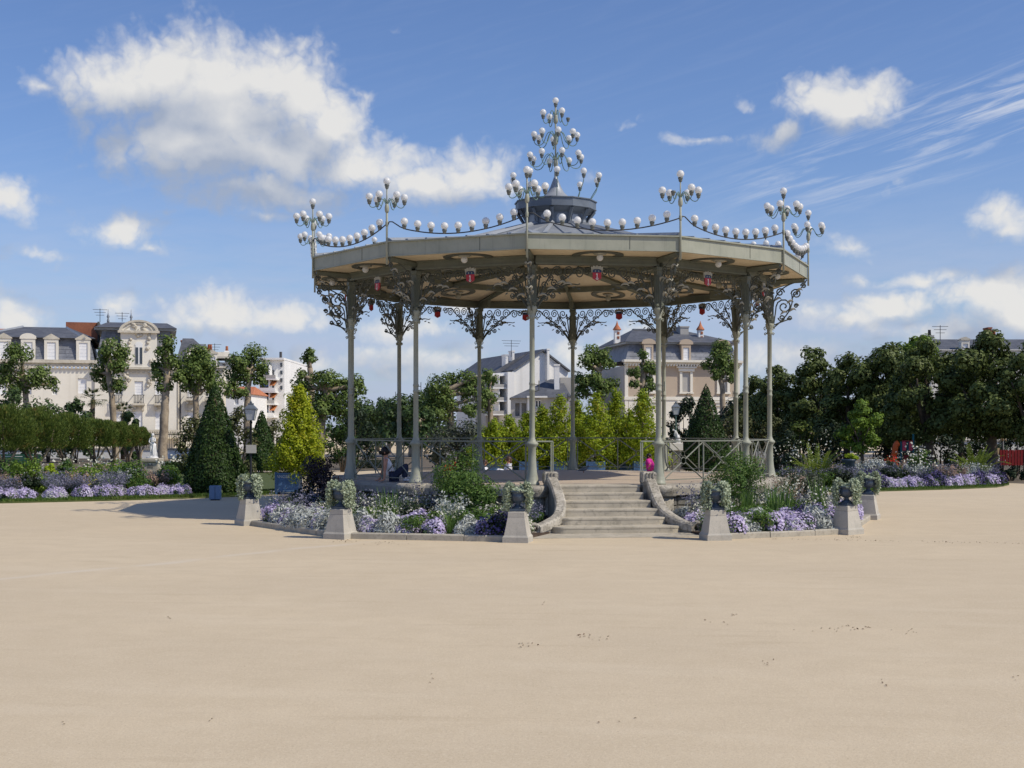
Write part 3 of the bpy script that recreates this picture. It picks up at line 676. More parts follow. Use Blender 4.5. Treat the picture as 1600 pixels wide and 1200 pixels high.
# painted crests in the middle of each bay: pale crown, blue chief with two pale marks, red field with a pale key
yc = yb-.15
sh = MB(); sh.extr(CZ([(-.115, 5.36), (-.118, 5.20), (-.06, 5.17), (0, 5.14), (.06, 5.17), (.118, 5.20), (.115, 5.36)]), yc, yc+.03); shm = sh.mesh('crest_shield', M['red'])
ch = MB(); ch.extr(CZ([(-.115, 5.363), (.115, 5.363), (.112, 5.42), (.07, 5.445), (-.07, 5.445), (-.112, 5.42)]), yc, yc+.03); chm = ch.mesh('crest_chief', M['blue_en'])
mk = MB()
for x in (-.045, .045): mk.extr(CZ([(x-.018, 5.385), (x+.018, 5.385), (x+.008, 5.41), (x, 5.43), (x-.008, 5.41)]), yc-.006, yc)
mkm = mk.mesh('crest_mark', M['pale_metal'])
ky = MB(); ky.extr(CZ([(-.009, 5.21), (.009, 5.21), (.009, 5.335), (-.009, 5.335)]), yc-.008, yc-.001); ky.extr(CZ([(-.03, 5.305), (-.0095, 5.305), (-.0095, 5.335), (-.022, 5.325)]), yc-.008, yc-.001)
ky.tube([(.028*math.cos(2*PI*q/10)*.82, yc-.006, 5.68+(5.195+.022*math.sin(2*PI*q/10)-5.56)*.82) for q in range(11)], .008, 4); kym = ky.mesh('crest_key', M['white'])
cr_ = MB(); cr_.extr(CZ([(-.14, 5.36), (-.128, 5.36), (-.122, 5.43), (-.07, 5.455), (.07, 5.455), (.122, 5.43), (.128, 5.36), (.14, 5.36), (.165, 5.52), (.115, 5.505), (.10, 5.55), (.05, 5.52), (0, 5.56), (-.05, 5.52), (-.10, 5.55), (-.115, 5.505), (-.165, 5.52)]), yc-.004, yc+.034); crm = cr_.mesh('crest_crown', M['pale_metal'])
for i in range(12):
    for inward in (0,):
        o = link('crest_shield', shm, BS, rz=bay(i))
        for nm, me in (('crest_chief', chm), ('crest_mark', mkm), ('crest_key', kym), ('crest_crown', crm)): link(nm, me, o)
# railings
zr = ZF+.955; yr = -RC*C15
def rail_panel(x0, x1):
    mb = MB(); t = lambda a, b, r=.017: mb.tube([(a[0], yr, a[1]), (b[0], yr, b[1])], r, 4)
    zb0, zt0 = ZF+.10, zr-.03; xm = (x0+x1)/2; zm = (zb0+zt0)/2; q = .075
    for sx in (-1, 1):
        for sz in (-1, 1):
            ex, ez = (x1-x0)/2, (zt0-zb0)/2; l = math.hypot(ex, ez); t((xm+sx*ex/l*q, zm+sz*ez/l*q), (xm+sx*ex, zm+sz*ez))
    return mb, xm, zm
ln = bl/2-.10
top = MB(); top.box((0, yr, zr), (2*ln, .045, .03)); topm = top.mesh('railing', M['rail'])
low = MB(); low.box((0, yr, ZF+.10), (2*ln, .025, .02)); lowm = low.mesh('bottom_rail', M['rail'])
pst = MB(); pst.box((0, yr, (ZF+zr)/2), (.025, .025, zr-ZF-.02)); pstm = pst.mesh('railing_post', M['rail'])
pn = []
for x0, x1 in ((-ln+.06, -.02), (.02, ln-.06)):
    mb, xm, zm = rail_panel(x0, x1); pn.append((mb.mesh('diagonal_bar', M['rail']), xm, zm))
rg = []
for _, xm, zm in pn:
    mb = MB(); mb.tube([(xm+.075*math.cos(2*PI*q/16), yr, zm+.075*math.sin(2*PI*q/16)) for q in range(17)], .010, 4); rg.append(mb.mesh('rail_ring', M['rail']))
for i in range(12):
    if i == STAIR_BAY: continue
    o = link('railing', topm, BS, rz=bay(i)); link('bottom_rail', lowm, o)
    for x in (-ln+.05, 0, ln-.05): link('railing_post', pstm, o, (x, 0, 0))
    for (me, _, _), r_ in zip(pn, rg): link('diagonal_bar', me, o); link('rail_ring', r_, o)
for s, w in ((-1, .36), (1, .30)):
    xe = s*(ln); xs = s*(ln-w)
    mb = MB(); mb.box(((xe+xs)/2, yr, zr), (abs(xe-xs), .045, .03)); o = mb.obj('railing', M['paint'], BS, rz=SB)
    for x in (xs, xs+s*.04): 
        q = MB(); q.box((x, yr, (ZF+zr)/2), (.022, .022, zr-ZF-.02)); q.obj('railing_post', M['paint'], o)
# candelabra on every corner of the eave
gl = MB(); gl.ball((0, 0, -.002), .082, 14, 9); glm = gl.mesh('globe', M['globe'])
sk = MB(); sk.lathe([(.018, -.175), (.035, -.165), (.040, -.15), (.042, -.12), (.052, -.112), (.054, -.082), (.046, -.070)], (0, 0, 0), 9); skm = sk.mesh('lamp_socket', M['socket'])
def put_globe(parent, p, broken=False):
    if not broken: link('globe', glm, parent, p)
    link('lamp_socket', skm, parent, p)
YP = -RE-.03
pole = MB(); pole.tube([(0, YP, 5.72), (0, YP, 6.95)], .024, 7); pole.tube([(0, YP, 6.95), (0, YP, 7.40)], .016, 6)
pole.lathe([(.03, 6.86), (.048, 6.90), (.052, 6.97), (.042, 7.02), (.03, 7.06), (.02, 7.08)], (0, YP, 0), 9); pole.lathe([(.026, 6.56), (.034, 6.58), (.034, 6.66), (.026, 6.68)], (0, YP, 0), 8)
polem = pole.mesh('candelabrum', M['paint'])
arm = MB(); arm.tube(bez((0, 0, 6.98), (.07, 0, 7.22), (.13, 0, 7.20), (.20, 0, 7.05), 7)+bez((.20, 0, 7.05), (.26, 0, 6.94), (.38, 0, 6.95), (.385, 0, 7.05), 7)[1:], .0095, 5)
armm = arm.mesh('lamp_arm', M['green_iron'])
for i in range(12):
    c = link('candelabrum', polem, BS, rz=corner(i))
    put_globe(c, (0, YP, 7.56))
    off = R((i*37) % 60)
    for k in range(6):
        a = off+R(60*k); link('lamp_arm', armm, c, (0, YP, 0), a)
        put_globe(c, (.385*math.cos(a), YP+.385*math.sin(a), 7.21), i == 1 and k == 3)
# garlands of globes between the poles
hw = RE*S15+.01; yg = -(RE+.03)*C15
def gz(t): return 6.62-.30*(1-(2*t-1)**2)**1.0
cab = MB(); cab.tube([(-hw+.03, yg, 6.60), (-hw+.06, yg, 6.66), (-hw+.14, yg, 6.655)]+[(-hw+2*hw*t, yg, gz(t)+(.02 if t < .12 else 0)) for t in [.1+.9*q/22 for q in range(23)]], .014, 5)
cabm = cab.mesh('lamp_garland', M['cable'])
for i in range(12):
    o = link('lamp_garland', cabm, BS, rz=bay(i))
    for k in range(9):
        t = .13+.78*k/8; put_globe(o, (-hw+2*hw*t, yg, gz(t)+.165))
# the tall candelabrum on the cupola
fp = MB(); fp.tube([(0, 0, 8.55), (0, 0, 9.0)], .035, 8); fp.tube([(0, 0, 9.0), (0, 0, 10.45)], .022, 7)
for z in (8.98, 9.55, 10.10): fp.lathe([(.03, z-.10), (.06, z-.06), (.065, z+.02), (.05, z+.07), (.06, z+.10), (.02, z+.14)], (0, 0, 0), 9)
fin = fp.obj('finial_candelabrum', M['paint'], BS)
put_globe(fin, (0, 0, 10.60))
def farm(r, dz):
    mb = MB(); mb.tube(bez((0, 0, 0), (.10*r/.4, 0, .34), (r*.36, 0, .28), (r*.52, 0, 0), 8)+bez((r*.52, 0, 0), (r*.66, 0, -.18), (r*.98, 0, -.14), (r, 0, dz-.17), 8)[1:], .011, 5); return mb.mesh('lamp_arm', M['green_iron'])
for zh, r, n, dz, off in ((8.98, .68, 8, .19, 12), (9.55, .56, 8, .17, 5), (10.10, .36, 4, .16, 25)):
    me = farm(r, dz)
    for k in range(n):
        a = R(off+360*k/n); link('lamp_arm', me, fin, (0, 0, zh), a); put_globe(fin, (r*math.cos(a), r*math.sin(a), zh+dz), n == 4 and k == 0)
rs = MB(); rs.tube(bez((.92, 0, 7.98), (.98, 0, 8.10), (1.02, 0, 8.15), (1.08, 0, 8.24), 6)+bez((1.08, 0, 8.24), (1.14, 0, 8.32), (1.15, 0, 8.38), (1.15, 0, 8.44), 4)[1:], .011, 5); rsm = rs.mesh('lamp_arm', M['green_iron'])
for k in range(10):
    a = R(18+36*k); link('lamp_arm', rsm, cupo, rz=a); put_globe(cupo, (1.15*math.cos(a), 1.15*math.sin(a), 8.60))
# ------------------------------------------------------------------ foliage makers (numpy)
def unit(a): return a/np.maximum(np.linalg.norm(a, axis=1, keepdims=True), 1e-9)
def leaf_quads(C, N, ln, wd, rng, fold=.18):
    """a small folded diamond leaf at each point C facing about N"""
    n = len(C); T = unit(rng.normal(size=(n, 3))+0*N); T = unit(T-N*np.sum(T*N, 1, keepdims=True)); B = np.cross(N, T)
    s = rng.uniform(.7, 1.3, (n, 1)); a = T*ln*.5*s; b = B*wd*.5*s; f = N*wd*fold*s
    V = np.stack([C-a, C+b+f, C+a, C-b+f], 1).reshape(-1, 3)
    return V, np.arange(4*n).reshape(-1, 4)
class FB:
    """collects foliage arrays into one mesh"""
    def __init__(s): s.V = []; s.Q = []; s.n = 0
    def add(s, V, Q): s.V.append(V); s.Q.append(Q+s.n); s.n += len(V); return s
    def mesh(s, name, mat): return np_mesh(name, np.concatenate(s.V), np.concatenate(s.Q), mat)
def sph(n, rng): return unit(rng.normal(size=(n, 3)))
def ball_leaves(fb, c, r, n, ln, wd, rng, clumps=12, cr=.42, sq=(1, 1, 1), tilt=.7, inner=.12):
    """leaf clumps on and in a ball: uneven outline, gaps, light and dark clumps"""
    c = np.array(c, float); sq = np.array(sq, float)
    d = sph(clumps, rng); cc = d*r*rng.uniform(.45, .80, (clumps, 1)); rad = r*cr*rng.uniform(.75, 1.25, clumps)
    k = rng.integers(0, clumps, n); dd = sph(n, rng)
    rr = rad[k][:, None]*rng.uniform(.55, 1.0, (n, 1))**.6
    p = cc[k]+dd*rr
    m = int(n*inner); p[:m] = sph(m, rng)*r*.6*rng.uniform(0, 1, (m, 1))
    N = unit(dd*.6+unit(p)*.7+rng.normal(size=(n, 3))*tilt*.5+np.array([0, 0, .35]))
    V, Q = leaf_quads(c+p*sq, N, ln, wd, rng); fb.add(V, Q)
def strip(fb, pts, wd, rng=None, up=None):
    """a tapering blade along points (m,3)"""
    P_ = np.asarray(pts, float); m = len(P_); t = unit(np.gradient(P_, axis=0)); s = np.cross(t, [0, 0, 1.]); s = unit(s+1e-6)
    w = wd*np.linspace(1, .12, m)[:, None]
    V = np.empty((2*m, 3)); V[0::2] = P_-s*w; V[1::2] = P_+s*w
    fb.add(V, np.array([(2*i, 2*i+1, 2*i+3, 2*i+2) for i in range(m-1)]))
def blades(fb, n, rad, h, wd, rng, lean=.5, seg=4, c=(0, 0, 0)):
    for _ in range(n):
        a = rng.uniform(0, 2*PI); r0 = rad*.35*math.sqrt(rng.uniform()); l = h*rng.uniform(.55, 1.1); le = lean*rng.uniform(.15, 1.1)
        b = rng.uniform(0, 2*PI) if r0 < .02 else a+rng.normal()*.5
        t = np.linspace(0, 1, seg+1)
        x = r0*math.cos(a)+math.cos(b)*le*l*t**1.8; y = r0*math.sin(a)+math.sin(b)*le*l*t**1.8; z = l*(t-.35*le*t**2.5)
        strip(fb, np.stack([c[0]+x, c[1]+y, c[2]+z], 1), wd)
def dome(n, rx, h, rng, lo=.05):
    d = sph(n, rng); d[:, 2] = np.abs(d[:, 2])
    lump = 1+.10*np.sin(d[:, 0]*5+rng.uniform(0, 6))+.10*np.sin(d[:, 1]*6+rng.uniform(0, 6))
    p = d*np.array([rx, rx, h])*lump[:, None]*rng.uniform(.80, 1.03, (n, 1)); p[:, 2] += lo
    return p, d
def plant(name, label, cat, parts, group=None, loc=(0, 0, 0)):
    t = thing(name, label, cat, loc, group=group)
    for nm, me in parts: link(nm, me, t)
    return t
rg_ = lambda s: np.random.default_rng(s)
def mk_mound(seed, petal, leaf='flower_leaf', rx=.34, h=.34, nl=420, npt=900, ps=.052):
    r = rg_(seed); fb = FB(); p, d = dome(nl, rx*.95, h*.9, r); V, Q = leaf_quads(p, unit(d+r.normal(size=d.shape)*.5), .085, .035, r); fb.add(V, Q)
    p, d = dome(nl//2, rx*.6, h*.6, r); V, Q = leaf_quads(p, unit(d+r.normal(size=d.shape)*.5), .10, .05, r); fb.add(V, Q)
    fl = FB(); cl = sph(34, r); cl[:, 2] = np.abs(cl[:, 2])
    q, dd = dome(npt, rx, h, r, .07); near = np.max(unit(q) @ cl.T, axis=1); q, dd = q[near > .91], dd[near > .91]
    V, Q = leaf_quads(q, unit(dd+r.normal(size=dd.shape)*.35+np.array([0, 0, .3])), ps, ps*.9, r, .05); fl.add(V, Q)
    return [('leaves', fb.mesh('leaves', L[leaf])), ('blossoms', fl.mesh('blossoms', L[petal]))]
def mk_silver(seed, rx=.32, h=.36):
    r = rg_(seed); fb = FB(); p, d = dome(620, rx, h, r); V, Q = leaf_quads(p, unit(d+r.normal(size=d.shape)*.6), .13, .03, r, .3); fb.add(V, Q)
    p, d = dome(260, rx*.7, h*.75, r); V, Q = leaf_quads(p, unit(d+r.normal(size=d.shape)*.6), .14, .05, r); fb.add(V, Q)
    return [('silver_leaves', fb.mesh('silver_leaves', L['silver']))]
def mk_grass(seed, h=.62, n=70, mat='blade', lean=.5, wd=.012, rad=.3):
    fb = FB(); blades(fb, n, rad, h, wd, rg_(seed), lean); return [('blades', fb.mesh('blades', L[mat]))]
def mk_gaura(seed, petal='white_petal', h=.75, n=30, per=4, spread=.45, leafy=True, ps=.046):
    """airy stems carrying small flowers"""
    r = rg_(seed); fb = FB(); fl = FB()
    for _ in range(n):
        a, le, l = r.uniform(0, 2*PI), r.uniform(.05, spread), h*r.uniform(.6, 1.1); t = np.linspace(0, 1, 6); b = a+r.normal()*.4
        pts = np.stack([.12*math.cos(a)*t**.5+math.cos(b)*le*t**1.7, .12*math.sin(a)*t**.5+math.sin(b)*le*t**1.7, l*(t-.12*t**3)], 1); strip(fb, pts, .0065)
        k = per; s = r.uniform(.45, 1, k); i = np.clip((s*5).astype(int), 0, 4); f = (s*5-i)[:, None]; c = pts[i]*(1-f)+pts[i+1]*f+r.normal(size=(k, 3))*.025
        V, Q = leaf_quads(c, unit(r.normal(size=(k, 3))+[0, -.3, .6]), ps, ps*.85, r, .1); fl.add(V, Q)
    if leafy:
        k = 420; c = sph(k, r)*[.24, .24, .26]*r.uniform(.4, 1, (k, 1)); c[:, 2] = np.abs(c[:, 2])*1.2+.03
        V, Q = leaf_quads(c, unit(r.normal(size=(k, 3))+[0, 0, .8]), .10, .028, r); fb.add(V, Q)
    return [('stems', fb.mesh('stems', L['bush'])), ('blossoms', fl.mesh('blossoms', L[petal]))]
def mk_bush(seed, mat='bush', w=.55, h=1.1, n=1500, ln=.075, wd=.032, clumps=16):
    r = rg_(seed); fb = FB(); ball_leaves(fb, (0, 0, h*.60), 1, n, ln, wd, r, clumps, .40, (w, w, h*.42), 1.0)
    mb = MB()
    for k in range(5):
        a = r.uniform(0, 6.28); mb.tube([(0, 0, 0), (.3*w*math.cos(a), .3*w*math.sin(a), h*.35), (.6*w*math.cos(a), .6*w*math.sin(a), h*.8)], [.014, .010, .004], 4)
    return [('foliage', fb.mesh('foliage', L[mat])), ('stem', mb.mesh('stem', M['stem']))]
def mk_haze(seed, petal='haze_petal', h=.7, n=60, spread=.42, per=16):
    return mk_gaura(seed, petal, h, n, per, spread, True, .034)
def mk_fern(seed, n=26, l=1.0, mat='fern', up=.9):
    r = rg_(seed); fb = FB()
    for _ in range(n):
        a = r.uniform(0, 2*PI); q = l*r.uniform(.7, 1.1); e = r.uniform(.25, .95); t = np.linspace(0, 1, 9)
        x = q*e*t; z = q*up*(t*1.25-.75*e*t**2.2); pts = np.stack([x*math.cos(a), x*math.sin(a), z], 1); strip(fb, pts, .012)
        sd = np.array([-math.sin(a), math.cos(a), 0.])
        for i in range(1, 9):
            for s in (-1, 1):
                for o in (0, .5):
                    p0 = pts[i]*(1-o)+pts[i-1]*o; w = .16*q*(1-.75*t[i])
                    V = np.array([p0, p0+s*sd*w*.5+[0, 0, .015]+(pts[i]-pts[i-1])*.25, p0+s*sd*w+(pts[i]-pts[i-1])*.5-[0, 0, .02], p0+s*sd*w*.5-(pts[i]-pts[i-1])*.08]); fb.add(V, np.array([[0, 1, 2, 3]]))
    return [('fronds', fb.mesh('fronds', L[mat]))]
# ------------------------------------------------------------------ trees
def limb(mb, a, b, r0, r1, rng, knob=.12, n=6):
    a, b = Vector(a), Vector(b); m = (a+b)/2+Vector((rng.uniform(-.12, .12), rng.uniform(-.12, .12), rng.uniform(-.05, .15)))*(b-a).length
    pts = [a*(1-t)**2+m*2*t*(1-t)+b*t*t for t in [i/n for i in range(n+1)]]
    rr = [(r0+(r1-r0)*i/n)*rng.uniform(1-knob, 1+knob) for i in range(n+1)]
    mb.tube(pts, rr, 7)
def plane_tree(px, d, clumps, trunk, label, rtr=.26, mat='plane', group=None, leaf=.135, dens=.80, zbase=0.):
    """pollarded plane: clumps = (x, y, radius) in the photograph's pixels, trunk = list of (x, y) from the ground up to the fork"""
    seed = int(px*7+d); rng = random.Random(seed); nr = rg_(seed); s = d/F
    t = thing('plane_tree', label, 'tree', (P(px, HY, d)[0], d, zbase), group=group)
    loc = lambda x, y, dy=0: Vector(((x-px)*s, dy, EYE+(HY-y)*s-zbase))
    tp = [loc(px+(trunk[0][0]-px), HY)]; tp[0].z = 0; tp += [loc(x, y) for x, y in trunk]
    mb = MB(); n = len(tp)
    fine = []; 
    for i in range(n-1):
        for q in range(4): fine.append(tp[i].lerp(tp[i+1], q/4))
    fine.append(tp[-1]); m = len(fine)
    mb.tube([p+Vector((rng.uniform(-.03, .03), 0, 0)) for p in fine], [rtr*(1.25 if i == 0 else 1-.35*i/m)*rng.uniform(.93, 1.08) for i in range(m)], 9)
    mb.obj('trunk', M['bark'], t)
    top = tp[-1]
    for j, (x, y, r) in enumerate(clumps):
        dy = rng.uniform(-1, 1)*r*s*.9; c = loc(x, y, dy)
        start = min(fine[m//3:], key=lambda p: (p-c).length+abs(p.z-c.z)*.1+(5 if p.z > c.z+.1 else 0))
        lm = MB(); limb(lm, start, c-Vector((0, 0, .15*r*s)), rtr*.55, rtr*.28, rng); lm.obj('limb', M['bark'], t)
        fb = FB(); rr = r*s*1.12; nleaf = int(dens*520*(rr/1.0)**2*(.21/leaf)**2)
        ball_leaves(fb, c, rr, max(nleaf, 220), leaf*1.25, leaf*.95, nr, 13, .42, (1, 1, .95))
        link('crown', fb.mesh('crown', L[mat]), t)
    return t
def round_tree(px, top, bot, half, d, label, mat='chestnut', group=None, leaf=.15, seed=None, trunk_r=.17, clumps=None, lean=0):
    seed = seed or int(px*3+top); rng = random.Random(seed); nr = rg_(seed); s = d/F
    x, zt, zb, rw = (px-800)*s, EYE+(HY-top)*s, EYE+(HY-bot)*s, half*s
    t = thing('broadleaf_tree', label, 'tree', (x, d, 0), group=group)
    mb = MB(); mb.tube([(0, 0, 0), (rng.uniform(-.1, .1), 0, zb*.6), (lean, 0, zb+.3*(zt-zb)), (lean*1.3, 0, zb+.7*(zt-zb))], [trunk_r*1.2, trunk_r, trunk_r*.75, trunk_r*.3], 8)
    mb.obj('trunk', M['bark_dark'], t)
    for k in range(4):
        a = rng.uniform(0, 6.28); lm = MB(); limb(lm, (lean*.7, 0, zb+.1*(zt-zb)), (rw*.6*math.cos(a), rw*.6*math.sin(a), zb+(zt-zb)*rng.uniform(.4, .7)), trunk_r*.55, trunk_r*.15, rng); lm.obj('limb', M['bark_dark'], t)
    fb = FB(); h = zt-zb; nb_ = clumps or max(12, int(h*3.4))
    for k in range(nb_):
        f = (k+.5)/nb_; z = zb+h*(.10+.78*f); w = rw*(.75+.35*math.sin(PI*min(1, .12+f*.88)))*(1-.5*max(0, f-.7)/.3)
        a = k*2.4+rng.uniform(-.4, .4); q = rng.uniform(.25, .72) if k else 0
        r = rw*rng.uniform(.36, .50)*(1-.25*f)
        if k == nb_-1: q = .1; z = zt-r*.95
        ball_leaves(fb, (w*q*math.cos(a), w*q*math.sin(a), z), r, int(520*(r/1.)**2*(.24/leaf)**2)+90, leaf*1.2, leaf*.75, nr, 11, .45, (1.1, 1.1, .85))
    link('crown', fb.mesh('crown', L[mat]), t)
    return t
def cone_tree(px, top, base_y, half, d, label, mat='yew', name='clipped_yew', leaf=.075, n=9000, seed=1, belly=.16, group=None):
    s = d/F; zt = EYE+(HY-top)*s; rw = half*s; r = rg_(seed); t = thing(name, label, 'tree', ((px-800)*s, d, 0), group=group)
    z0 = max(EYE+(HY-base_y)*s, .05); u = r.uniform(0, 1, n)**.75; f = 1-u*1.0; f = np.clip(r.triangular(0, 0, 1, n), 0, 1)
    z = z0+(zt-z0)*f
    prof = np.where(f < belly, .84+.16*np.sin(f/belly*PI/2), (1-(f-belly)/(1-belly))**.86)
    a = r.uniform(0, 2*PI, n); bump = 1+.05*np.sin(a*5+f*9)+.04*np.sin(a*11-f*23)+.03*r.normal(size=n)
    rad = rw*prof*bump*r.uniform(.86, 1.0, n); C = np.stack([rad*np.cos(a), rad*np.sin(a), z+.02*r.normal(size=n)], 1)
    N = unit(np.stack([np.cos(a), np.sin(a), np.full(n, .45)], 1)+r.normal(size=(n, 3))*.55)
    fb = FB(); V, Q = leaf_quads(C, N, leaf*1.5, leaf*.55, r); fb.add(V, Q)
    link('crown', fb.mesh('crown', L[mat]), t)
    mb = MB(); k = 14; mb.lathe([(rw*.62, z0+.1), (rw*.74, z0+(zt-z0)*belly), (rw*.36, z0+(zt-z0)*.6), (.03, zt-.25)], (0, 0, 0), k); mb.tube([(0, 0, 0), (0, 0, z0+.2)], .09, 7)
    mb.obj('trunk', M['bark_dark'], t)
    return t
def golden_tree(px, top, bot, half, d, label, mat='gold_green', leaf=.12, n=2600, seed=3, group=None, spires=1):
    s = d/F; r = rg_(seed); zt, zb, rw = EYE+(HY-top)*s, max(EYE+(HY-bot)*s, .3), half*s; t = thing('golden_tree', label, 'tree', ((px-800)*s, d, 0), group=group)
    fb = FB(); nb_ = 22*spires; h = zt-zb
    for k in range(nb_):
        f = (k+.5)/nb_; w = rw*(1-.86*f**1.35); a = k*2.4; q = .62 if f < .9 else .15
        rr = max(rw*(.55-.30*f), .17)*r.uniform(.85, 1.15)
        ball_leaves(fb, (w*q*math.cos(a)*r.uniform(.6, 1.1), w*q*math.sin(a)*r.uniform(.6, 1.1), zb+h*(.02+.92*f)), rr, int(n/nb_*(1.6-1.2*f)), leaf, leaf*.7, r, 9, .42, (1, 1, 1.1))
    link('crown', fb.mesh('crown', L[mat]), t)
    mb = MB(); mb.tube([(0, 0, .1), (0, 0, zb), (.02, 0, zb+h*.6)], [.05, .045, .02], 6)
    mb.obj('trunk', M['bark_dark'], t); return t
def bush_at(px, top, bot, half, d, label, mat='olive', leaf=.13, n=2200, name='shrub', seed=None, group=None, clumps=9, cat='shrub'):
    seed = seed or int(px*5+top); r = rg_(seed); s = d/F; zt, zb, rw = EYE+(HY-top)*s, max(EYE+(HY-bot)*s, 0.02), half*s; t = thing(name, label, cat, ((px-800)*s, d, 0), group=group)
    fb = FB(); h = zt-zb
    for k in range(clumps):
        f = (k+.5)/clumps; a = k*2.4+r.uniform(-.3, .3); q = rw*(.62 if f < .8 else .25); rr = min(rw, h*.6)*r.uniform(.38, .55)
        ball_leaves(fb, (q*math.cos(a), q*math.sin(a)*.7, zb+rr*.8+(h-rr*1.7)*f), rr, n//clumps, leaf, leaf*.6, r, 9, .45)
    link('foliage', fb.mesh('foliage', L[mat]), t)
    mb = MB()
    for k in range(3): mb.tube([(.05*(k-1), 0, 0), (.2*(k-1), .05*k, zb+h*.3), (rw*.4*(k-1), 0, zb+h*.65)], [.05, .04, .015], 5)
    mb.obj('stem', M['bark_dark'], t); return t
# ------------------------------------------------------------------ pollarded plane trees
plane_tree(35, 92, [(36, 556, 22), (18, 575, 15), (8, 592, 20), (60, 590, 22), (30, 605, 20), (78, 600, 12)], [(42, 690), (42, 640), (40, 612), (36, 585)], 'leafy plane tree at the far left edge in front of the mansion')
plane_tree(176, 88, [(172, 545, 20), (186, 553, 16), (190, 572, 16), (150, 580, 14), (166, 594, 18), (182, 602, 14), (160, 566, 12)], [(180, 690), (177, 645), (174, 612), (168, 575)], 'slim plane tree with stacked leaf tufts left of the carved mansion gable')
plane_tree(254, 82, [(262, 545, 19), (266, 562, 16), (250, 585, 15), (255, 604, 14), (244, 572, 10), (282, 592, 12)], [(254, 700), (257, 650), (258, 625), (262, 580)], 'plane tree with stout pale trunk behind the white statue', rtr=.31)
plane_tree(304, 84, [(302, 560, 22), (318, 575, 22), (290, 575, 18), (330, 595, 22), (300, 600, 20), (285, 590, 14), (325, 570, 15), (312, 552, 16)], [(306, 700), (306, 650), (306, 618)], 'wide leafy plane tree above the tall yew cone')
plane_tree(388, 90, [(392, 560, 22), (376, 568, 18), (408, 572, 14), (362, 588, 16), (384, 588, 16), (405, 592, 13), (370, 575, 12), (362, 610, 13), (378, 612, 12)], [(386, 690), (386, 640), (388, 605), (392, 580)], 'plane tree with forked pale trunk behind the left lantern')
plane_tree(484, 88, [(484, 560, 13), (486, 552, 8)], [(488, 690), (486, 640), (486, 608), (484, 575)], 'plane tree bare to a single small tuft on top', rtr=.30)
plane_tree(512, 84, [(510, 592, 20), (530, 598, 20), (548, 618, 20), (470, 605, 18), (500, 622, 22), (525, 632, 24), (545, 645, 18), (470, 585, 10), (505, 645, 20), (560, 600, 16)], [(500, 700), (502, 660), (505, 640), (512, 610)], 'broad domed plane tree behind the golden tree', rtr=.34)
plane_tree(705, 96, [(690, 602, 20), (712, 596, 18), (730, 594, 16), (672, 620, 18), (700, 625, 20), (735, 612, 18), (668, 645, 16), (690, 650, 20), (735, 640, 16), (752, 620, 15), (760, 584, 12), (748, 600, 14)], [(704, 720), (704, 655), (702, 640), (692, 615)], 'spreading plane tree with leaning pale trunk seen through the bandstand', rtr=.34)
plane_tree(768, 98, [(768, 592, 11), (765, 615, 13), (758, 636, 14), (770, 625, 9)], [(766, 700), (766, 650), (765, 615)], 'small tufted plane tree beside the white apartment balconies')
plane_tree(930, 92, [(928, 552, 18), (942, 556, 15), (914, 564, 14), (950, 566, 12), (924, 568, 14), (915, 600, 16), (935, 608, 18), (905, 592, 12), (955, 600, 12), (930, 592, 14), (910, 615, 14)], [(942, 700), (940, 640), (936, 600), (936, 580)], 'plane tree with a flat topped crown left of the mansard house')
plane_tree(1000, 92, [(1006, 554, 9), (1010, 572, 12), (993, 582, 12), (1012, 590, 11), (990, 600, 9), (1015, 605, 10), (1005, 620, 12), (1020, 578, 8)], [(1003, 700), (1003, 650), (1004, 610), (1005, 575)], 'thin plane tree in front of the left side of the mansard house')
plane_tree(1128, 92, [(1128, 545, 16), (1120, 560, 15), (1136, 562, 15), (1106, 572, 11), (1128, 578, 16), (1144, 575, 11), (1115, 585, 10), (1142, 592, 8)], [(1129, 700), (1129, 640), (1129, 612), (1126, 590)], 'rounded plane tree in front of the right side of the mansard house')
AV = ['first', 'second', 'third', 'fourth', 'fifth', 'sixth', 'seventh', 'eighth']
for i, (x, d, top) in enumerate(((560, 140, 640), (572, 128, 632), (588, 120, 628), (606, 112, 622), (622, 104, 628), (640, 98, 622), (655, 92, 634), (665, 110, 612))):
    r = random.Random(i); w = 15+i % 3*3
    plane_tree(x, d, [(x-w*.6, top+14, w), (x+w*.7, top+20, w), (x, top+34, w*1.1), (x-w*.5, top+50, w), (x+w*.6, top+54, w*.9)], [(x+2, 705), (x+1, 680), (x, 655)], AV[i]+' avenue plane tree from the left in the row receding behind the bandstand', rtr=.22, mat='plane_far', group='plane trees of the avenue behind', leaf=.18)
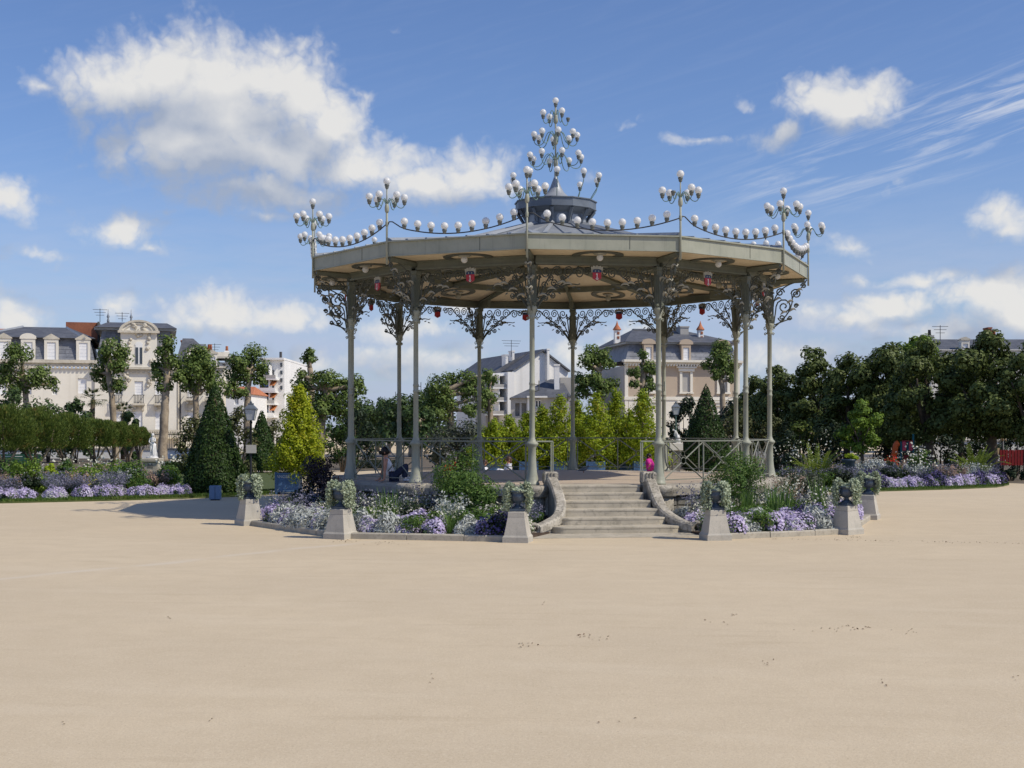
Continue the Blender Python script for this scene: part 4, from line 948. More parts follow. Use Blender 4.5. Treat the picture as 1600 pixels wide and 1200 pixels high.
# ------------------------------------------------------------------ dark trees on the right
RT = [(1178, 585, 705, 42, 70), (1214, 566, 705, 46, 68), (1272, 538, 705, 52, 66), (1325, 548, 705, 46, 63), (1385, 532, 703, 62, 62), (1448, 524, 698, 58, 58), (1500, 548, 700, 46, 64), (1548, 508, 695, 66, 56), (1606, 530, 695, 60, 54), (1240, 600, 700, 40, 74), (1300, 600, 700, 50, 76), (1420, 590, 700, 50, 72), (1160, 620, 705, 30, 76)]
tl = ['leftmost dark tree behind the right hand columns', 'dark pointed tree just right of the bandstand columns', 'tall dark tree rising behind the feathery yellow palm', 'dark tree in the dip between two taller crowns', 'broad dark tree behind the small light green tree',
      'large dark chestnut tree behind the red play panels', 'lower dark tree in front of the distant grey roof', 'tallest dark chestnut tree below the distant chimney', 'dark tree cut off by the right edge']
for i, (x, t, b, w, d) in enumerate(RT):
    round_tree(x, t, b, w*1.12, d, tl[i] if i < 9 else ['dark tree in the second row left of the small light tree', 'dark tree in the second row behind the small light tree', 'dark tree in the second row behind the red play panels', 'low dark tree between the two rightmost bandstand columns'][i-9], 'chestnut', None, leaf=.135, trunk_r=.24 if i in (5, 7) else .17)
round_tree(1432, 521, 600, 42, 82, 'yellowish green tree top behind the dark chestnut trees', 'lime', leaf=.17)
round_tree(1345, 622, 712, 38, 53, 'small light green tree before the dark park trees', 'lime', leaf=.10, trunk_r=.08)
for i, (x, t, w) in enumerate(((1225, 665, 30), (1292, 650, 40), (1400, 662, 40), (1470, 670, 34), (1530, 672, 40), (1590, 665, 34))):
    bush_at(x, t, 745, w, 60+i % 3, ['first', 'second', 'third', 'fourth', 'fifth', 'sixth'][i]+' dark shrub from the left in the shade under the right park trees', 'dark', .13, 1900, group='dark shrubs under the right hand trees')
bush_at(1150, 636, 715, 34, 63, 'yellowish olive shrub right of the dark clipped cone', 'olive', .14, 1800)
bush_at(1205, 640, 715, 30, 64, 'olive shrub between the two rightmost columns', 'olive', .14, 1600)
bush_at(1250, 648, 720, 28, 62, 'rust tinged olive shrub right of the bandstand', 'myrtle', .13, 1500)
# ------------------------------------------------------------------ clipped cones, golden trees in planters
cone_tree(336, 598, 779, 48, 41.6, 'large dark clipped yew cone beside the blue litter bin', n=15000, seed=4)
cone_tree(409, 640, 735, 26, 62, 'small dark clipped cone right of the left lantern', n=6000, seed=5, leaf=.10)
cone_tree(1103, 600, 735, 40, 60, 'dark clipped cone behind the bandstand near the right lantern', n=11000, seed=6, leaf=.09)
bush_at(555, 628, 730, 34, 68, 'dark green round shrub behind the left columns', 'dark', .15, 2400)
bush_at(535, 655, 735, 28, 64, 'low dark green shrub right of the golden tree', 'yew', .13, 2200)
bush_at(715, 648, 740, 56, 62, 'wide grey green shrub below the leaning plane trunk', 'juniper', .15, 4200, clumps=14)
bush_at(300, 640, 760, 34, 52, 'olive shrub left of the large yew cone', 'olive', .12, 2200)
bush_at(372, 628, 750, 32, 55, 'brownish olive shrub behind the left lantern', 'olive', .13, 2200)
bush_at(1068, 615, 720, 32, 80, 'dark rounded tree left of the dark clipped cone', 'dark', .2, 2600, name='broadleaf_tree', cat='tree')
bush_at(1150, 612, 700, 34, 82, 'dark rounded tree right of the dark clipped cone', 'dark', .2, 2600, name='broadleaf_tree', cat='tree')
def blue_planter(px, d, w, label, group=None, text=False, zs=.62):
    t = thing('blue_planter', label, 'planter', (P(px, HY, d)[0], d, 0), group=group)
    mb = MB(); mb.box((0, 0, .07+zs/2), (w, w, zs), ch=.012); mb.obj('planter_box', M['planter'], t)
    for sx in (-1, 1):
        for sy in (-1, 1):
            q = MB(); q.box((sx*(w/2-.03), sy*(w/2-.03), .04+zs/2), (.085, .085, zs+.12), ch=.01); q.obj('corner_post', M['planter'], t)
    for z in (.12, .07+zs*.66, .07+zs-.02):
        q = MB(); q.box((0, -w/2-.006, z), (w-.12, .03, .05)); q.obj('planter_rail', M['planter'], t)
    q = MB(); q.prism([(-w/2+.03, -w/2+.03), (w/2-.03, -w/2+.03), (w/2-.03, w/2-.03), (-w/2+.03, w/2-.03)], .07+zs, .075+zs); q.obj('planter_soil', M['soil'], t)
    if text:
        c = bpy.data.curves.new('lettering', 'FONT'); c.body = 'ANGERS'; c.size = .135; c.extrude = .004; c.align_x = 'CENTER'; c.materials.append(M['white'])
        tmp = link('lettering', c); dg = bpy.context.evaluated_depsgraph_get(); me = bpy.data.meshes.new_from_object(tmp.evaluated_get(dg)); bpy.data.objects.remove(tmp)
        o = link('lettering', me, t, (-.08, -w/2-.006, .07+zs*.74)); o.rotation_euler = (R(90), 0, 0); o['kind'] = 'stuff'
    return t
blue_planter(451, 42.6, .74, 'blue wooden planter box with white lettering left of the bandstand', None, True)
golden_tree(467, 600, 738, 50, 42.6, 'large golden yellow tree in the blue planter left of the bandstand', 'gold', .07, 21000, 11, spires=2)
gx = [(770, 655, 20), (795, 650, 22), (826, 640, 20), (848, 632, 20), (874, 616, 24), (902, 622, 18), (930, 612, 24), (962, 604, 22), (1004, 606, 26), (985, 640, 20)]
OR = ['first', 'second', 'third', 'fourth', 'fifth', 'sixth', 'seventh', 'eighth', 'ninth', 'tenth']
gl_lab = ['lowest golden tree at the left end of the planter row', 'low bushy golden tree beside the left rear column', 'golden tree just left of the front column', 'golden tree just right of the front column', 'rounded golden tree below the grey house roof', 'narrow golden tree behind the dark rear column',
          'golden tree before the flat topped plane tree', 'tallest spiky golden tree in the planter row', 'golden tree hiding the corner of the mansard house', 'short golden tree between the two tall ones']
for i, (x, t, w) in enumerate(gx):
    d = 57+(i % 2)*1.6
    golden_tree(x, t, 724, w*1.8, d, gl_lab[i], 'gold_green', .09, 7500, 20+i)
    blue_planter(x, d, .80, OR[sorted(range(10), key=lambda q: gx[q][0]).index(i)]+' blue planter box from the left in the row behind the bandstand', 'blue planters behind the bandstand')
for i, x in enumerate((750, 815, 890, 945, 1022)):
    bush_at(x, 672, 738, 24, 60.5+i % 2, OR[i]+' low golden green bush from the left between the blue planters', 'gold_green', .10, 2600, group='golden green bushes between the planters')
bush_at(428, 652, 740, 22, 64, 'small olive shrub between the dark cone and the golden tree', 'olive', .12, 1800)
# ------------------------------------------------------------------ mop headed myrtle trees on the left
MY = [(6, 636, 706, 52, 46.5), (55, 640, 706, 48, 49), (104, 648, 703, 40, 53), (150, 656, 700, 34, 58), (178, 660, 699, 28, 63), (200, 665, 698, 24, 68), (218, 669, 697, 18, 73)]
ml = ['nearest round headed myrtle tree at the left edge', 'second round headed myrtle tree from the left edge', 'myrtle tree with reddish tips before the palm', 'round headed myrtle tree in the middle of the receding row', 'fifth myrtle tree of the row in front of the mansion', 'second last and small myrtle tree left of the statue', 'smallest and last myrtle tree of the row beside the statue']
for i, (x, t, b, w, d) in enumerate(MY):
    s = d/F; r = rg_(100+i); rn = random.Random(i); tr = thing('myrtle_tree', ml[i], 'tree', ((x-800)*s, d, 0)); zt, zb, rw = EYE+(HY-t)*s, EYE+(HY-b)*s, w*s
    for k in range(4):
        a = k*1.6+rn.random(); mb = MB(); mb.tube([(.03*math.cos(a), .03*math.sin(a), 0), (.08*math.cos(a), .08*math.sin(a), zb*.55), (rw*.5*math.cos(a), rw*.5*math.sin(a), zb+.15*(zt-zb)), (rw*.6*math.cos(a), rw*.6*math.sin(a), zb+.6*(zt-zb))], [.07, .06, .035, .012], 6); mb.obj('trunk', M['bark_dark'] if k else M['bark'], tr)
    n = 11000; h = zt-zb; d_ = sph(n, r); d_[:, 2] = np.where(d_[:, 2] < -.8, -d_[:, 2], d_[:, 2]); rad = r.uniform(.35, 1, (n, 1))**.5
    lump = 1+.07*np.sin(d_[:, :1]*7+i)+.07*np.sin(d_[:, 1:2]*8)+.06*np.sin(d_[:, 2:]*9); C = d_*rad*lump*np.array([rw, rw, h*.56]); C[:, 2] += zb+h*.46
    N = unit(d_*.3+r.normal(size=(n, 3))*.7); fb = FB()
    T = unit(d_*.6+np.array([0, 0, .9])+r.normal(size=(n, 3))*.3); B = unit(np.cross(T, r.normal(size=(n, 3)))); l = r.uniform(.08, .15, (n, 1))
    fb.add(np.stack([C-T*l*.5, C+B*.016, C+T*l*.5, C-B*.016], 1).reshape(-1, 3), np.arange(4*n).reshape(-1, 4)); link('crown', fb.mesh('crown', L['myrtle']), tr)
for x, t, w, d, lab in ((20, 600, 42, 84, 'dark bushy tree behind the nearest myrtle trees'), (75, 622, 40, 82, 'low dark leafy tree before the left mansion wing'), (118, 618, 30, 80, 'dark leafy tree left of the palm tree'), (200, 640, 16, 84, 'low shrub between the palms before the mansion')):
    bush_at(x, t, 720, w, d, lab, 'plane_far', .2, 3000, name='broadleaf_tree', cat='tree', clumps=11)
def fan_palm(px, top, d, label, rw):
    s = d/F; zt = EYE+(HY-top)*s; t = thing('fan_palm', label, 'palm', ((px-800)*s, d, 0)); mb = MB(); mb.tube([(0, 0, 0), (0, 0, zt*.5), (.05, 0, zt-.5)], [.16, .17, .15], 8); mb.obj('trunk', M['bark_dark'], t)
    r = rg_(px); fb = FB()
    for k in range(26):
        a, e = r.uniform(0, 6.28), r.uniform(-.5, 1.3); dr = np.array([math.cos(a)*math.cos(e), math.sin(a)*math.cos(e), math.sin(e)]); c = np.array([.05, 0, zt-.5])+dr*rw*.55
        sd = unit(np.cross(dr, [0, 0, 1.])[None])[0]; strip(fb, [np.array([.05, 0, zt-.5]), c], .02)
        for q in np.linspace(-1.2, 1.2, 9):
            v = dr*math.cos(q)+sd*math.sin(q); strip(fb, [c, c+v*rw*.3, c+v*rw*.5-[0, 0, .12]], .035)
    link('fronds', fb.mesh('fronds', L['palm']), t)
fan_palm(144, 612, 86, 'fan palm with dark trunk before the mansion, left of the slim plane tree', 1.0)
fan_palm(192, 634, 90, 'low fan palm right of the slim plane tree trunk', .95)
# far treeline closing the view
r = rg_(77); fb = FB()
for k in range(150):
    x = -150+300*k/149+r.uniform(-1, 1); rr = r.uniform(1.6, 3.0); ball_leaves(fb, (x, 168+r.uniform(-6, 6), r.uniform(1.2, 3.0)), rr, 260, .55, .4, r, 8, .5)
tag(link('far_treeline', fb.mesh('far_treeline', L['plane_far'])), 'far off line of dark trees closing the view beyond the park', kind='stuff')
# ------------------------------------------------------------------ the flower bed round the bandstand
PED = [(-6.9, -5.1), (-4.43, -8.62), (-1.02, -9.42), (2.75, -8.92), (5.6, -7.55), (7.2, -3.25)]
BACK = [(7.3, .6), (6.7, 4.0), (4, 6.4), (0, 7.0), (-4, 6.2), (-6.5, 2.6), (-6.95, -1.5)]
def stair_pt(u, v):
    c, s = math.cos(SB), math.sin(SB); return (u*c+v*s, u*s-v*c)
Wd = lambda p: (p[0]+BX, p[1]+BY)
bed_poly = [Wd(p) for p in PED[3:]+BACK+PED[:3]+[stair_pt(-1.32, apf+1.9), stair_pt(-1.1, apf+.3), stair_pt(1.1, apf+.3), stair_pt(1.45, apf+1.9)]]
sb_ = MB(); n_ = len(bed_poly)
sb_.add([(x, y, -.05) for x, y in bed_poly]+[(x, y, .05) for x, y in bed_poly], [tuple(range(n_, 2*n_))]+[(i, (i+1) % n_, n_+(i+1) % n_, n_+i) for i in range(n_)])
tag(sb_.obj('flower_bed', M['soil']), kind='structure')
def kerb(a, b, k):
    ax, ay = a; bx_, by_ = b; ln_ = math.hypot(bx_-ax, by_-ay); t = thing('stone_kerb', k, 'kerb', (ax, ay, 0), math.atan2(by_-ay, bx_-ax))
    x = .22; r = random.Random(ln_)
    while x < ln_-.25:
        w = min(r.uniform(.95, 1.15), ln_-.2-x); mb = MB(); mb.box((x+w/2, 0, .035), (w-.012, .15, .16), ch=.02); o = mb.obj('kerb_stone', M['kerb'], t); o.location = (0, r.uniform(-.008, .008), r.uniform(-.006, .006)); x += w
kl = ['low stone kerb between the two leftmost pedestals', 'low stone kerb left of the bandstand stairs', 'low stone kerb right of the bandstand stairs', 'low stone kerb between the two rightmost pedestals']
for (a, b), k in zip(((0, 1), (1, 2), (3, 4), (4, 5)), kl): kerb(Wd(PED[a]), Wd(PED[b]), k)
pl_ = ['leftmost granite pedestal of the bandstand flower bed', 'granite pedestal at the left corner of the flower bed, second from the left', 'granite pedestal just left of the bandstand stairs', 'granite pedestal just right of the bandstand stairs', 'granite pedestal at the right corner of the flower bed, second from the right', 'rightmost granite pedestal of the bandstand flower bed']
ul_ = [s.replace('granite pedestal', 'dark blue iron urn on the pedestal').replace(' of the flower bed, second', ', second') for s in pl_]
vl_ = [s.replace('granite pedestal', 'silvery trailing plant in the urn').replace(' of the flower bed, second', ', second') for s in pl_]
ul_[0] = 'dark blue iron urn on the leftmost granite pedestal'; vl_[0] = 'silvery trailing plant spilling from the leftmost urn'; ul_[5] = 'dark blue iron urn on the rightmost granite pedestal'; vl_[5] = 'silvery trailing plant spilling from the rightmost urn'
def pedestal_parts(t):
    def sq(w): return [(-w, -w), (w, -w), (w, w), (-w, w)]
    a = MB(); a.prism(sq(.242), -.05, .10); a.prism(sq(.242), .10, .135, sq(.22)); a.obj('pedestal_base', M['granite'], t)
    b = MB(); b.prism(sq(.216), .135, .47, sq(.158)); b.obj('pedestal_body', M['granite'], t)
    c = MB(); c.prism(sq(.158), .474, .56, sq(.153)); c.prism(sq(.153), .56, .575, sq(.14)); c.obj('pedestal_cap', M['granite'], t)
ub = MB(); ub.box((0, 0, .025), (.27, .27, .05), ch=.008); ub.lathe([(.12, .05), (.11, .075), (.055, .11), (.045, .14), (.055, .155), (.11, .18), (.155, .23), (.165, .30), (.15, .33), (.165, .355), (.195, .37), (.195, .385), (.16, .38), (.14, .34)], (0, 0, 0), 16)
uh = MB()
for s in (-1, 1): uh.tube([(s*.15, 0, .23), (s*.22, 0, .25), (s*.225, 0, .31), (s*.165, 0, .335)], .012, 5)
ubm, uhm = ub.mesh('urn_bowl', M['urn']), uh.mesh('urn_handle', M['urn'])
def trailing(seed, n=88, gap=True):
    r = rg_(seed); fb = FB()
    for k in range(n):
        a = r.uniform(0, 2*PI)
        if abs(math.cos(a)) < .72: a = r.choice([0, PI])+r.normal()*.42
        out, drop = r.uniform(.05, .13), r.uniform(.12, .58); m = 22; t = np.linspace(0, 1, m)
        rad = .12+(out)*np.minimum(1, t*2.4)**.7; z = .42+.07*np.sin(np.minimum(t*2.4, 1)*PI)-drop*np.maximum(0, t-.25)**1.1
        C = np.stack([rad*math.cos(a), rad*math.sin(a), z], 1); C = np.repeat(C, 3, 0)+r.normal(size=(3*m, 3))*.022
        V, Q = leaf_quads(C, unit(r.normal(size=C.shape)+[math.cos(a), math.sin(a), .3]), .042, .040, r, .2); fb.add(V, Q)
    p, d = dome(300, .19, .08, r, .37); V, Q = leaf_quads(p, unit(d+r.normal(size=d.shape)*.4), .045, .04, r); fb.add(V, Q)
    return fb.mesh('strands', L['trail'])
PR0 = random.Random(4)
trm = [trailing(s) for s in (1, 2, 3)]
for i, p in enumerate(PED):
    x, y = Wd(p); rz = math.atan2(p[0], -p[1])*1.0
    t = thing('stone_pedestal', pl_[i], 'pedestal', (x, y, 0), rz-(.1 if i in (2, 3) else 0)); pedestal_parts(t)
    u = thing('garden_urn', ul_[i], 'urn', (x, y, .575), rz); link('urn_bowl', ubm, u); link('urn_handle', uhm, u)
    v = thing('trailing_plant', vl_[i], 'plant', (x, y, .575), PR0.uniform(-.35, .35)); link('strands', trm[i % 3], v)
# plant kinds, three of each
K = dict(lilac=[mk_mound(s, 'lilac') for s in (1, 2, 3)], pale=[mk_mound(s, 'lilac', 'silver', .33, .33, 300, 560, .048) for s in (4, 5)], violet=[mk_mound(s, 'violet', 'dark', .40, .44, 520, 620, .05) for s in (6, 7)],
         silver=[mk_silver(s) for s in (8, 9, 10)], grass=[mk_grass(s, .46, 60) for s in (11, 12)], iris=[mk_grass(s, .80, 46, 'blade', .22, .022, .35) for s in (13, 14)],
         gaura=[mk_gaura(s) for s in (15, 16, 17)], tallgaura=[mk_gaura(s, h=1.0, n=40, spread=.5) for s in (18, 19)], haze=[mk_haze(s) for s in (20, 21, 22)], low=[mk_bush(s, 'bush', .42, .50, 800, .07, .028) for s in (23, 24)],
         daisy=[mk_mound(s, 'white_petal', 'bush', .34, .46, 460, 230, .065) for s in (25, 26)], greygrass=[mk_gaura(s, 'silver', .8, 60, 10, .35, True, .05) for s in (27, 28)], pinkgrass=[mk_gaura(s, 'pink_petal', .7, 60, 14, .35, True, .045) for s in (29, 30)],
         dkbush=[mk_bush(s, 'dark', .4, .6, 800, .08, .035) for s in (31, 32)], yellow=[mk_gaura(s, 'yellow_petal', .6, 34, 5, .4, True, .045) for s in (33,)], lime=[mk_bush(s, 'lime', .5, .8, 900, .09, .045) for s in (34, 35)])
WORDS = dict(lilac='lilac flower mound', pale='pale lilac mound with silvery leaves', violet='dark violet flower mound', silver='silver leaved mound', grass='arching green grass tuft', iris='clump of sword shaped leaves',
             gaura='airy white flower clump', tallgaura='tall airy white flower clump', haze='hazy bluish grey flower clump', low='low leafy green plant', daisy='green mound with white daisies', greygrass='clump of pale silvery spikes', pinkgrass='clump of pinkish brown spikes',
             dkbush='small dark leafy plant', yellow='small yellow flower clump', lime='bright green leafy plant')
NM = dict(lilac='flower_mound', pale='flower_mound', violet='flower_mound', silver='silver_mound', grass='grass_tuft', iris='iris_clump', gaura='flower_clump', tallgaura='flower_clump', haze='flower_clump', low='leafy_plant', daisy='flower_mound', greygrass='flower_clump', pinkgrass='flower_clump', dkbush='leafy_plant', yellow='flower_clump', lime='leafy_plant')
PR = random.Random(12); PUT = {}
def put(kind, x, y, where, sc=1.0, z=.04):
    parts = PR.choice(K[kind]); k = sc*PR.uniform(.88, 1.14)
    t = thing(NM[kind], WORDS[kind]+' '+where, 'grass' if kind in ('grass',) else 'plant' if kind in ('low', 'dkbush', 'lime', 'iris', 'silver') else 'flowers', (x, y, z), PR.uniform(0, 6.28), WORDS[kind]+' '+where, (k, k, k*PR.uniform(.9, 1.1)))
    for nm, me in parts: link(nm, me, t)
    PUT.setdefault((WORDS[kind], where), []).append(t)
    return t
def along(a, b, t, w):
    """a point at t along the kerb from a to b and w inside it"""
    dx, dy = b[0]-a[0], b[1]-a[1]; l = math.hypot(dx, dy); nx, ny = -dy/l, dx/l
    if nx*a[0]+ny*a[1] > 0: nx, ny = -nx, -ny
    return (a[0]+dx*t+nx*w+BX, a[1]+dy*t+ny*w+BY)
ROWS = [
 (0, 1, 'between the two leftmost pedestals', [
   (.34, 'lilac silver pale silver silver pale silver silver'.split(), .98), (.85, 'lilac pale silver lilac pale silver grass silver'.split(), 1.0),
   (1.4, 'gaura low iris gaura low gaura iris'.split(), .95), (2.0, 'haze dkbush haze gaura haze dkbush'.split(), 1.0), (2.7, 'dkbush haze dkbush haze'.split(), 1.0)]),
 (1, 2, 'left of the stairs', [
   (.36, 'pale silver pale low lilac grass silver pale violet'.split(), .92), (.90, 'gaura lilac lilac low gaura low low violet'.split(), 1.0),
   (1.45, 'iris gaura gaura greygrass low daisy daisy'.split(), .95), (2.1, 'iris tallgaura haze greygrass low low haze'.split(), .85), (2.75, 'iris dkbush low greygrass dkbush low'.split(), .8)]),
 (3, 4, 'right of the stairs', [
   (.34, 'lilac silver low lilac pale lilac silver'.split(), 1.0), (.85, 'gaura lilac lilac silver lilac pale violet'.split(), .98),
   (1.4, 'low gaura iris low low pale violet'.split(), .95), (2.1, 'pale lilac low low iris gaura'.split(), .95), (2.8, 'pale silver low low gaura'.split(), .85)]),
 (4, 5, 'between the two rightmost pedestals', [
   (.36, 'lilac lilac pale lilac pale lilac lilac pale lilac'.split(), .95), (.9, 'violet low pale violet gaura iris gaura lilac'.split(), 1.0),
   (1.5, 'iris low iris tallgaura low haze low gaura'.split(), 1.05), (2.1, 'iris low tallgaura haze greygrass haze'.split(), 1.05)]),
]
for ia, ib_, where, rows in ROWS:
    a, b = PED[ia], PED[ib_]
    for w, kinds, sc in rows:
        n = len(kinds)
        for k, kind in enumerate(kinds):
            lo, hi = (.10, .92) if w < 1.2 else (.06, .96)
            x, y = along(a, b, lo+(hi-lo)*(k+.5)/n+PR.uniform(-.015, .015), w+PR.uniform(-.08, .08))
            lx, ly = x-BX, y-BY
            if math.hypot(lx, ly) < 5.85: continue
            c, s = math.cos(-SB), math.sin(-SB); u, v = lx*c-ly*s, -(lx*s+ly*c)
            if abs(u) < 1.55 and v < apf+2.7: continue
            put(kind, x, y, where, sc)
for p0, p1, where in ((PED[5], BACK[0], 'beside the right end of the platform'), (BACK[6], PED[0], 'beside the left end of the platform')):
    for k in range(10): 
        x, y = along(p0, p1, (k+.5)/10, .35+.55*(k % 2)); put(('lilac', 'haze', 'gaura', 'dkbush')[k % 4], x, y, where)
def one(parts, name, label, cat, px, d, z=.04, rz=0., sc=1.):
    t = thing(name, label, cat, (P(px, HY, d)[0], d, z), rz, None, sc)
    for nm, me in parts: link(nm, me, t)
    return t
one(mk_bush(51, 'bush', .66, 1.66, 7500, .060, .026, 22), 'shrub', 'tall fine leaved green bush before the platform left of the stairs', 'shrub', 722, 27.2, .05)
one(mk_bush(57, 'bush', .42, 1.1, 3000, .060, .026, 14), 'shrub', 'lower green bush at the right side of the tall green bush', 'shrub', 752, 27.0, .05)
one(mk_bush(52, 'bush', .70, 1.62, 5600, .060, .024, 22), 'shrub', 'tall grey green bush before the platform right of the stairs', 'shrub', 1155, 28.3, .05)
one(mk_bush(53, 'purple_leaf', .50, 1.45, 2600, .07, .035, 18), 'shrub', 'dark purple leaved shrub at the left end of the platform', 'shrub', 496, 32.6, .05)
one(mk_bush(54, 'purple_leaf', .34, 1.1, 1400, .07, .035, 14), 'shrub', 'low dark purple leaved shrub beside the blue planter', 'shrub', 516, 31.0, .05)
one(mk_haze(61, 'pink_petal', 1.0, 60, .5), 'flower_clump', 'tall clump of mauve flowers at the left corner of the platform', 'flowers', 535, 30.2)
one(mk_haze(62, 'pink_petal', 1.1, 60, .5), 'flower_clump', 'tall wiry clump of mauve flowers right of the rightmost column', 'flowers', 1232, 30.5)
one(mk_bush(55, 'juniper', .55, 1.15, 2600, .06, .022, 16), 'shrub', 'grey green wiry shrub right of the rightmost column', 'shrub', 1252, 31.4)
one(mk_haze(63, 'haze_petal', 1.0, 70, .5), 'flower_clump', 'pale haze of flowers before the right part of the platform', 'flowers', 1098, 27.9)
one(mk_haze(64, 'haze_petal', 1.15, 60, .5), 'flower_clump', 'pale violet flower clump left of the tall green bush', 'flowers', 668, 27.6)
# ------------------------------------------------------------------ beds on the lawns
def edge_d(px, poly, i0, i1):
    best = None
    for i in range(i0, i1):
        (x0, y0), (x1, y1) = poly[i], poly[i+1]; p0, p1 = 800+F*x0/y0, 800+F*x1/y1
        if p0 <= px <= p1: t = (px-p0)/(p1-p0); return y0+(y1-y0)*t
    return None
for k, x in enumerate(range(-2, 296, 12)):
    e = edge_d(x, LEFT_LAWN, 0, 6)
    if x in (58, 70, 106, 118, 142, 190, 202): continue
    d = e+.85+PR.uniform(-.1, .1); put(PR.choice(['lilac', 'pale', 'lilac', 'lilac']), (x-800)*d/F, d, 'fronting the left lawn bed', .82, .05)
    if k % 2: d += .6; put('pale', (x+5-800)*d/F, d, 'fronting the left lawn bed', .8, .05)
for k in range(88):
    x = PR.uniform(-6, 290); e = edge_d(x, LEFT_LAWN, 0, 6) or 38; d = e+1.5+8.5*PR.random()**1.1
    if 284-(d-38)*2 < x: continue
    if 226 < x < 252 and d > 43: continue
    put(PR.choice(['haze', 'haze', 'haze', 'low', 'pinkgrass', 'low', 'greygrass', 'yellow', 'lime', 'haze', 'low', 'dkbush']), (x-800)*d/F, d, 'in the left lawn bed', 1.05, .05)
for x, top, d, w, lab, mt in ((40, 706, 40.6, 36, 'tall yellow green shrub in the left lawn bed', 'lime'), (12, 712, 43, 30, 'leafy green shrub at the left edge of the lawn bed', 'bush'), (203, 715, 42.5, 33, 'wide bright green shrub left of the statue pedestal', 'bush'), (100, 716, 46, 20, 'small green shrub with pale blooms under the myrtle trees', 'bush'), (76, 722, 44.5, 15, 'small lime yellow plant under the myrtle trees', 'lime_leaf'), (262, 722, 48, 20, 'small leafy shrub right of the statue pedestal', 'bush'), (140, 722, 52, 22, 'low shrub with white roses under the myrtle trees', 'bush')):
    bush_at(x, top, HY+F*EYE/d-1, w, d, lab, mt, .085, 1800)
for qi, (x, y, d) in enumerate(((152, 722, 51), (165, 719, 51.5), (258, 722, 49.5), (268, 719, 49), (108, 724, 46.5), (140, 727, 50))):
    r = rg_(x); c = r.normal(size=(26, 3))*[.28, .2, .14]; V, Q = leaf_quads(c, unit(r.normal(size=c.shape)+[0, -.5, .6]), .085, .085, r, .1); o = link('rose_blooms', np_mesh('rose_blooms', V, Q, L['white_petal']), None, P(x, y, d))
    tag(o, {108: 'first', 140: 'second', 152: 'third', 165: 'fourth', 258: 'fifth', 268: 'sixth'}[x]+' cluster of white rose blooms from the left in the left lawn bed', 'flowers', 'white rose blooms of the left lawn bed')
for k, x in enumerate(range(1366, 1560, 10)):
    e = edge_d(x, RIGHT_LAWN, 0, 5) or 47.5; d = e+1.0+PR.uniform(-.12, .12); put(PR.choice(['lilac', 'pale', 'lilac', 'violet']), (x-800)*d/F, d, 'fronting the right lawn bed', .95, .05)
for k in range(70):
    x = PR.uniform(1222, 1548); e = edge_d(x, RIGHT_LAWN, 0, 5) or 43.5; d = e+1.9+8*PR.random()**1.2
    put(PR.choice(['haze', 'haze', 'haze', 'violet', 'pinkgrass', 'low', 'dkbush', 'yellow', 'greygrass', 'low', 'dkbush']), (x-800)*d/F, d, 'in the right lawn bed', 1.1, .05)
one(mk_fern(71, 34, 1.5, up=.95), 'feathery_palm', 'yellow green plant with long arching feathery fronds right of the bandstand', 'plant', 1275, 46.5, .05)
one(mk_fern(72, 40, 1.5, 'fern'), 'feathery_palm', 'feathery green plant in the right lawn bed near the red fence', 'plant', 1522, 51.0, .05)
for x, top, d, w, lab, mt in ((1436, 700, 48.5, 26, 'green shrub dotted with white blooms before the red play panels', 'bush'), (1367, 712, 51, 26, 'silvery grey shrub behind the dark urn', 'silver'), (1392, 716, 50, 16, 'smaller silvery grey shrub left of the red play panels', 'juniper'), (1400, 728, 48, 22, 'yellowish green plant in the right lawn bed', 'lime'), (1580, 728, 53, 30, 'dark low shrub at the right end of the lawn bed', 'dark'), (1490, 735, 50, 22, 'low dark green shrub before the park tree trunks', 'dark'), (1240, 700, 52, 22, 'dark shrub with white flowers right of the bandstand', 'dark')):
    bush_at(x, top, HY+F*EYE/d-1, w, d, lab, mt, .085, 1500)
for x, y, d in ((1432, 704, 48.2), (1446, 712, 48), (1422, 718, 48), (1232, 702, 51.5), (1282, 692, 50), (1250, 708, 51.5), (1458, 730, 47.9)):
    r = rg_(x); c = r.normal(size=(34, 3))*[.3, .2, .2]; V, Q = leaf_quads(c, unit(r.normal(size=c.shape)+[0, -.5, .6]), .075, .075, r, .1); o = link('white_blooms', np_mesh('white_blooms', V, Q, L['white_petal']), None, P(x, y, d))
    tag(o, {1232: 'first', 1250: 'second', 1282: 'third', 1422: 'fourth', 1432: 'fifth', 1446: 'sixth', 1458: 'seventh'}[x]+' cluster of white blooms from the left in the right lawn bed', 'flowers', 'white blooms of the right lawn bed')
t = thing('garden_urn', 'dark teal urn holding a lime yellow plant in the right lawn bed', 'urn', (P(1326, HY, 50)[0], 50, .05)); 
q = MB(); q.lathe([(.16, 0), (.17, .25), (.10, .32), (.10, .42), (.2, .55), (.24, .80), (.29, .86), (.29, .9), (.22, .88)], (0, 0, 0), 14); q.obj('urn_bowl', M['urn'], t)
one(mk_bush(73, 'lime_leaf', .26, .35, 420, .09, .06, 7), 'leafy_plant', 'lime yellow plant leaning out of the dark teal urn', 'plant', 1333, 50, .86)
one(mk_gaura(74, 'red_petal', .95, 16, 16, .12, True, .10), 'flower_clump', 'red flower spike before the rear railing left of the front column', 'flowers', 703, 46, .0, 0, 1.0)
one(mk_mound(75, 'red_petal', 'bush', .3, .5, 200, 200, .07), 'flower_mound', 'orange red flowers beside the red play panels', 'flowers', 1393, 52, .5)
ORD = 'first second third fourth fifth sixth seventh eighth ninth tenth eleventh twelfth thirteenth fourteenth fifteenth sixteenth seventeenth eighteenth nineteenth twentieth'.split()
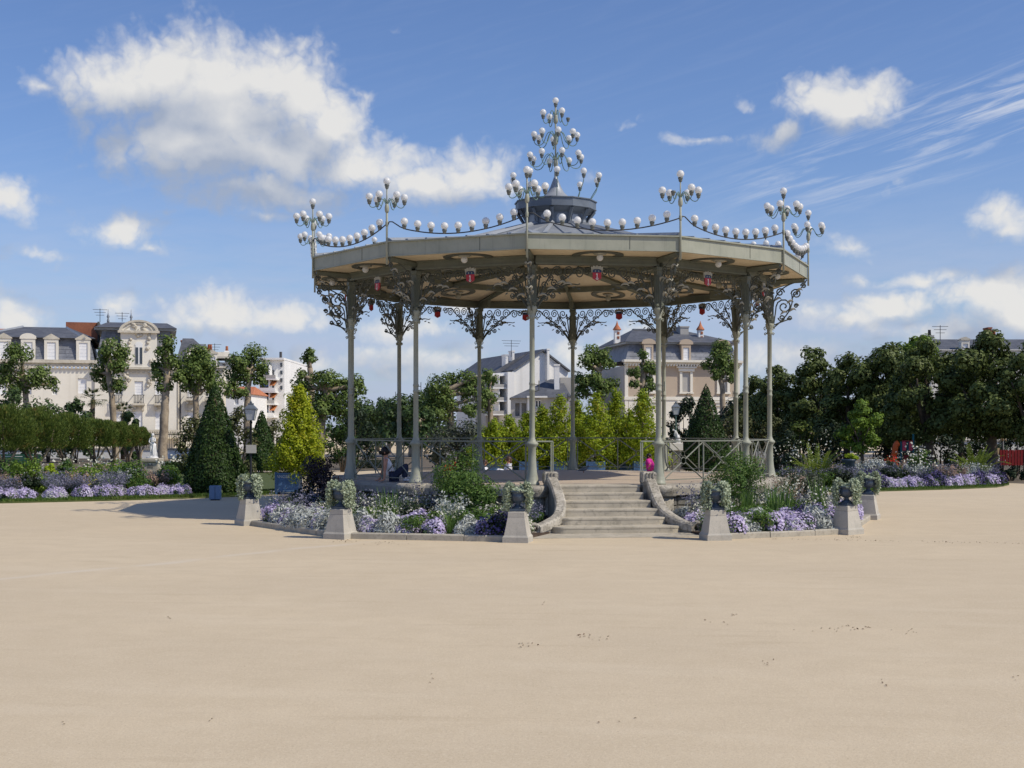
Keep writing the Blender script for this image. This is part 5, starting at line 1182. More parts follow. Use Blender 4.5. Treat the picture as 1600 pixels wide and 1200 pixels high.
ORD += ['twenty-'+o for o in ORD[:9]]+['thirtieth']+['thirty-'+o for o in ORD[:9]]+['fortieth']+['forty-'+o for o in ORD[:9]]
for (wd, where), ts in PUT.items():
    ts.sort(key=lambda t: t.location.x/t.location.y)
    for k, t in enumerate(ts):
        t['label'] = (ORD[k]+' '+wd+' from the left '+where) if len(ts) > 1 else wd+' '+where
        if len(ts) == 1: del t['group']
# short lawn grass, denser at the edge that shows
def lawn_blades(poly, i0, i1, n, seed, dry):
    r = rg_(seed); A = np.array(poly[i0:i1+1]); seg = r.integers(0, len(A)-1, n); t = r.uniform(0, 1, (n, 1)); p = A[seg]*(1-t)+A[seg+1]*t; p[:, 1] += r.uniform(0, 1, n)**1.4*2.2
    h = r.uniform(.05, .11, n); le = r.normal(size=(n, 2))*.03; b = np.column_stack([p, np.full(n, .045)]); w = r.uniform(.006, .012, n); an = r.uniform(0, PI, n); dx = np.column_stack([np.cos(an)*w, np.sin(an)*w, np.zeros(n)])
    top_ = b+np.column_stack([le, h]); V = np.stack([b-dx, b+dx, top_], 1).reshape(-1, 3)
    return np_mesh('lawn_grass', V, np.arange(3*n).reshape(-1, 3), L['lawn_dry' if dry else 'lawn'])
for poly, i0, i1, n, s_, lab in ((LEFT_LAWN, 0, 6, 26000, 1, 'short grass edging the left lawn bed'), (RIGHT_LAWN, 0, 5, 20000, 2, 'short grass edging the right lawn bed')):
    o = link('lawn_grass', lawn_blades(poly, i0, i1, n, s_, False)); tag(o, lab, kind='stuff')
o = link('dry_grass', lawn_blades(LEFT_LAWN, 3, 6, 3500, 3, True)); tag(o, 'dry grass blades by the blue litter bin', kind='stuff')
# leaf litter and crumbs on the sand
r = rg_(9); lit_ = [(918, 995, 16, 26), (820, 1006, 8, 22), (1148, 960, 4, 8), (1345, 981, 14, 40), (1418, 988, 5, 14), (1378, 1067, 4, 6), (262, 966, 3, 5), (327, 1124, 2, 5), (104, 1138, 2, 5), (1122, 973, 5, 22), (1300, 985, 9, 60), (1190, 1035, 5, 40), (1585, 1062, 3, 6), (848, 943, 2, 5), (665, 1060, 3, 60), (980, 1130, 3, 60)]
CC = []
for x, y, n, sp in lit_:
    d = gd(y)
    for _ in range(n): dd = d+r.normal()*.12; CC.append(((x+r.normal()*sp*.5-800)*dd/F, dd, .006))
for x0, y0, x1, y1, n in ((1175, 842, 1600, 850, 80),):
    for _ in range(n): f = r.uniform(); y = y0+(y1-y0)*f+r.normal()*.6; d = gd(y); CC.append(((x0+(x1-x0)*f-800)*d/F, d, .012))
for px, py in ((543, 846), (1330, 840), (600, 850)):
    for _ in range(18): d = gd(py+r.normal()*1.5); CC.append(((px+r.normal()*14-800)*d/F, d, .014))
CC = np.array(CC); V, Q = leaf_quads(CC, unit(r.normal(size=CC.shape)*.35+[0, 0, 1]), .030, .016, r, .3)
M['litter'] = pm('dry_leaf', (.17, .12, .08), (.25, .18, .12), 8, .9)
tag(link('leaf_litter', np_mesh('leaf_litter', V, Q, M['litter'])), 'dry leaves and crumbs scattered on the sand', kind='stuff')
# ------------------------------------------------------------------ buildings
class Bld:
    """a building whose front faces the camera; x and z are given in the photograph's pixels at the distance of its front"""
    def __init__(s, name, label, px, d, cat='building', rz=0.):
        s.d = d; s.s = d/F; s.px = px; s.t = thing(name, label, cat, ((px-800)*s.s, d, 0), R(rz))
    def x(s, p): return (p-s.px)*s.s
    def z(s, p): return EYE+(HY-p)*s.s
    def part(s, mb, name, mat, parent=None, kind=None):
        o = mb.obj(name, M[mat], parent or s.t)
        if kind: o['kind'] = kind
        return o
    def wall(s, x0, x1, ytop, ybot, mat, ops=(), y=0., thick=.5, name='wall', depth=.22):
        """front wall with openings (x0, x1, top, bottom, kind[, trim])"""
        X0, X1, Z1 = s.x(x0), s.x(x1), s.z(ytop); Z0 = 0 if ybot is None else s.z(ybot); mb = MB()
        O = [(s.x(a), s.x(b), s.z(t_), s.z(bt)) for a, b, t_, bt, *_ in ops]
        xs = sorted({X0, X1, *[v for o in O for v in o[:2]]}); zs = sorted({Z0, Z1, *[v for o in O for v in o[2:]]})
        for i in range(len(xs)-1):
            for j in range(len(zs)-1):
                cx, cz = (xs[i]+xs[i+1])/2, (zs[j]+zs[j+1])/2
                if any(a < cx < b and q < cz < t_ for a, b, t_, q in O): continue
                mb.quad((xs[i], y, zs[j]), (xs[i+1], y, zs[j]), (xs[i+1], y, zs[j+1]), (xs[i], y, zs[j+1]))
        for a, b, t_, q in O:
            e = y+depth
            mb.quad((a, y, q), (a, y, t_), (a, e, t_), (a, e, q)); mb.quad((b, y, t_), (b, y, q), (b, e, q), (b, e, t_)); mb.quad((a, y, t_), (b, y, t_), (b, e, t_), (a, e, t_)); mb.quad((b, y, q), (a, y, q), (a, e, q), (b, e, q))
        mb.quad((X0, y, Z1), (X1, y, Z1), (X1, y+thick, Z1), (X0, y+thick, Z1)); mb.quad((X0, y+thick, Z0), (X0, y, Z0), (X0, y, Z1), (X0, y+thick, Z1)); mb.quad((X1, y, Z0), (X1, y+thick, Z0), (X1, y+thick, Z1), (X1, y, Z1))
        w = s.part(mb, name, mat)
        for o, op in zip(O, ops): s.window(o, y, op[4], w, depth)
        return w
    def window(s, o, y, kind, parent, depth=.22):
        a, b, t_, q = o; e = y+depth-.02; w, h = b-a, t_-q
        if kind == 'shutter':
            m = MB(); m.box(((a+b)/2, e-.02, (t_+q)/2), (w, .05, h)); wd = s.part(m, 'window', 'shutter', parent)
            k = MB(); n = 5
            for i in range(n): k.box(((a+b)/2, e-.05, q+h*(i+.5)/n), (w*.94, .03, h/n-.03))
            s.part(k, 'shutter_slats', 'shutter', wd, 'stuff')
        elif kind in ('glass', 'cross'):
            m = MB(); f = .09
            m.box((a+f/2, e-.04, (t_+q)/2), (f, .08, h)); m.box((b-f/2, e-.04, (t_+q)/2), (f, .08, h)); m.box(((a+b)/2, e-.04, t_-f/2), (w-2*f, .08, f)); m.box(((a+b)/2, e-.04, q+f/2), (w-2*f, .08, f))
            m.box(((a+b)/2, e-.045, (t_+q)/2), (.10 if kind == 'glass' else .22, .09, h-2*f))
            if kind == 'cross': m.box(((a+b)/2, e-.05, q+h*.72), (w-2*f, .08, .18))
            wd = s.part(m, 'window', 'white', parent)
            for k in (-1, 1):
                p = MB(); p.box(((a+b)/2+k*w/4, e+.005, (t_+q)/2), (w/2-f, .02, h-f)); s.part(p, 'pane', 'glass', wd)
        elif kind == 'dark':
            p = MB(); p.box(((a+b)/2, e+.4, (t_+q)/2), (w, .05, h)); wd = s.part(p, 'window', 'glass', parent)
        else: return
    def box(s, name, x0, x1, yt, yb, mat, y0=-.1, y1=.3, parent=None):
        m = MB(); zb = 0 if yb is None else s.z(yb); m.box(((s.x(x0)+s.x(x1))/2, (y0+y1)/2, (s.z(yt)+zb)/2), (s.x(x1)-s.x(x0), y1-y0, s.z(yt)-zb)); return s.part(m, name, mat, parent)
    def hip(s, name, x0, x1, ye, rx0, rx1, yr, mat, dep, over=.15, parent=None):
        """hipped roof: eave x0..x1 at ye, ridge rx0..rx1 at yr"""
        A, B, Z, a, b, T = s.x(x0)-over, s.x(x1)+over, s.z(ye), s.x(rx0), s.x(rx1), s.z(yr); m = MB(); y0, y1, ym = -over, dep, dep/2
        m.add([(A, y0, Z), (B, y0, Z), (B, y1, Z), (A, y1, Z), (a, ym, T), (b, ym, T)], [(0, 1, 5, 4), (1, 2, 5), (2, 3, 4, 5), (3, 0, 4), (3, 2, 1, 0)]); return s.part(m, name, mat, parent)
    def mansard(s, name, x0, x1, yt, yb, mat, inset, dep, parent=None):
        A, B, Z0, Z1, k = s.x(x0), s.x(x1), s.z(yb), s.z(yt), inset; m = MB()
        m.prism([(A, 0), (B, 0), (B, dep), (A, dep)], Z0, Z1, [(A+k, k), (B-k, k), (B-k, dep-k), (A+k, dep-k)]); o = s.part(m, name, mat, parent)
        q = MB(); n = max(2, int((Z1-Z0)/.35))
        for i in range(1, n):
            f = i/n; yy = k*f; q.box(((A+B)/2, yy-.012, Z0+(Z1-Z0)*f), (B-A-2*k*f, .03, .025))
        s.part(q, 'slate_courses', mat, o, 'stuff'); return o
    def dormer(s, cx, w, yt, yb, wk, ped='tri', wmat='facade', pw=1.5, y=-.05):
        """dormer with pilasters, shuttered window and a pediment"""
        X, W, T, Bt = s.x(cx), w*s.s, s.z(yt), s.z(yb); m = MB(); e = W*.30
        m.box((X-W/2-e/2, y+.3, (T+Bt)/2), (e, .7, T-Bt)); m.box((X+W/2+e/2, y+.3, (T+Bt)/2), (e, .7, T-Bt)); m.box((X, y+.3, T+.15), (W+2*e, .7, .3)); m.box((X, y+.55, (T+Bt)/2), (W, .1, T-Bt))
        d = s.part(m, 'dormer', wmat); s.window((X-W/2, X+W/2, T, Bt), y, wk, d, .12)
        p = MB(); hw = W*pw*.62; zt = T+.3
        if ped == 'tri': p.extr([(X-hw, zt), (X+hw, zt), (X+hw, zt+.10), (X, zt+hw*.72), (X-hw, zt+.10)], y-.12, y+.9)
        else: p.extr([(X-hw, zt), (X+hw, zt)]+[(X+hw*math.cos(PI*q/10), zt+.08+hw*.62*math.sin(PI*q/10)) for q in range(11)], y-.12, y+.9)
        s.part(p, 'pediment', 'facade_trim' if ped == 'tri' else wmat, d)
    def cornice(s, x0, x1, yt, yb, mat='facade_trim', n=0, y0=-.45):
        A, B, T, Bt = s.x(x0), s.x(x1), s.z(yt), s.z(yb); m = MB(); h = T-Bt
        m.box(((A+B)/2, y0/2+.05, T-h*.18), (B-A+.5, -y0+.1, h*.36)); m.box(((A+B)/2, y0/4+.03, T-h*.55), (B-A+.2, -y0/2+.06, h*.34)); c = s.part(m, 'cornice', mat)
        if n:
            k = MB(); k.box((0, y0*.32, T-h*.78), ((B-A)/n*.5, -y0*.6, h*.36)); me = k.mesh('modillion', M[mat])
            for i in range(n): link('modillion', me, c, (A+(B-A)*(i+.5)/n, 0, 0))
        return c
    def balcony(s, cx, w, yt, ys, yb, mat='facade_trim'):
        X, W = s.x(cx), w*s.s; m = MB(); m.box((X, -.45, s.z(ys)-.10), (W*1.15, .9, .2)); m.box((X-W*.4, -.3, s.z(yb)+.25), (.22, .5, .5)); m.box((X+W*.4, -.3, s.z(yb)+.25), (.22, .5, .5)); m.box((X, -.2, s.z(yb)+.3), (W*.6, .3, .4)); b = s.part(m, 'balcony', mat)
        q = MB(); q.box((X, -.82, s.z(yt)), (W, .05, .06)); q.box((X, -.82, s.z(ys)+.1), (W, .04, .05))
        n = max(5, int(W/.13))
        for i in range(n): q.box((X-W/2+W*(i+.5)/n, -.82, (s.z(yt)+s.z(ys))/2), (.055, .05, s.z(yt)-s.z(ys)))
        q.box((X-W/2, -.42, s.z(yt)), (.05, .8, .06)); q.box((X+W/2, -.42, s.z(yt)), (.05, .8, .06)); s.part(q, 'balcony_railing', 'rail_dark', b, 'stuff')
    def chimney(s, x0, x1, yt, yb, mat='brick', pots=0, dep=1.2, y=3., pot='tile'):
        m = MB(); m.box(((s.x(x0)+s.x(x1))/2, y+dep/2, (s.z(yt)+s.z(yb))/2), (s.x(x1)-s.x(x0), dep, s.z(yt)-s.z(yb))); m.box(((s.x(x0)+s.x(x1))/2, y+dep/2, s.z(yt)+.06), (s.x(x1)-s.x(x0)+.12, dep+.12, .14)); c = s.part(m, 'chimney', mat)
        for i in range(pots):
            q = MB(); q.lathe([(.16, 0), (.13, .5), (.15, .55)], (s.x(x0)+(s.x(x1)-s.x(x0))*(i+.5)/pots, y+dep/2, s.z(yt)+.1), 8); s.part(q, 'chimney_pot', pot, c)
    def antenna(s, cx, yt, yb, y=3., w=.7):
        m = MB(); X = s.x(cx); m.tube([(X, y, s.z(yb)), (X, y, s.z(yt))], .03, 4)
        for k in range(3): m.tube([(X-w+.15*k, y, s.z(yt)-.1-.28*k), (X+w-.15*k, y, s.z(yt)-.1-.28*k)], .02, 4)
        s.part(m, 'antenna', 'rail_dark')
    def block(s, x0, x1, yt, mat, dep, y=.5, name='wall_body'):
        m = MB(); m.prism([(s.x(x0), y), (s.x(x1), y), (s.x(x1), dep), (s.x(x0), dep)], 0, s.z(yt)); return s.part(m, name, mat)
# --- the cream mansion on the left
B = Bld('mansion', 'cream stone mansion with slate mansard roof and a carved round gable', 150, 130, rz=15)
sh_ = 'shutter'
B.block(-60, 147.5, 577, 'facade', 14); B.block(150, 345, 577, 'facade', 14)
B.wall(-60, 148, 576, None, 'facade', [(-34, -22, 590, 617, sh_), (6, 18, 590, 617, sh_), (44, 55, 590, 617, sh_), (85, 92.5, 590, 617, 'glass'), (123, 136, 591, 615, sh_), (44, 55, 641, 672, sh_), (85, 97, 641, 672, sh_), (123, 136, 641, 672, sh_)])
B.wall(148.3, 272, 580, None, 'facade', [(178, 190, 592, 617, 'glass'), (208, 221, 595, 617, sh_), (239, 252, 595, 617, sh_), (206, 220, 642, 671, sh_), (239, 252, 642, 671, sh_), (176, 189, 642, 671, sh_)], y=-.25)
B.wall(272.3, 345, 577, None, 'facade', [(288, 300, 597, 619, sh_), (317, 325, 597, 619, 'glass'), (288, 300, 643, 671, sh_), (317, 329, 643, 671, 'glass')], y=.15)
B.cornice(-60, 148, 563, 577, n=34); B.cornice(148, 272, 573, 583, n=16, y0=-.7); B.cornice(272, 345, 570, 578, n=10)
B.mansard('mansard_roof', -60, 148, 529, 564, 'slate_light', .5, 13.5)
B.hip('roof', -60, 147, 529, 32, 103, 505, 'slate', 13.5)
for x, pd in ((-22, 'tri'), (15, 'tri'), (50, 'arc'), (84, 'tri'), (131, 'tri')): B.dormer(x, 13, 536, 563, sh_, pd)
for x0, x1, y0, y1 in ((100, 111, 507, 530), (33, 14, 507, 529)):
    m = MB(); m.tube([(B.x(x0), 6.6, B.z(y0-1.5)), (B.x(x1+(22 if x1 > x0 else -40)), -.2, B.z(y1))], .16, 4); B.part(m, 'hip_flashing', 'zinc')
B.box('brick_gable', 96, 146, 493, 535, 'brick', 9, 12); B.box('brick_gable', 146.3, 149, 492, 527, 'mortar', 8.5, 12)
B.mansard('mansard_roof', 148, 272, 514, 574, 'slate_light', .7, 12)
B.box('roof_band', 147, 272, 511, 514.5, 'zinc', .3, 11.5)
B.hip('roof', 150, 270, 511, 164, 258, 496, 'slate', 11.5)
for x in (165, 201):
    m = MB(); m.lathe([(.1, 0), (.14, .2), (.07, .45), (.16, .6), (.05, .9), (.02, 1.4)], (B.x(x), 5.6, B.z(497)), 8); B.part(m, 'roof_finial', 'zinc')
gx0, gx1, gc = B.x(187), B.x(242), B.x(214.5); rw_ = (gx1-gx0)/2
m = MB(); zs_ = B.z(518)
m.extr([(gx0, B.z(573)), (gx1, B.z(573)), (gx1, zs_)]+[(gc+rw_*math.cos(PI*q/14), zs_+rw_*.62*math.sin(PI*q/14)) for q in range(1, 14)]+[(gx0, zs_)], -.55, 1.6); ga = B.part(m, 'carved_gable', 'facade')
m = MB()
for k, (r0, r1, yy) in enumerate(((1.10, .93, -.75), (.80, .72, -.66))):
    a = [(gc+rw_*r0*math.cos(PI*q/14), zs_+rw_*.62*r0*math.sin(PI*q/14)) for q in range(15)]; b = [(gc+rw_*r1*math.cos(PI*q/14), zs_+rw_*.62*r1*math.sin(PI*q/14)) for q in range(14, -1, -1)]; m.extr(a+b, yy, -.5 if k else 1.7)
m.box((gc, -.72, zs_), (rw_*2.3, .4, .22)); B.part(m, 'gable_arch', 'facade_trim', ga)
for i, (x, y, w, h) in enumerate(((201, 535, 5, 26), (229, 535, 5, 26), (197, 562, 7, 14), (235, 562, 7, 14), (214.5, 512, 22, 6), (214.5, 520, 8, 10), (206, 508, 6, 6), (224, 508, 6, 6))):
    m = MB(); r = random.Random(i)
    for k in range(7): m.ball((B.x(x+r.uniform(-.4, .4)*w), -.58, B.z(y+r.uniform(-.5, .5)*h)), r.uniform(.12, .24), 6, 4)
    B.part(m, 'carved_ornament', 'facade_trim', ga, 'stuff')
o_ = (B.x(209.5), B.x(220), B.z(540), B.z(569)); m = MB(); m.box(((o_[0]+o_[1])/2, -.56, (o_[2]+o_[3])/2), (o_[1]-o_[0]+.1, .04, o_[2]-o_[3]+.1)); m.lathe([(.45, -.0), (.45, .02)], (0, 0, -50), 8); 
wn = MB(); wn.extr([(o_[0], o_[3]), (o_[1], o_[3]), (o_[1], o_[2])]+[((o_[0]+o_[1])/2+.42*math.cos(PI*q/8), o_[2]+.42*math.sin(PI*q/8)) for q in range(1, 8)]+[(o_[0], o_[2])], -.60, -.545); wo_ = B.part(wn, 'window', 'white', ga)
for k in (-1, 1): m = MB(); m.box(((o_[0]+o_[1])/2+k*.2, -.61, (o_[2]+o_[3])/2-.05), (.26, .02, o_[2]-o_[3]-.2)); B.part(m, 'pane', 'glass', wo_)
B.dormer(172, 11, 540, 566, sh_, 'tri', y=-.25); B.dormer(253, 11, 548, 566, sh_, 'tri', y=-.25)
for x, w in ((184, 12), (214.5, 16), (245.5, 14)): B.balcony(x, w, 617, 630, 641)
for x in (197, 231):
    m = MB(); r = random.Random(x)
    for k in range(10): m.ball((B.x(x)+r.uniform(-.25, .25), -.4, B.z(583+k*2.2)), r.uniform(.14, .26)*(1-.05*k), 6, 4)
    B.part(m, 'carved_bracket', 'facade_trim', None, 'stuff')
m = MB(); m.extr([(B.x(285), B.z(641)), (B.x(303), B.z(641)), (B.x(303), B.z(632)), (B.x(294), B.z(627)), (B.x(285), B.z(632))], -.02, .16); B.part(m, 'carved_panel', 'facade_trim')
B.balcony(294, 14, 613, 622, 631); B.balcony(322, 12, 613, 622, 631)
bt = MB(); bt.box((B.x(238), -1.2, B.z(673)), (B.x(278)-B.x(196), .4, .16)); bt.box((B.x(238), -1.2, B.z(681)), (B.x(278)-B.x(196), 1.4, .3)); tr_ = B.part(bt, 'terrace_balustrade', 'facade_trim')
k = MB(); k.lathe([(.05, 0), (.10, .12), (.05, .3), (.07, .42)], (0, -1.2, B.z(680)+.05), 6); km = k.mesh('baluster', M['facade_trim'])
for i in range(24): link('baluster', km, tr_, (B.x(198+i*3.4), 0, 0))
m = MB(); m.tube([(B.x(277.5), -.1, 0), (B.x(277.5), -.1, B.z(580))], .08, 6); B.part(m, 'drain_pipe', 'rail_dark')
B.chimney(241, 266, 510, 528, 'brick', 5, y=7); B.chimney(281, 299, 523, 540, 'brick', 0, y=8)
B.hip('roof', 271, 345, 571, 283, 300, 520, 'slate', 12)
B.dormer(297, 11, 552, 569, sh_, 'tri'); B.dormer(327, 10, 555, 569, sh_, 'tri')
B.antenna(154, 478, 500); B.antenna(188, 483, 498)
B2 = Bld('townhouse', 'orange tiled house at the far left edge behind the mansion', -10, 150)
B2.block(-90, 18, 540, 'facade_trim', 10, y=0); B2.hip('roof', -90, 20, 540, -60, 4, 509, 'tile', 9); 
# --- cream terraces and the apartment block with awnings
B = Bld('apartment_house', 'cream house with a terraced top floor right of the mansion', 340, 138, rz=12)
B.block(320, 372, 566, 'facade', 12); B.wall(320, 372, 566, None, 'facade', [(346, 352, 568, 577, 'dark'), (333, 339, 580, 590, 'glass'), (352, 358, 585, 596, 'glass'), (362, 368, 585, 596, 'glass')])
B.box('terrace_wall', 318, 374, 557, 560, 'facade_trim', -.6, 5); B.box('terrace_storey', 324, 358, 549, 557.5, 'facade', 1, 8); B.box('roof_box', 311, 322, 536, 557, 'zinc', 2, 5)
B.chimney(324, 330, 544, 550, 'brick', 2, y=4); B.chimney(351, 357, 548, 566, 'white_render', 1, y=2); B.antenna(335, 534, 549)
B = Bld('tiled_house', 'low white house with an orange tiled roof left of the awnings', 372, 120)
B.block(353, 392, 616, 'white_render', 8); B.wall(353, 392, 616, None, 'white_render', [(366, 373, 619, 632, 'glass'), (380, 386, 619, 632, 'glass')]); B.hip('roof', 352, 393, 616, 360, 385, 602, 'tile', 8)
B = Bld('apartment_block', 'white apartment block with blue and orange awnings on its balconies', 420, 128)
B.block(404, 440, 560, 'white_render', 16, y=1.6); B.box('flat_roof', 402, 440.5, 558, 561, 'white_render', 1, 16)
for k, (yt, aw) in enumerate(((578, None), (598, 'awn_blue'), (617, 'awn_blue'), (637, 'awn_blue'))):
    B.box('balcony_slab', 404, 432-k, yt+13, yt+15.5, 'white_render', -.2, 1.65)
    B.box('balcony_front', 404, 431-k, yt+8, yt+13, 'white' if k % 2 else 'grey_render', -.22, -.12)
    B.box('window', 408, 424, yt-1, yt+8, 'glass', 1.52, 1.62)
    if aw:
        for (xa, xb, mt, dz) in ((408, 420, 'awn_blue', 0), (420.5, 429, 'awn_orange', -1)):
            m = MB(); X0, X1 = B.x(xa), B.x(xb); m.add([(X0, 1.5, B.z(yt-3+dz)), (X1, 1.5, B.z(yt-3+dz)), (X1, -.1, B.z(yt+5+dz)), (X0, -.1, B.z(yt+5+dz)), (X0, 1.5, B.z(yt-3+dz)-.03), (X1, 1.5, B.z(yt-3+dz)-.03), (X1, -.1, B.z(yt+5+dz)-.03), (X0, -.1, B.z(yt+5+dz)-.03)], [(3, 2, 1, 0), (4, 5, 6, 7), (2, 3, 7, 6), (3, 0, 4, 7), (1, 2, 6, 5)]); B.part(m, 'awning', mt)
for x in (404.6, 420): B.box('balcony_divider', x, x+.9, 570, 655, 'white_render', -.1, 1.7)
for k, yy in enumerate((566, 578, 590, 602)): B.box('window', 433.5, 437, yy, yy+6, 'glass', 1.5, 1.62)
B = Bld('tower_block', 'bluish grey tower block far off behind the apartments', 455, 320)
B.block(440, 459, 575, 'far_grey', 20, y=0); B.box('tower_top', 441, 457, 568, 575.5, 'zinc', 1, 14); B.box('roof_plant', 444, 449, 563, 568.5, 'far_grey', 3, 8); m = MB(); m.tube([(B.x(436.5), 2, 0), (B.x(436.5), 2, B.z(549))], .35, 5); B.part(m, 'antenna', 'rail_dark')
for k, yy in enumerate((580, 588, 596)):
    B.box('window', 442, 449, yy, yy+4, 'glass', -.05, .05); B.box('window', 451, 457, yy, yy+4, 'glass', -.05, .05)
# --- the white gable house, the grey house before it
B = Bld('gable_house', 'white gable house with tall chimneys and stacked balconies seen through the bandstand', 845, 140, rz=20)
m = MB(); W_ = lambda x, y: (B.x(x), B.z(y))
m.extr([(B.x(800), 0), (B.x(891), 0), W_(891, 580), W_(847, 549), W_(800, 580)], 0, .5); B.part(m, 'gable_wall', 'white_render')
m = MB(); m.extr([W_(799, 580), W_(847, 548.4), W_(893, 580.6), W_(893, 578), W_(847, 545.6), W_(797, 579)], -.35, 20); B.part(m, 'roof', 'slate')
m = MB(); m.extr([W_(772, 585), W_(800, 583), W_(846, 547.5), W_(840, 548.5), W_(783, 580)], 3.2, 3.6); B.part(m, 'roof_slope', 'slate')
B.box('stair_tower', 788.5, 799.6, 582, None, 'white_render', -.3, 4); B.box('wall_body', 800, 890, 582, None, 'white_render', .52, 20)
B.box('balcony_back', 767, 788.3, 590, None, 'grey_render', 2.6, 6); B.box('balcony_roof', 765, 788.3, 584, 588, 'white_render', .4, 6)
for k, yy in enumerate((602, 622, 643)):
    B.box('balcony_slab', 766, 788.2, yy+4, yy+6, 'white_render', 0, 2.7); B.box('balcony_front', 766, 788.2, yy-1, yy+4, 'grey_render', 0, .1); B.box('window', 771, 776, yy-10, yy-2, 'glass', 2.5, 2.62); B.box('window', 780, 786, yy-10, yy-2, 'glass', 2.5, 2.62); B.box('balcony_divider', 776.6, 778, yy-16, yy+4, 'white_render', .2, 2.7)
B.chimney(807.5, 812, 553, 575, 'white_render', 0, y=4); B.chimney(824.5, 828, 546, 566, 'white_render', 0, y=5); B.chimney(852.5, 856, 547, 594, 'white_render', 0, y=-.6, dep=.9); B.chimney(858.5, 862, 551, 560, 'rail_dark', 0, y=4); B.chimney(862.3, 866, 550, 563, 'white_render', 0, y=4); B.antenna(812, 529, 556, w=1.1)
B = Bld('grey_house', 'grey house with a dark hipped roof and pale chimney in front of the white gable', 840, 124)
B.wall(798, 890, 620, None, 'grey_render', [(836, 846, 625, 637, 'glass'), (805, 812, 630, 650, 'dark'), (815, 822, 630, 650, 'dark'), (862, 870, 628, 640, 'glass')]); B.block(798, 890, 620, 'grey_render', 8)
B.box('white_post', 824, 827, 620, None, 'white_render', -.15, .1)
m = MB(); A = lambda x, y, z_: (B.x(x), y, B.z(z_))
m.add([A(796, -.4, 622), A(893, -.4, 621), A(893, 8, 621), A(796, 8, 622), A(862, 4, 590), A(880, 4, 590)], [(0, 1, 5, 4), (1, 2, 5), (2, 3, 4, 5), (3, 0, 4), (3, 2, 1, 0)]); B.part(m, 'roof', 'slate')
m = MB(); m.add([A(828, -.6, 620.5), A(853, -.6, 620.5), A(846, 3, 603), A(836, 3, 603)], [(0, 1, 2, 3)]); m.add([A(828, -.6, 620.6), A(836, 3, 603), A(836, 3.4, 606), A(828, 2, 620)], [(0, 1, 2, 3)]); B.part(m, 'roof_gable', 'slate')
B.box('eave_band', 823, 855, 619, 621.5, 'white_render', -.7, 0); B.chimney(867, 875, 570, 612, 'white_render', 0, y=1.5, dep=1.2); B.box('side_wall', 877, 905, 588, None, 'grey_render', 3, 9)
# --- the mansard house
B = Bld('mansard_house', 'tan house with a dark slate mansard roof and two small red capped turrets', 1066, 125, rz=11)
B.block(974, 1160, 572, 'grey_render', 11, y=.02)
ops = [(x-6.5, x+6.5, 582, 612, 'cross') for x in (1011, 1072, 1133)]+[(x-6.5, x+6.5, 636, 672, 'cross') for x in (1011, 1072, 1133)]
w = B.wall(973.8, 1160, 572, None, 'tan_render', ops)
for x in (1011, 1072, 1133):
    for yt, yb in ((582, 612), (636, 672)):
        m = MB(); X0, X1 = B.x(x-6.6), B.x(x+6.6)
        for q in (X0-.12, X1+.12): m.box((q, -.06, (B.z(yt)+B.z(yb))/2), (.24, .16, B.z(yt)-B.z(yb)+.1))
        m.box(((X0+X1)/2, -.12, B.z(yt)+.24), (X1-X0+.75, .3, .28)); m.box(((X0+X1)/2, -.18, B.z(yt)+.48), (X1-X0+1.1, .42, .14)); m.box(((X0+X1)/2, -.1, B.z(yb)-.12), (X1-X0+.6, .26, .16)); B.part(m, 'window_surround', 'facade', w)
for x in (975.6, 1158): B.box('quoin_strip', x-2.6, x+2.6, 571, None, 'facade', -.06, .12)
B.box('string_course', 972, 1161, 620, 625, 'facade', -.14, .1); B.box('lower_facing', 979, 1155, 625.2, None, 'facade', -.05, .02)
B.cornice(973, 1161, 563, 573, 'facade', n=40, y0=-.7)
B.mansard('mansard_roof', 974, 1160, 537, 564, 'slate_light', .6, 11.5); B.box('roof_band', 975, 1159, 534.6, 537.4, 'zinc', .2, 11)
B.hip('roof', 975, 1159, 535, 1012, 1096, 509, 'slate', 11)
for x in (1011, 1072, 1133): B.dormer(x, 9.5, 543, 563, sh_, 'arc', 'tan_render', 1.9)
B.chimney(1082, 1096, 507, 528, 'grey_render', 0, y=3.5, dep=1.3); B.box('ridge_zinc', 1012, 1096, 507.8, 509.2, 'zinc', 5.2, 5.8)
for x, yt, yb in ((972.5, 514, 535), (1110.5, 512, 530)):
    m = MB(); m.box((B.x(x), 2.6, (B.z(yt)+B.z(yb))/2), (.52, .52, B.z(yt)-B.z(yb))); c = B.part(m, 'turret', 'white_render'); m = MB(); m.lathe([(.42, 0), (.42, .08), (.16, .45), (.05, .75), (.02, .9)], (B.x(x), 2.6, B.z(yt)), 8); B.part(m, 'turret_cap', 'tile', c)
    for zz in (yt+5, yt+12):
        if zz < yb-4: m = MB(); m.box((B.x(x)+.05, 2.32, B.z(zz)), (.22, .05, .24)); B.part(m, 'brick_inset', 'brick', c)
# --- a roof behind the park trees on the right
B = Bld('long_house', 'long house with a grey roof behind the park trees on the right', 1540, 112)
B.block(1455, 1700, 546, 'facade', 10, y=0); B.hip('roof', 1455, 1700, 548, 1478, 1690, 524, 'slate', 10); B.dormer(1508, 8, 537, 547, 'shutter', 'tri'); B.dormer(1560, 8, 537, 547, 'shutter', 'tri'); B.chimney(1476, 1482, 521, 530, 'grey_render', 1, y=4, pot='rail_dark'); B.chimney(1571, 1576, 508, 530, 'brick', 0, y=4); B.chimney(1578, 1586, 522, 530, 'tile', 2, y=4); B.antenna(1487, 504, 528)
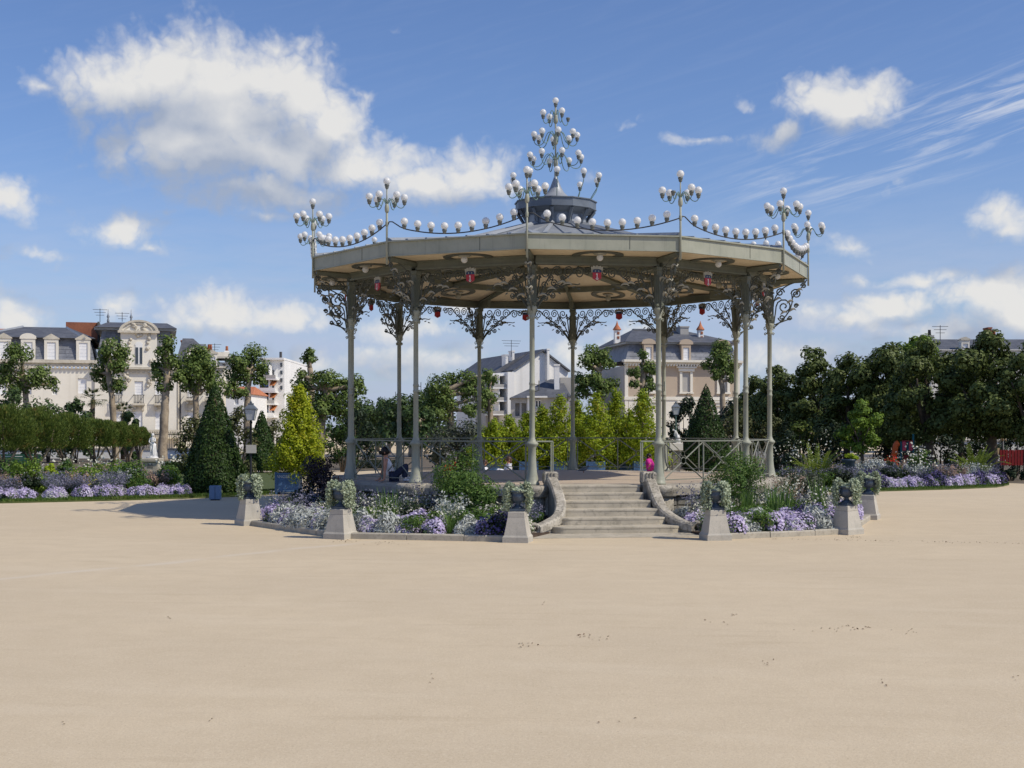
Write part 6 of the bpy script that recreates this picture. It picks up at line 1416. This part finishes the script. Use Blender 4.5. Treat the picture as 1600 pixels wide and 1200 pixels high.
# --- street walls
def low_wall(label, x0, x1, yt, d, mat, n=1, rail=False):
    t = thing('street_wall', label, 'wall', ((x0-800)*d/F, d, 0)); w = (x1-x0)*d/F; z = EYE+(HY-yt)*d/F; mb = MB(); mb.box((w/2, 0, z/2-.05), (w, .3, z+.1)); mb.obj('wall_body', M[mat], t); mb = MB(); mb.box((w/2, 0, z+.06), (w+.05, .42, .12)); mb.obj('wall_coping', M['stone'], t)
    if rail:
        mb = MB(); k = int(w/.16)
        for i in range(k): mb.box((w*(i+.5)/k, 0, z+.62), (.025, .025, 1.0))
        mb.box((w/2, 0, z+1.08), (w, .05, .05)); o = mb.obj('wall_railing', M['rail_dark'], t); o['kind'] = 'stuff'
low_wall('long pale street wall with railing behind the myrtle trees', -40, 345, 703, 93, 'white_render', rail=True)
low_wall('grey low wall behind the bandstand seen between the left columns', 552, 690, 705, 140, 'grey_render')
low_wall('pale wall in the gap under the park trees on the right', 1440, 1640, 690, 86, 'facade')
low_wall('stone wall at the street behind the golden trees', 690, 1200, 700, 95, 'grey_render')
t = thing('clipped_hedge', 'low clipped hedge across the far side of the plaza at the left columns', 'hedge', (P(580, HY, 70)[0], 70, 0))
r = rg_(5); n = 5000; C = np.stack([r.uniform(-1.6, 1.6, n), r.uniform(-.4, .4, n), r.uniform(0, .45, n)], 1); V, Q = leaf_quads(C, unit(r.normal(size=C.shape)+[0, -.5, .6]), .07, .04, r); link('foliage', np_mesh('foliage', V, Q, L['dark']), t)
t = thing('clipped_hedge', 'dark clipped hedge right of the white statue', 'hedge', (P(278, HY, 60)[0], 60, 0)); C = np.stack([r.uniform(-.95, .95, n), r.uniform(-.4, .4, n), r.uniform(0, .62, n)], 1); V, Q = leaf_quads(C, unit(r.normal(size=C.shape)+[0, -.5, .6]), .08, .045, r); link('foliage', np_mesh('foliage', V, Q, L['yew']), t)
# ------------------------------------------------------------------ park furniture
def lantern(px, d, ytop, label, plate=False):
    t = thing('street_lantern', label, 'street lamp', (P(px, HY, d)[0], d, 0)); zt = EYE+(HY-ytop)*d/F; zb = zt-.62
    mb = MB(); mb.lathe([(.11, 0), (.11, .10), (.08, .14), (.075, .5), (.055, .58), (.04, .62), (.036, zb-.1), (.05, zb-.08), (.05, zb-.04), (.03, zb)], (0, 0, 0), 10); mb.obj('lamp_post', M['green_iron'] if not plate else M['black'], t)
    g = MB(); sq = lambda w: [(-w, -w), (w, -w), (w, w), (-w, w)]; g.prism(sq(.10), zb+.02, zb+.34, sq(.165)); h = g.obj('lamp_glass', M['lamp_glass'], t)
    f = MB()
    for sx in (-1, 1):
        for sy in (-1, 1): f.tube([(sx*.103, sy*.103, zb+.0), (sx*.17, sy*.17, zb+.35)], .012, 4)
    f.prism(sq(.11), zb-.0, zb+.02); f.prism(sq(.19), zb+.345, zb+.37); f.prism(sq(.18), zb+.37, zb+.50, sq(.07)); f.prism(sq(.08), zb+.50, zb+.54); f.lathe([(.03, 0), (.045, .03), (.02, .06), (.01, .09)], (0, 0, zb+.54), 8); o = f.obj('lantern_frame', M['zinc_dark'], t); o['kind'] = 'stuff'
    if plate:
        z = EYE+(HY-701.5)*d/F; q = MB(); q.box((.02, -.06, z), (.32, .02, .26)); q.obj('sign_plate', M['sign'], t)
lantern(392, 41.0, 626, 'black street lantern with a small cream sign right of the large yew cone', True)
lantern(1056, 60, 627, 'green street lantern beside the white statue behind the bandstand')
t = thing('litter_bin', 'blue rectangular litter bin at the edge of the grass', 'bin', (P(336.5, HY, 38.9)[0], 38.9, 0), R(8))
q = MB(); q.box((0, 0, .23), (.33, .30, .40), ch=.012); q.obj('bin_body', M['bin'], t); q = MB(); q.box((0, 0, .0), (.26, .24, .08)); q.obj('bin_foot', M['black'], t); q = MB(); q.box((0, -.153, .23), (.012, .012, .38)); q.obj('bin_seam', M['urn'], t)
t = thing('park_bench', 'dark green slatted bench behind the nearest myrtle trees', 'bench', (P(24, HY, 58)[0], 58, 0))
for k in range(5): q = MB(); q.box((0, .06*k/4, .5+.11*k), (2.2, .03, .085)); q.obj('back_slat', M['bench'], t)
for k in range(3): q = MB(); q.box((0, -.12-.13*k, .45), (2.2, .11, .03)); q.obj('seat_slat', M['bench'], t)
for s in (-.95, .95): q = MB(); q.box((s, -.2, .22), (.07, .45, .44)); q.box((s, .05, .5), (.07, .05, 1.0)); q.obj('bench_leg', M['rail_dark'], t)
t = thing('parked_van', 'small white van parked far behind the left columns', 'van', (P(586, HY, 132)[0], 132, 0)); q = MB(); q.extr([(-1.2, .35), (1.2, .35), (1.2, 2.1), (-1.2, 2.1)], -.6, 2.8); q.obj('van_body', M['car'], t); q = MB(); q.extr([(-.95, 1.2), (.95, 1.2), (.85, 1.9), (-.85, 1.9)], -.63, -.605); q.obj('rear_window', M['glass'], t)
for x in (-.95, .95): q = MB(); q.tube([(x-.12, 0, .33), (x+.12, 0, .33)], .33, 12); q.obj('wheel', M['black'], t)
# ------------------------------------------------------------------ people and statues: one continuous skin each
def skinned(name, J, E_, mat, parent, sub=2, root=0):
    """J = {joint: (x, y, z, radius)}; E_ = pairs of joints"""
    ks = list(J); me = bpy.data.meshes.new(name); me.from_pydata([J[k][:3] for k in ks], [(ks.index(a), ks.index(b)) for a, b in E_], [])
    o = link(name, me, parent); me.skin_vertices or me.attributes
    m = o.modifiers.new('skin', 'SKIN'); 
    if not me.skin_vertices: bpy.context.view_layer.objects.active = o
    for i, k in enumerate(ks):
        v = me.skin_vertices[0].data[i]; r_ = J[k][3]; v.radius = (r_, r_) if not isinstance(r_, tuple) else r_
        v.use_root = i == root
    m.use_smooth_shade = True; s_ = o.modifiers.new('smooth', 'SUBSURF'); s_.levels = s_.render_levels = sub
    me.materials.append(mat); return o
BODY_E = [('pelvis', 'waist'), ('waist', 'chest'), ('chest', 'neck0'), ('neck0', 'neck1'), ('neck1', 'head'), ('head', 'crown'), ('chest', 'shl'), ('shl', 'ell'), ('ell', 'wrl'), ('wrl', 'hal'), ('chest', 'shr'), ('shr', 'elr'), ('elr', 'wrr'), ('wrr', 'har'), ('pelvis', 'hil'), ('hil', 'knl'), ('knl', 'anl'), ('anl', 'tol'), ('pelvis', 'hir'), ('hir', 'knr'), ('knr', 'anr'), ('anr', 'tor')]
RAD = dict(pelvis=.12, waist=.10, chest=.115, neck0=.055, neck1=.05, head=.085, crown=.075, shl=.055, ell=.038, wrl=.026, hal=.03, shr=.055, elr=.038, wrr=.026, har=.03, hil=.085, knl=.058, anl=.038, tol=.032, hir=.085, knr=.058, anr=.038, tor=.032)
def body(J, mat, parent, k=1., name='body'): return skinned(name, {a: (*v, RAD[a]*k) for a, v in J.items()}, BODY_E, mat, parent)
def tubes(name, J, seq, k, mat, parent, add=.012, E2=None):
    """a garment: the same limbs, a little wider"""
    ks = []; [ks.append(a) for s_ in seq for a in s_ if a not in ks]; return skinned(name, {a: (*J[a], RAD[a]*k+add) for a in ks}, [(s_[i], s_[i+1]) for s_ in seq for i in range(len(s_)-1)], mat, parent)
def face(J, parent, k, fwd, skin='skin'):
    h = Vector(J['head']); f = Vector(fwd).normalized(); u = Vector((0, 0, 1)); s_ = f.cross(u)
    m = MB(); m.tube([h+f*.085*k+u*.02*k, h+f*.115*k-u*.02*k, h+f*.088*k-u*.025*k], [.008*k, .015*k, .008*k], 5)
    for q in (-1, 1): m.tube([h+s_*q*.088*k+u*.025*k, h+s_*q*.10*k, h+s_*q*.088*k-u*.03*k], [.012*k, .018*k, .010*k], 5)
    m.obj('nose_and_ears', M[skin], parent)['kind'] = 'stuff'
    for q in (-1, 1): e = MB(); e.ball(h+f*.083*k+s_*q*.033*k+u*.018*k, .012*k, 6, 5); e.obj('eye', M['black'] if skin == 'skin' else M[skin], parent)
    e = MB(); e.tube([h+f*.083*k-s_*.025*k-u*.055*k, h+f*.09*k-u*.058*k, h+f*.083*k+s_*.025*k-u*.055*k], .006*k, 5); e.obj('mouth', M['red_play'] if skin == 'skin' else M[skin], parent)
def fingers(w, dirn, side, k, parent, mat):
    w, d, s_ = Vector(w), Vector(dirn).normalized(), Vector(side).normalized(); m = MB(); dn = Vector((0, 0, -1))
    for i, l in enumerate((.062, .075, .07, .055)):
        b = w+s_*(i-1.5)*.020*k; m.tube([b, b+d*l*.5*k+dn*.004, b+d*l*k+dn*.018*k], [.0095*k, .009*k, .007*k], 6)
    m.tube([w-s_*.035*k-d*.03*k, w-s_*.06*k+d*.005*k, w-s_*.068*k+d*.035*k], [.011*k, .010*k, .008*k], 6); m.obj('fingers', M[mat], parent)['kind'] = 'stuff'
# woman leaning back on her hands at the left edge of the platform, knees up, facing right
WX, WY = P(604, HY, 30.7)[0], 30.7
t = thing('person', 'dark haired person in white top sitting on the platform, leaning back on both hands', 'person', (WX, WY, ZF))
J = dict(pelvis=(.12, 0, .115), waist=(.065, 0, .27), chest=(.0, 0, .44), neck0=(-.02, 0, .545), neck1=(-.02, 0, .595), head=(-.01, -.005, .675), crown=(-.01, 0, .735),
         shl=(-.01, .15, .50), ell=(-.11, .20, .28), wrl=(-.17, .22, .06), hal=(-.22, .23, .025), shr=(.0, -.15, .50), elr=(-.02, -.21, .27), wrr=(-.03, -.24, .06), har=(-.09, -.27, .025),
         hil=(.17, .09, .115), knl=(.47, .12, .40), anl=(.42, .13, .07), tol=(.58, .14, .035), hir=(.17, -.09, .115), knr=(.46, -.07, .36), anr=(.40, -.06, .07), tor=(.55, -.06, .035))
body(J, M['skin'], t, .92)
tubes('tank_top', J, [('pelvis', 'waist', 'chest'), ('shl', 'chest', 'shr')], .92, M['cloth_white'], t, .020); tubes('jeans', J, [('pelvis', 'hil', 'knl', 'anl'), ('pelvis', 'hir', 'knr', 'anr')], .92, M['jeans'], t, .016)
m = MB()
for a in ('l', 'r'): m.tube([Vector(J['an'+a])+Vector((0, 0, -.03)), (Vector(J['an'+a])+Vector(J['to'+a]))/2, J['to'+a]], [.05, .05, .04], 7)
m.obj('shoes', M['cloth_white'], t)['kind'] = 'stuff'
h = Vector(J['head']); m = MB(); m.ball(h+Vector((-.02, 0, .035)), .108, 12, 8); m.ball(h+Vector((-.135, -.01, .0)), .045, 8, 6); m.tube([h+Vector((-.06, 0, -.01)), h+Vector((-.085, 0, -.06))], [.07, .03], 7); m.obj('hair', M['hair'], t)
face(J, t, 1., (1, -.25, -.05)); fingers(J['hal'], (-1, .2, 0), (0, 1, 0), 1, t, 'skin'); fingers(J['har'], (-1, -.4, 0), (.3, -1, 0), 1, t, 'skin')
# small child in magenta crouching at the far side
t = thing('person', 'small child in a magenta dress sitting behind the right stair post', 'person', (P(1014, HY, 37.5)[0], 37.5, ZF))
def sit(k, turn=0.):
    b = dict(pelvis=(0, 0, .12), waist=(0, 0, .26), chest=(0, -.01, .42), neck0=(0, -.01, .53), neck1=(0, -.015, .575), head=(0, -.02, .665), crown=(0, -.01, .73), shl=(-.15, 0, .49), ell=(-.19, -.10, .30), wrl=(-.10, -.26, .24), hal=(-.06, -.31, .23), shr=(.15, 0, .49), elr=(.19, -.10, .30), wrr=(.10, -.26, .24), har=(.06, -.31, .23),
             hil=(-.09, -.03, .12), knl=(-.13, -.38, .34), anl=(-.11, -.40, .05), tol=(-.12, -.52, .03), hir=(.09, -.03, .12), knr=(.13, -.38, .34), anr=(.11, -.40, .05), tor=(.12, -.52, .03))
    c, s_ = math.cos(turn), math.sin(turn); return {a: ((x*c-y*s_)*k, (x*s_+y*c)*k, z*k) for a, (x, y, z) in b.items()}
def seated(t, k, turn, top, legs, hair, dress=False):
    J = sit(k, turn); body(J, M['skin'], t, k*.95); tubes('top' if not dress else 'dress', J, [('pelvis', 'waist', 'chest'), ('chest', 'shl', 'ell'), ('chest', 'shr', 'elr')]+([('pelvis', 'hil', 'knl'), ('pelvis', 'hir', 'knr')] if dress else []), k*.95, M[top], t, .02*k*(2.2 if dress else 1))
    if not dress: tubes('trousers', J, [('pelvis', 'hil', 'knl', 'anl'), ('pelvis', 'hir', 'knr', 'anr')], k*.95, M[legs], t, .014*k)
    h = Vector(J['head']); f = Vector((math.sin(turn), -math.cos(turn), 0)); m = MB(); m.ball(h-f*.022*k+Vector((0, 0, .035*k)), .112*k, 10, 7); m.tube([h-f*.07*k, h-f*.09*k-Vector((0, 0, .10*k))], [.075*k, .04*k], 7); m.obj('hair', M[hair], t); face(J, t, k, f)
    for a in 'lr': fingers(J['ha'+a], f, f.cross(Vector((0, 0, 1))), k, t, 'skin')
seated(t, .66, R(60), 'magenta', None, 'hair', True)
t = thing('person', 'person in white top sitting before the blue planters left of the front column', 'person', (P(795, HY, 53)[0], 53, .10)); seated(t, 1.12, R(-70), 'cloth_white', 'cloth_white', 'brown_hair')
t = thing('person', 'person in a white top sitting half hidden by the left rear column', 'person', (P(757.5, HY, 53.5)[0], 53.5, .06)); seated(t, 1.0, R(80), 'cloth_white', 'jeans', 'brown_hair')
for px, d, lab in ((795, 53, 'low stone block under the sitting person left of the front column'), (757.5, 53.5, 'low stone block under the sitting person by the left rear column')):
    b = thing('stone_block', lab, 'block', (P(px, HY, d)[0], d, 0)); q = MB(); q.box((0, 0, .05), (.9, 1.1, .10), ch=.01); q.obj('block_body', M['stone'], b)
# pigeon on the platform
t = thing('pigeon', 'small dark pigeon on the shaded bandstand floor', 'bird', (P(912, HY, 36.6)[0], 36.6, ZF))
q = MB(); q.tube([(-.16, 0, .07), (-.10, 0, .085), (-.02, 0, .10), (.06, 0, .12), (.10, 0, .155), (.115, 0, .185), (.14, 0, .188), (.165, 0, .18)], [.012, .03, .055, .05, .03, .026, .02, .004], 8)
q.obj('body', M['zinc_dark'], t); q = MB()
for s in (-.02, .02): q.tube([(.0, s, 0), (.0, s, .06)], .006, 4)
q.obj('legs', M['red_play'], t)['kind'] = 'stuff'
# statues
def statue_base(t, w, h, mat='granite', niche=False):
    q = MB(); q.box((0, 0, .12), (w*1.3, w*1.3, .24)); q.box((0, 0, .24+(h-.4)/2), (w, w, h-.4)); q.obj('pedestal_body', M[mat], t); q = MB(); q.box((0, 0, h-.08), (w*1.25, w*1.25, .16), ch=.03); q.obj('pedestal_cap', M[mat], t)
    if niche: q = MB(); q.extr([(-w*.2, .45), (w*.2, .45), (w*.2, h*.6)]+[(w*.2*math.cos(PI*k/8), h*.6+w*.2*math.sin(PI*k/8)) for k in range(1, 8)]+[(-w*.2, h*.6)], -w/2-.012, -w/2+.01); q.obj('relief_panel', M['rubble'], t)
d = 56; t = thing('statue', 'white marble standing figure on a tall stone pedestal in the left lawn bed', 'statue', (P(238, HY, d)[0], d, .0)); zb_ = EYE+(HY-716)*d/F
statue_base(t, .62, zb_, 'kerb', True)
k = .62
J = dict(pelvis=(0, 0, .92), waist=(.02, 0, 1.08), chest=(.03, -.01, 1.30), neck0=(.02, -.02, 1.44), neck1=(.02, -.03, 1.49), head=(.04, -.06, 1.58), crown=(.04, -.05, 1.66), shl=(-.15, 0, 1.38), ell=(-.20, -.08, 1.12), wrl=(-.05, -.20, 1.02), hal=(.02, -.22, 1.02), shr=(.19, 0, 1.38), elr=(.23, -.10, 1.14), wrr=(.10, -.20, 1.26), har=(.04, -.20, 1.30),
         hil=(-.09, 0, .90), knl=(-.09, -.05, .50), anl=(-.08, .0, .10), tol=(-.10, -.14, .05), hir=(.09, 0, .90), knr=(.06, -.10, .50), anr=(.08, .02, .10), tor=(.10, -.12, .05))
Jk = {a: (x*k, y*k, z*k+zb_) for a, (x, y, z) in J.items()}; body(Jk, M['marble'], t, k*1.05); face(Jk, t, k, (.2, -1, -.2), 'marble')
q = MB(); q.tube([(.02, .1, zb_), (.06, .07, zb_+.25), (.05, .05, zb_+.5), (.10, .02, zb_+.62)], [.13, .11, .10, .06], 8); q.lathe([(.26, 0), (.26, .05), (.2, .07)], (0, 0, zb_), 10); q.ball((Jk['head'][0], Jk['head'][1]+.02, Jk['head'][2]+.03), .06, 8, 6); q.obj('drapery', M['marble'], t)['kind'] = 'stuff'
d = 59; t = thing('statue', 'white marble bending figure on a cream pedestal behind the bandstand', 'statue', (P(1056, HY, d)[0], d, 0)); zb_ = EYE+(HY-692)*d/F
q = MB(); q.box((0, 0, zb_-.17), (.58, .5, .34), ch=.02); q.obj('pedestal_cap', M['facade'], t); q = MB(); q.box((0, 0, (zb_-.34)/2), (.34, .34, zb_-.34)); q.obj('pedestal_body', M['rubble'], t)
k = .42
J = dict(pelvis=(.16, 0, .85), waist=(.08, 0, 1.05), chest=(-.06, 0, 1.26), neck0=(-.17, 0, 1.34), neck1=(-.21, 0, 1.36), head=(-.30, 0, 1.38), crown=(-.37, 0, 1.37), shl=(-.06, .17, 1.30), ell=(-.14, .22, 1.02), wrl=(-.16, .15, .78), hal=(-.17, .12, .70), shr=(-.06, -.17, 1.30), elr=(-.12, -.24, 1.02), wrr=(-.10, -.16, .78), har=(-.1, -.12, .7),
         hil=(.16, .09, .84), knl=(.08, .09, .46), anl=(.18, .08, .06), tol=(.04, .08, .03), hir=(.16, -.09, .84), knr=(.10, -.10, .46), anr=(.2, -.08, .06), tor=(.06, -.09, .03))
Jk = {a: (x*k, y*k, z*k+zb_) for a, (x, y, z) in J.items()}; body(Jk, M['marble'], t, k*1.15); face(Jk, t, k, (-.9, -.3, -.3), 'marble')
q = MB(); q.tube([(.12, .02, zb_), (.10, .02, zb_+.2), (.08, 0, zb_+.36)], [.12, .10, .07], 8); q.obj('drapery', M['marble'], t)
# ------------------------------------------------------------------ playground under the trees on the right
d = 57; s_ = d/F; t = thing('climbing_tower', 'small play frame with red panels, an orange slide cover and teal posts', 'play equipment', (P(1418, HY, d)[0], d, 0)); X_ = lambda p: (p-1418)*s_; Z_ = lambda p: EYE+(HY-p)*s_
for x in (1408, 1427):
    q = MB(); q.tube([(X_(x), 0, 0), (X_(x), 0, Z_(678 if x > 1420 else 690))], .045, 8); q.obj('post', M['teal'], t); q = MB(); q.tube([(X_(x), .8, 0), (X_(x), .8, Z_(690))], .045, 8); q.obj('post', M['teal'], t)
for x0, x1, yt, yb, mt in ((1409.5, 1415, 690, 704, 'pink_play'), (1420, 1425.5, 690, 704, 'pink_play'), (1412, 1422, 711, 719, 'red_play'), (1409, 1426, 688, 690, 'red_play')):
    q = MB(); q.box(((X_(x0)+X_(x1))/2, -.03, (Z_(yt)+Z_(yb))/2), (X_(x1)-X_(x0), .05, Z_(yt)-Z_(yb)), ch=.01); q.obj('panel', M[mt], t)
q = MB(); q.box((X_(1417.5), .4, Z_(706)), (.52, .8, .06)); q.obj('deck', M['rail_dark'], t); q = MB(); q.tube(bez((X_(1404), 0, Z_(692)), (X_(1396), 0, Z_(695)), (X_(1401), 0, Z_(705)), (X_(1396), 0, Z_(712)), 8), .13, 8); q.obj('slide_cover', M['orange_play'], t)
d = 58; s_ = d/F; t = thing('play_fence', 'red slatted playground fence at the right edge', 'fence', (P(1562, HY, d)[0], d, 0)); X_ = lambda p: (p-1562)*s_; Z_ = lambda p: EYE+(HY-p)*s_
for k in range(14): q = MB(); q.box((X_(1564+k*4.6), 0, (Z_(703)+Z_(727))/2), (.105, .03, Z_(703)-Z_(727))); q.obj('slat', M['red_play'], t)
for yy in (706, 723): q = MB(); q.box((X_(1594), .03, Z_(yy)), (1.8, .03, .06)); q.obj('fence_rail', M['red_play'], t)
t = thing('play_figure', 'pale wooden cut out play figure left of the red slatted fence', 'play equipment', (P(1555, HY, d)[0], d, 0)); q = MB(); X_ = lambda p: (p-1555)*s_
q.extr([(X_(x), Z_(y)) for x, y in ((1552, 718), (1553, 712), (1557, 709), (1555, 705), (1551, 702), (1553, 699), (1558, 701), (1562, 700), (1561, 708), (1558, 713), (1556, 718))], 0, .06); q.tube([(0, .03, 0), (0, .03, Z_(717))], .04, 6); q.obj('figure_board', M['pale_wood'], t)
for i, x in enumerate((1567, 1590)):
    t = thing('play_post', ('pale splayed wooden post above the left part of the red fence', 'pale splayed wooden post above the right part of the red fence')[i], 'post', (P(x, HY, 59)[0], 59, 0)); s2 = 59/F; z = lambda p: EYE+(HY-p)*s2
    q = MB(); q.tube([(0, 0, 0), (0, 0, z(689))], .05, 6); q.obj('post_shaft', M['rail_dark'], t); q = MB(); q.lathe([(.05, z(689)), (.035, z(684)), (.04, z(673))], (0, 0, 0), 7); q.obj('post_top', M['pale_wood'], t)
    for a in (-1, 0, 1): q = MB(); q.tube([(0, 0, z(680)), (a*.13, -.03, z(689))], .028, 5); q.obj('brace', M['pale_wood'], t)
kids()
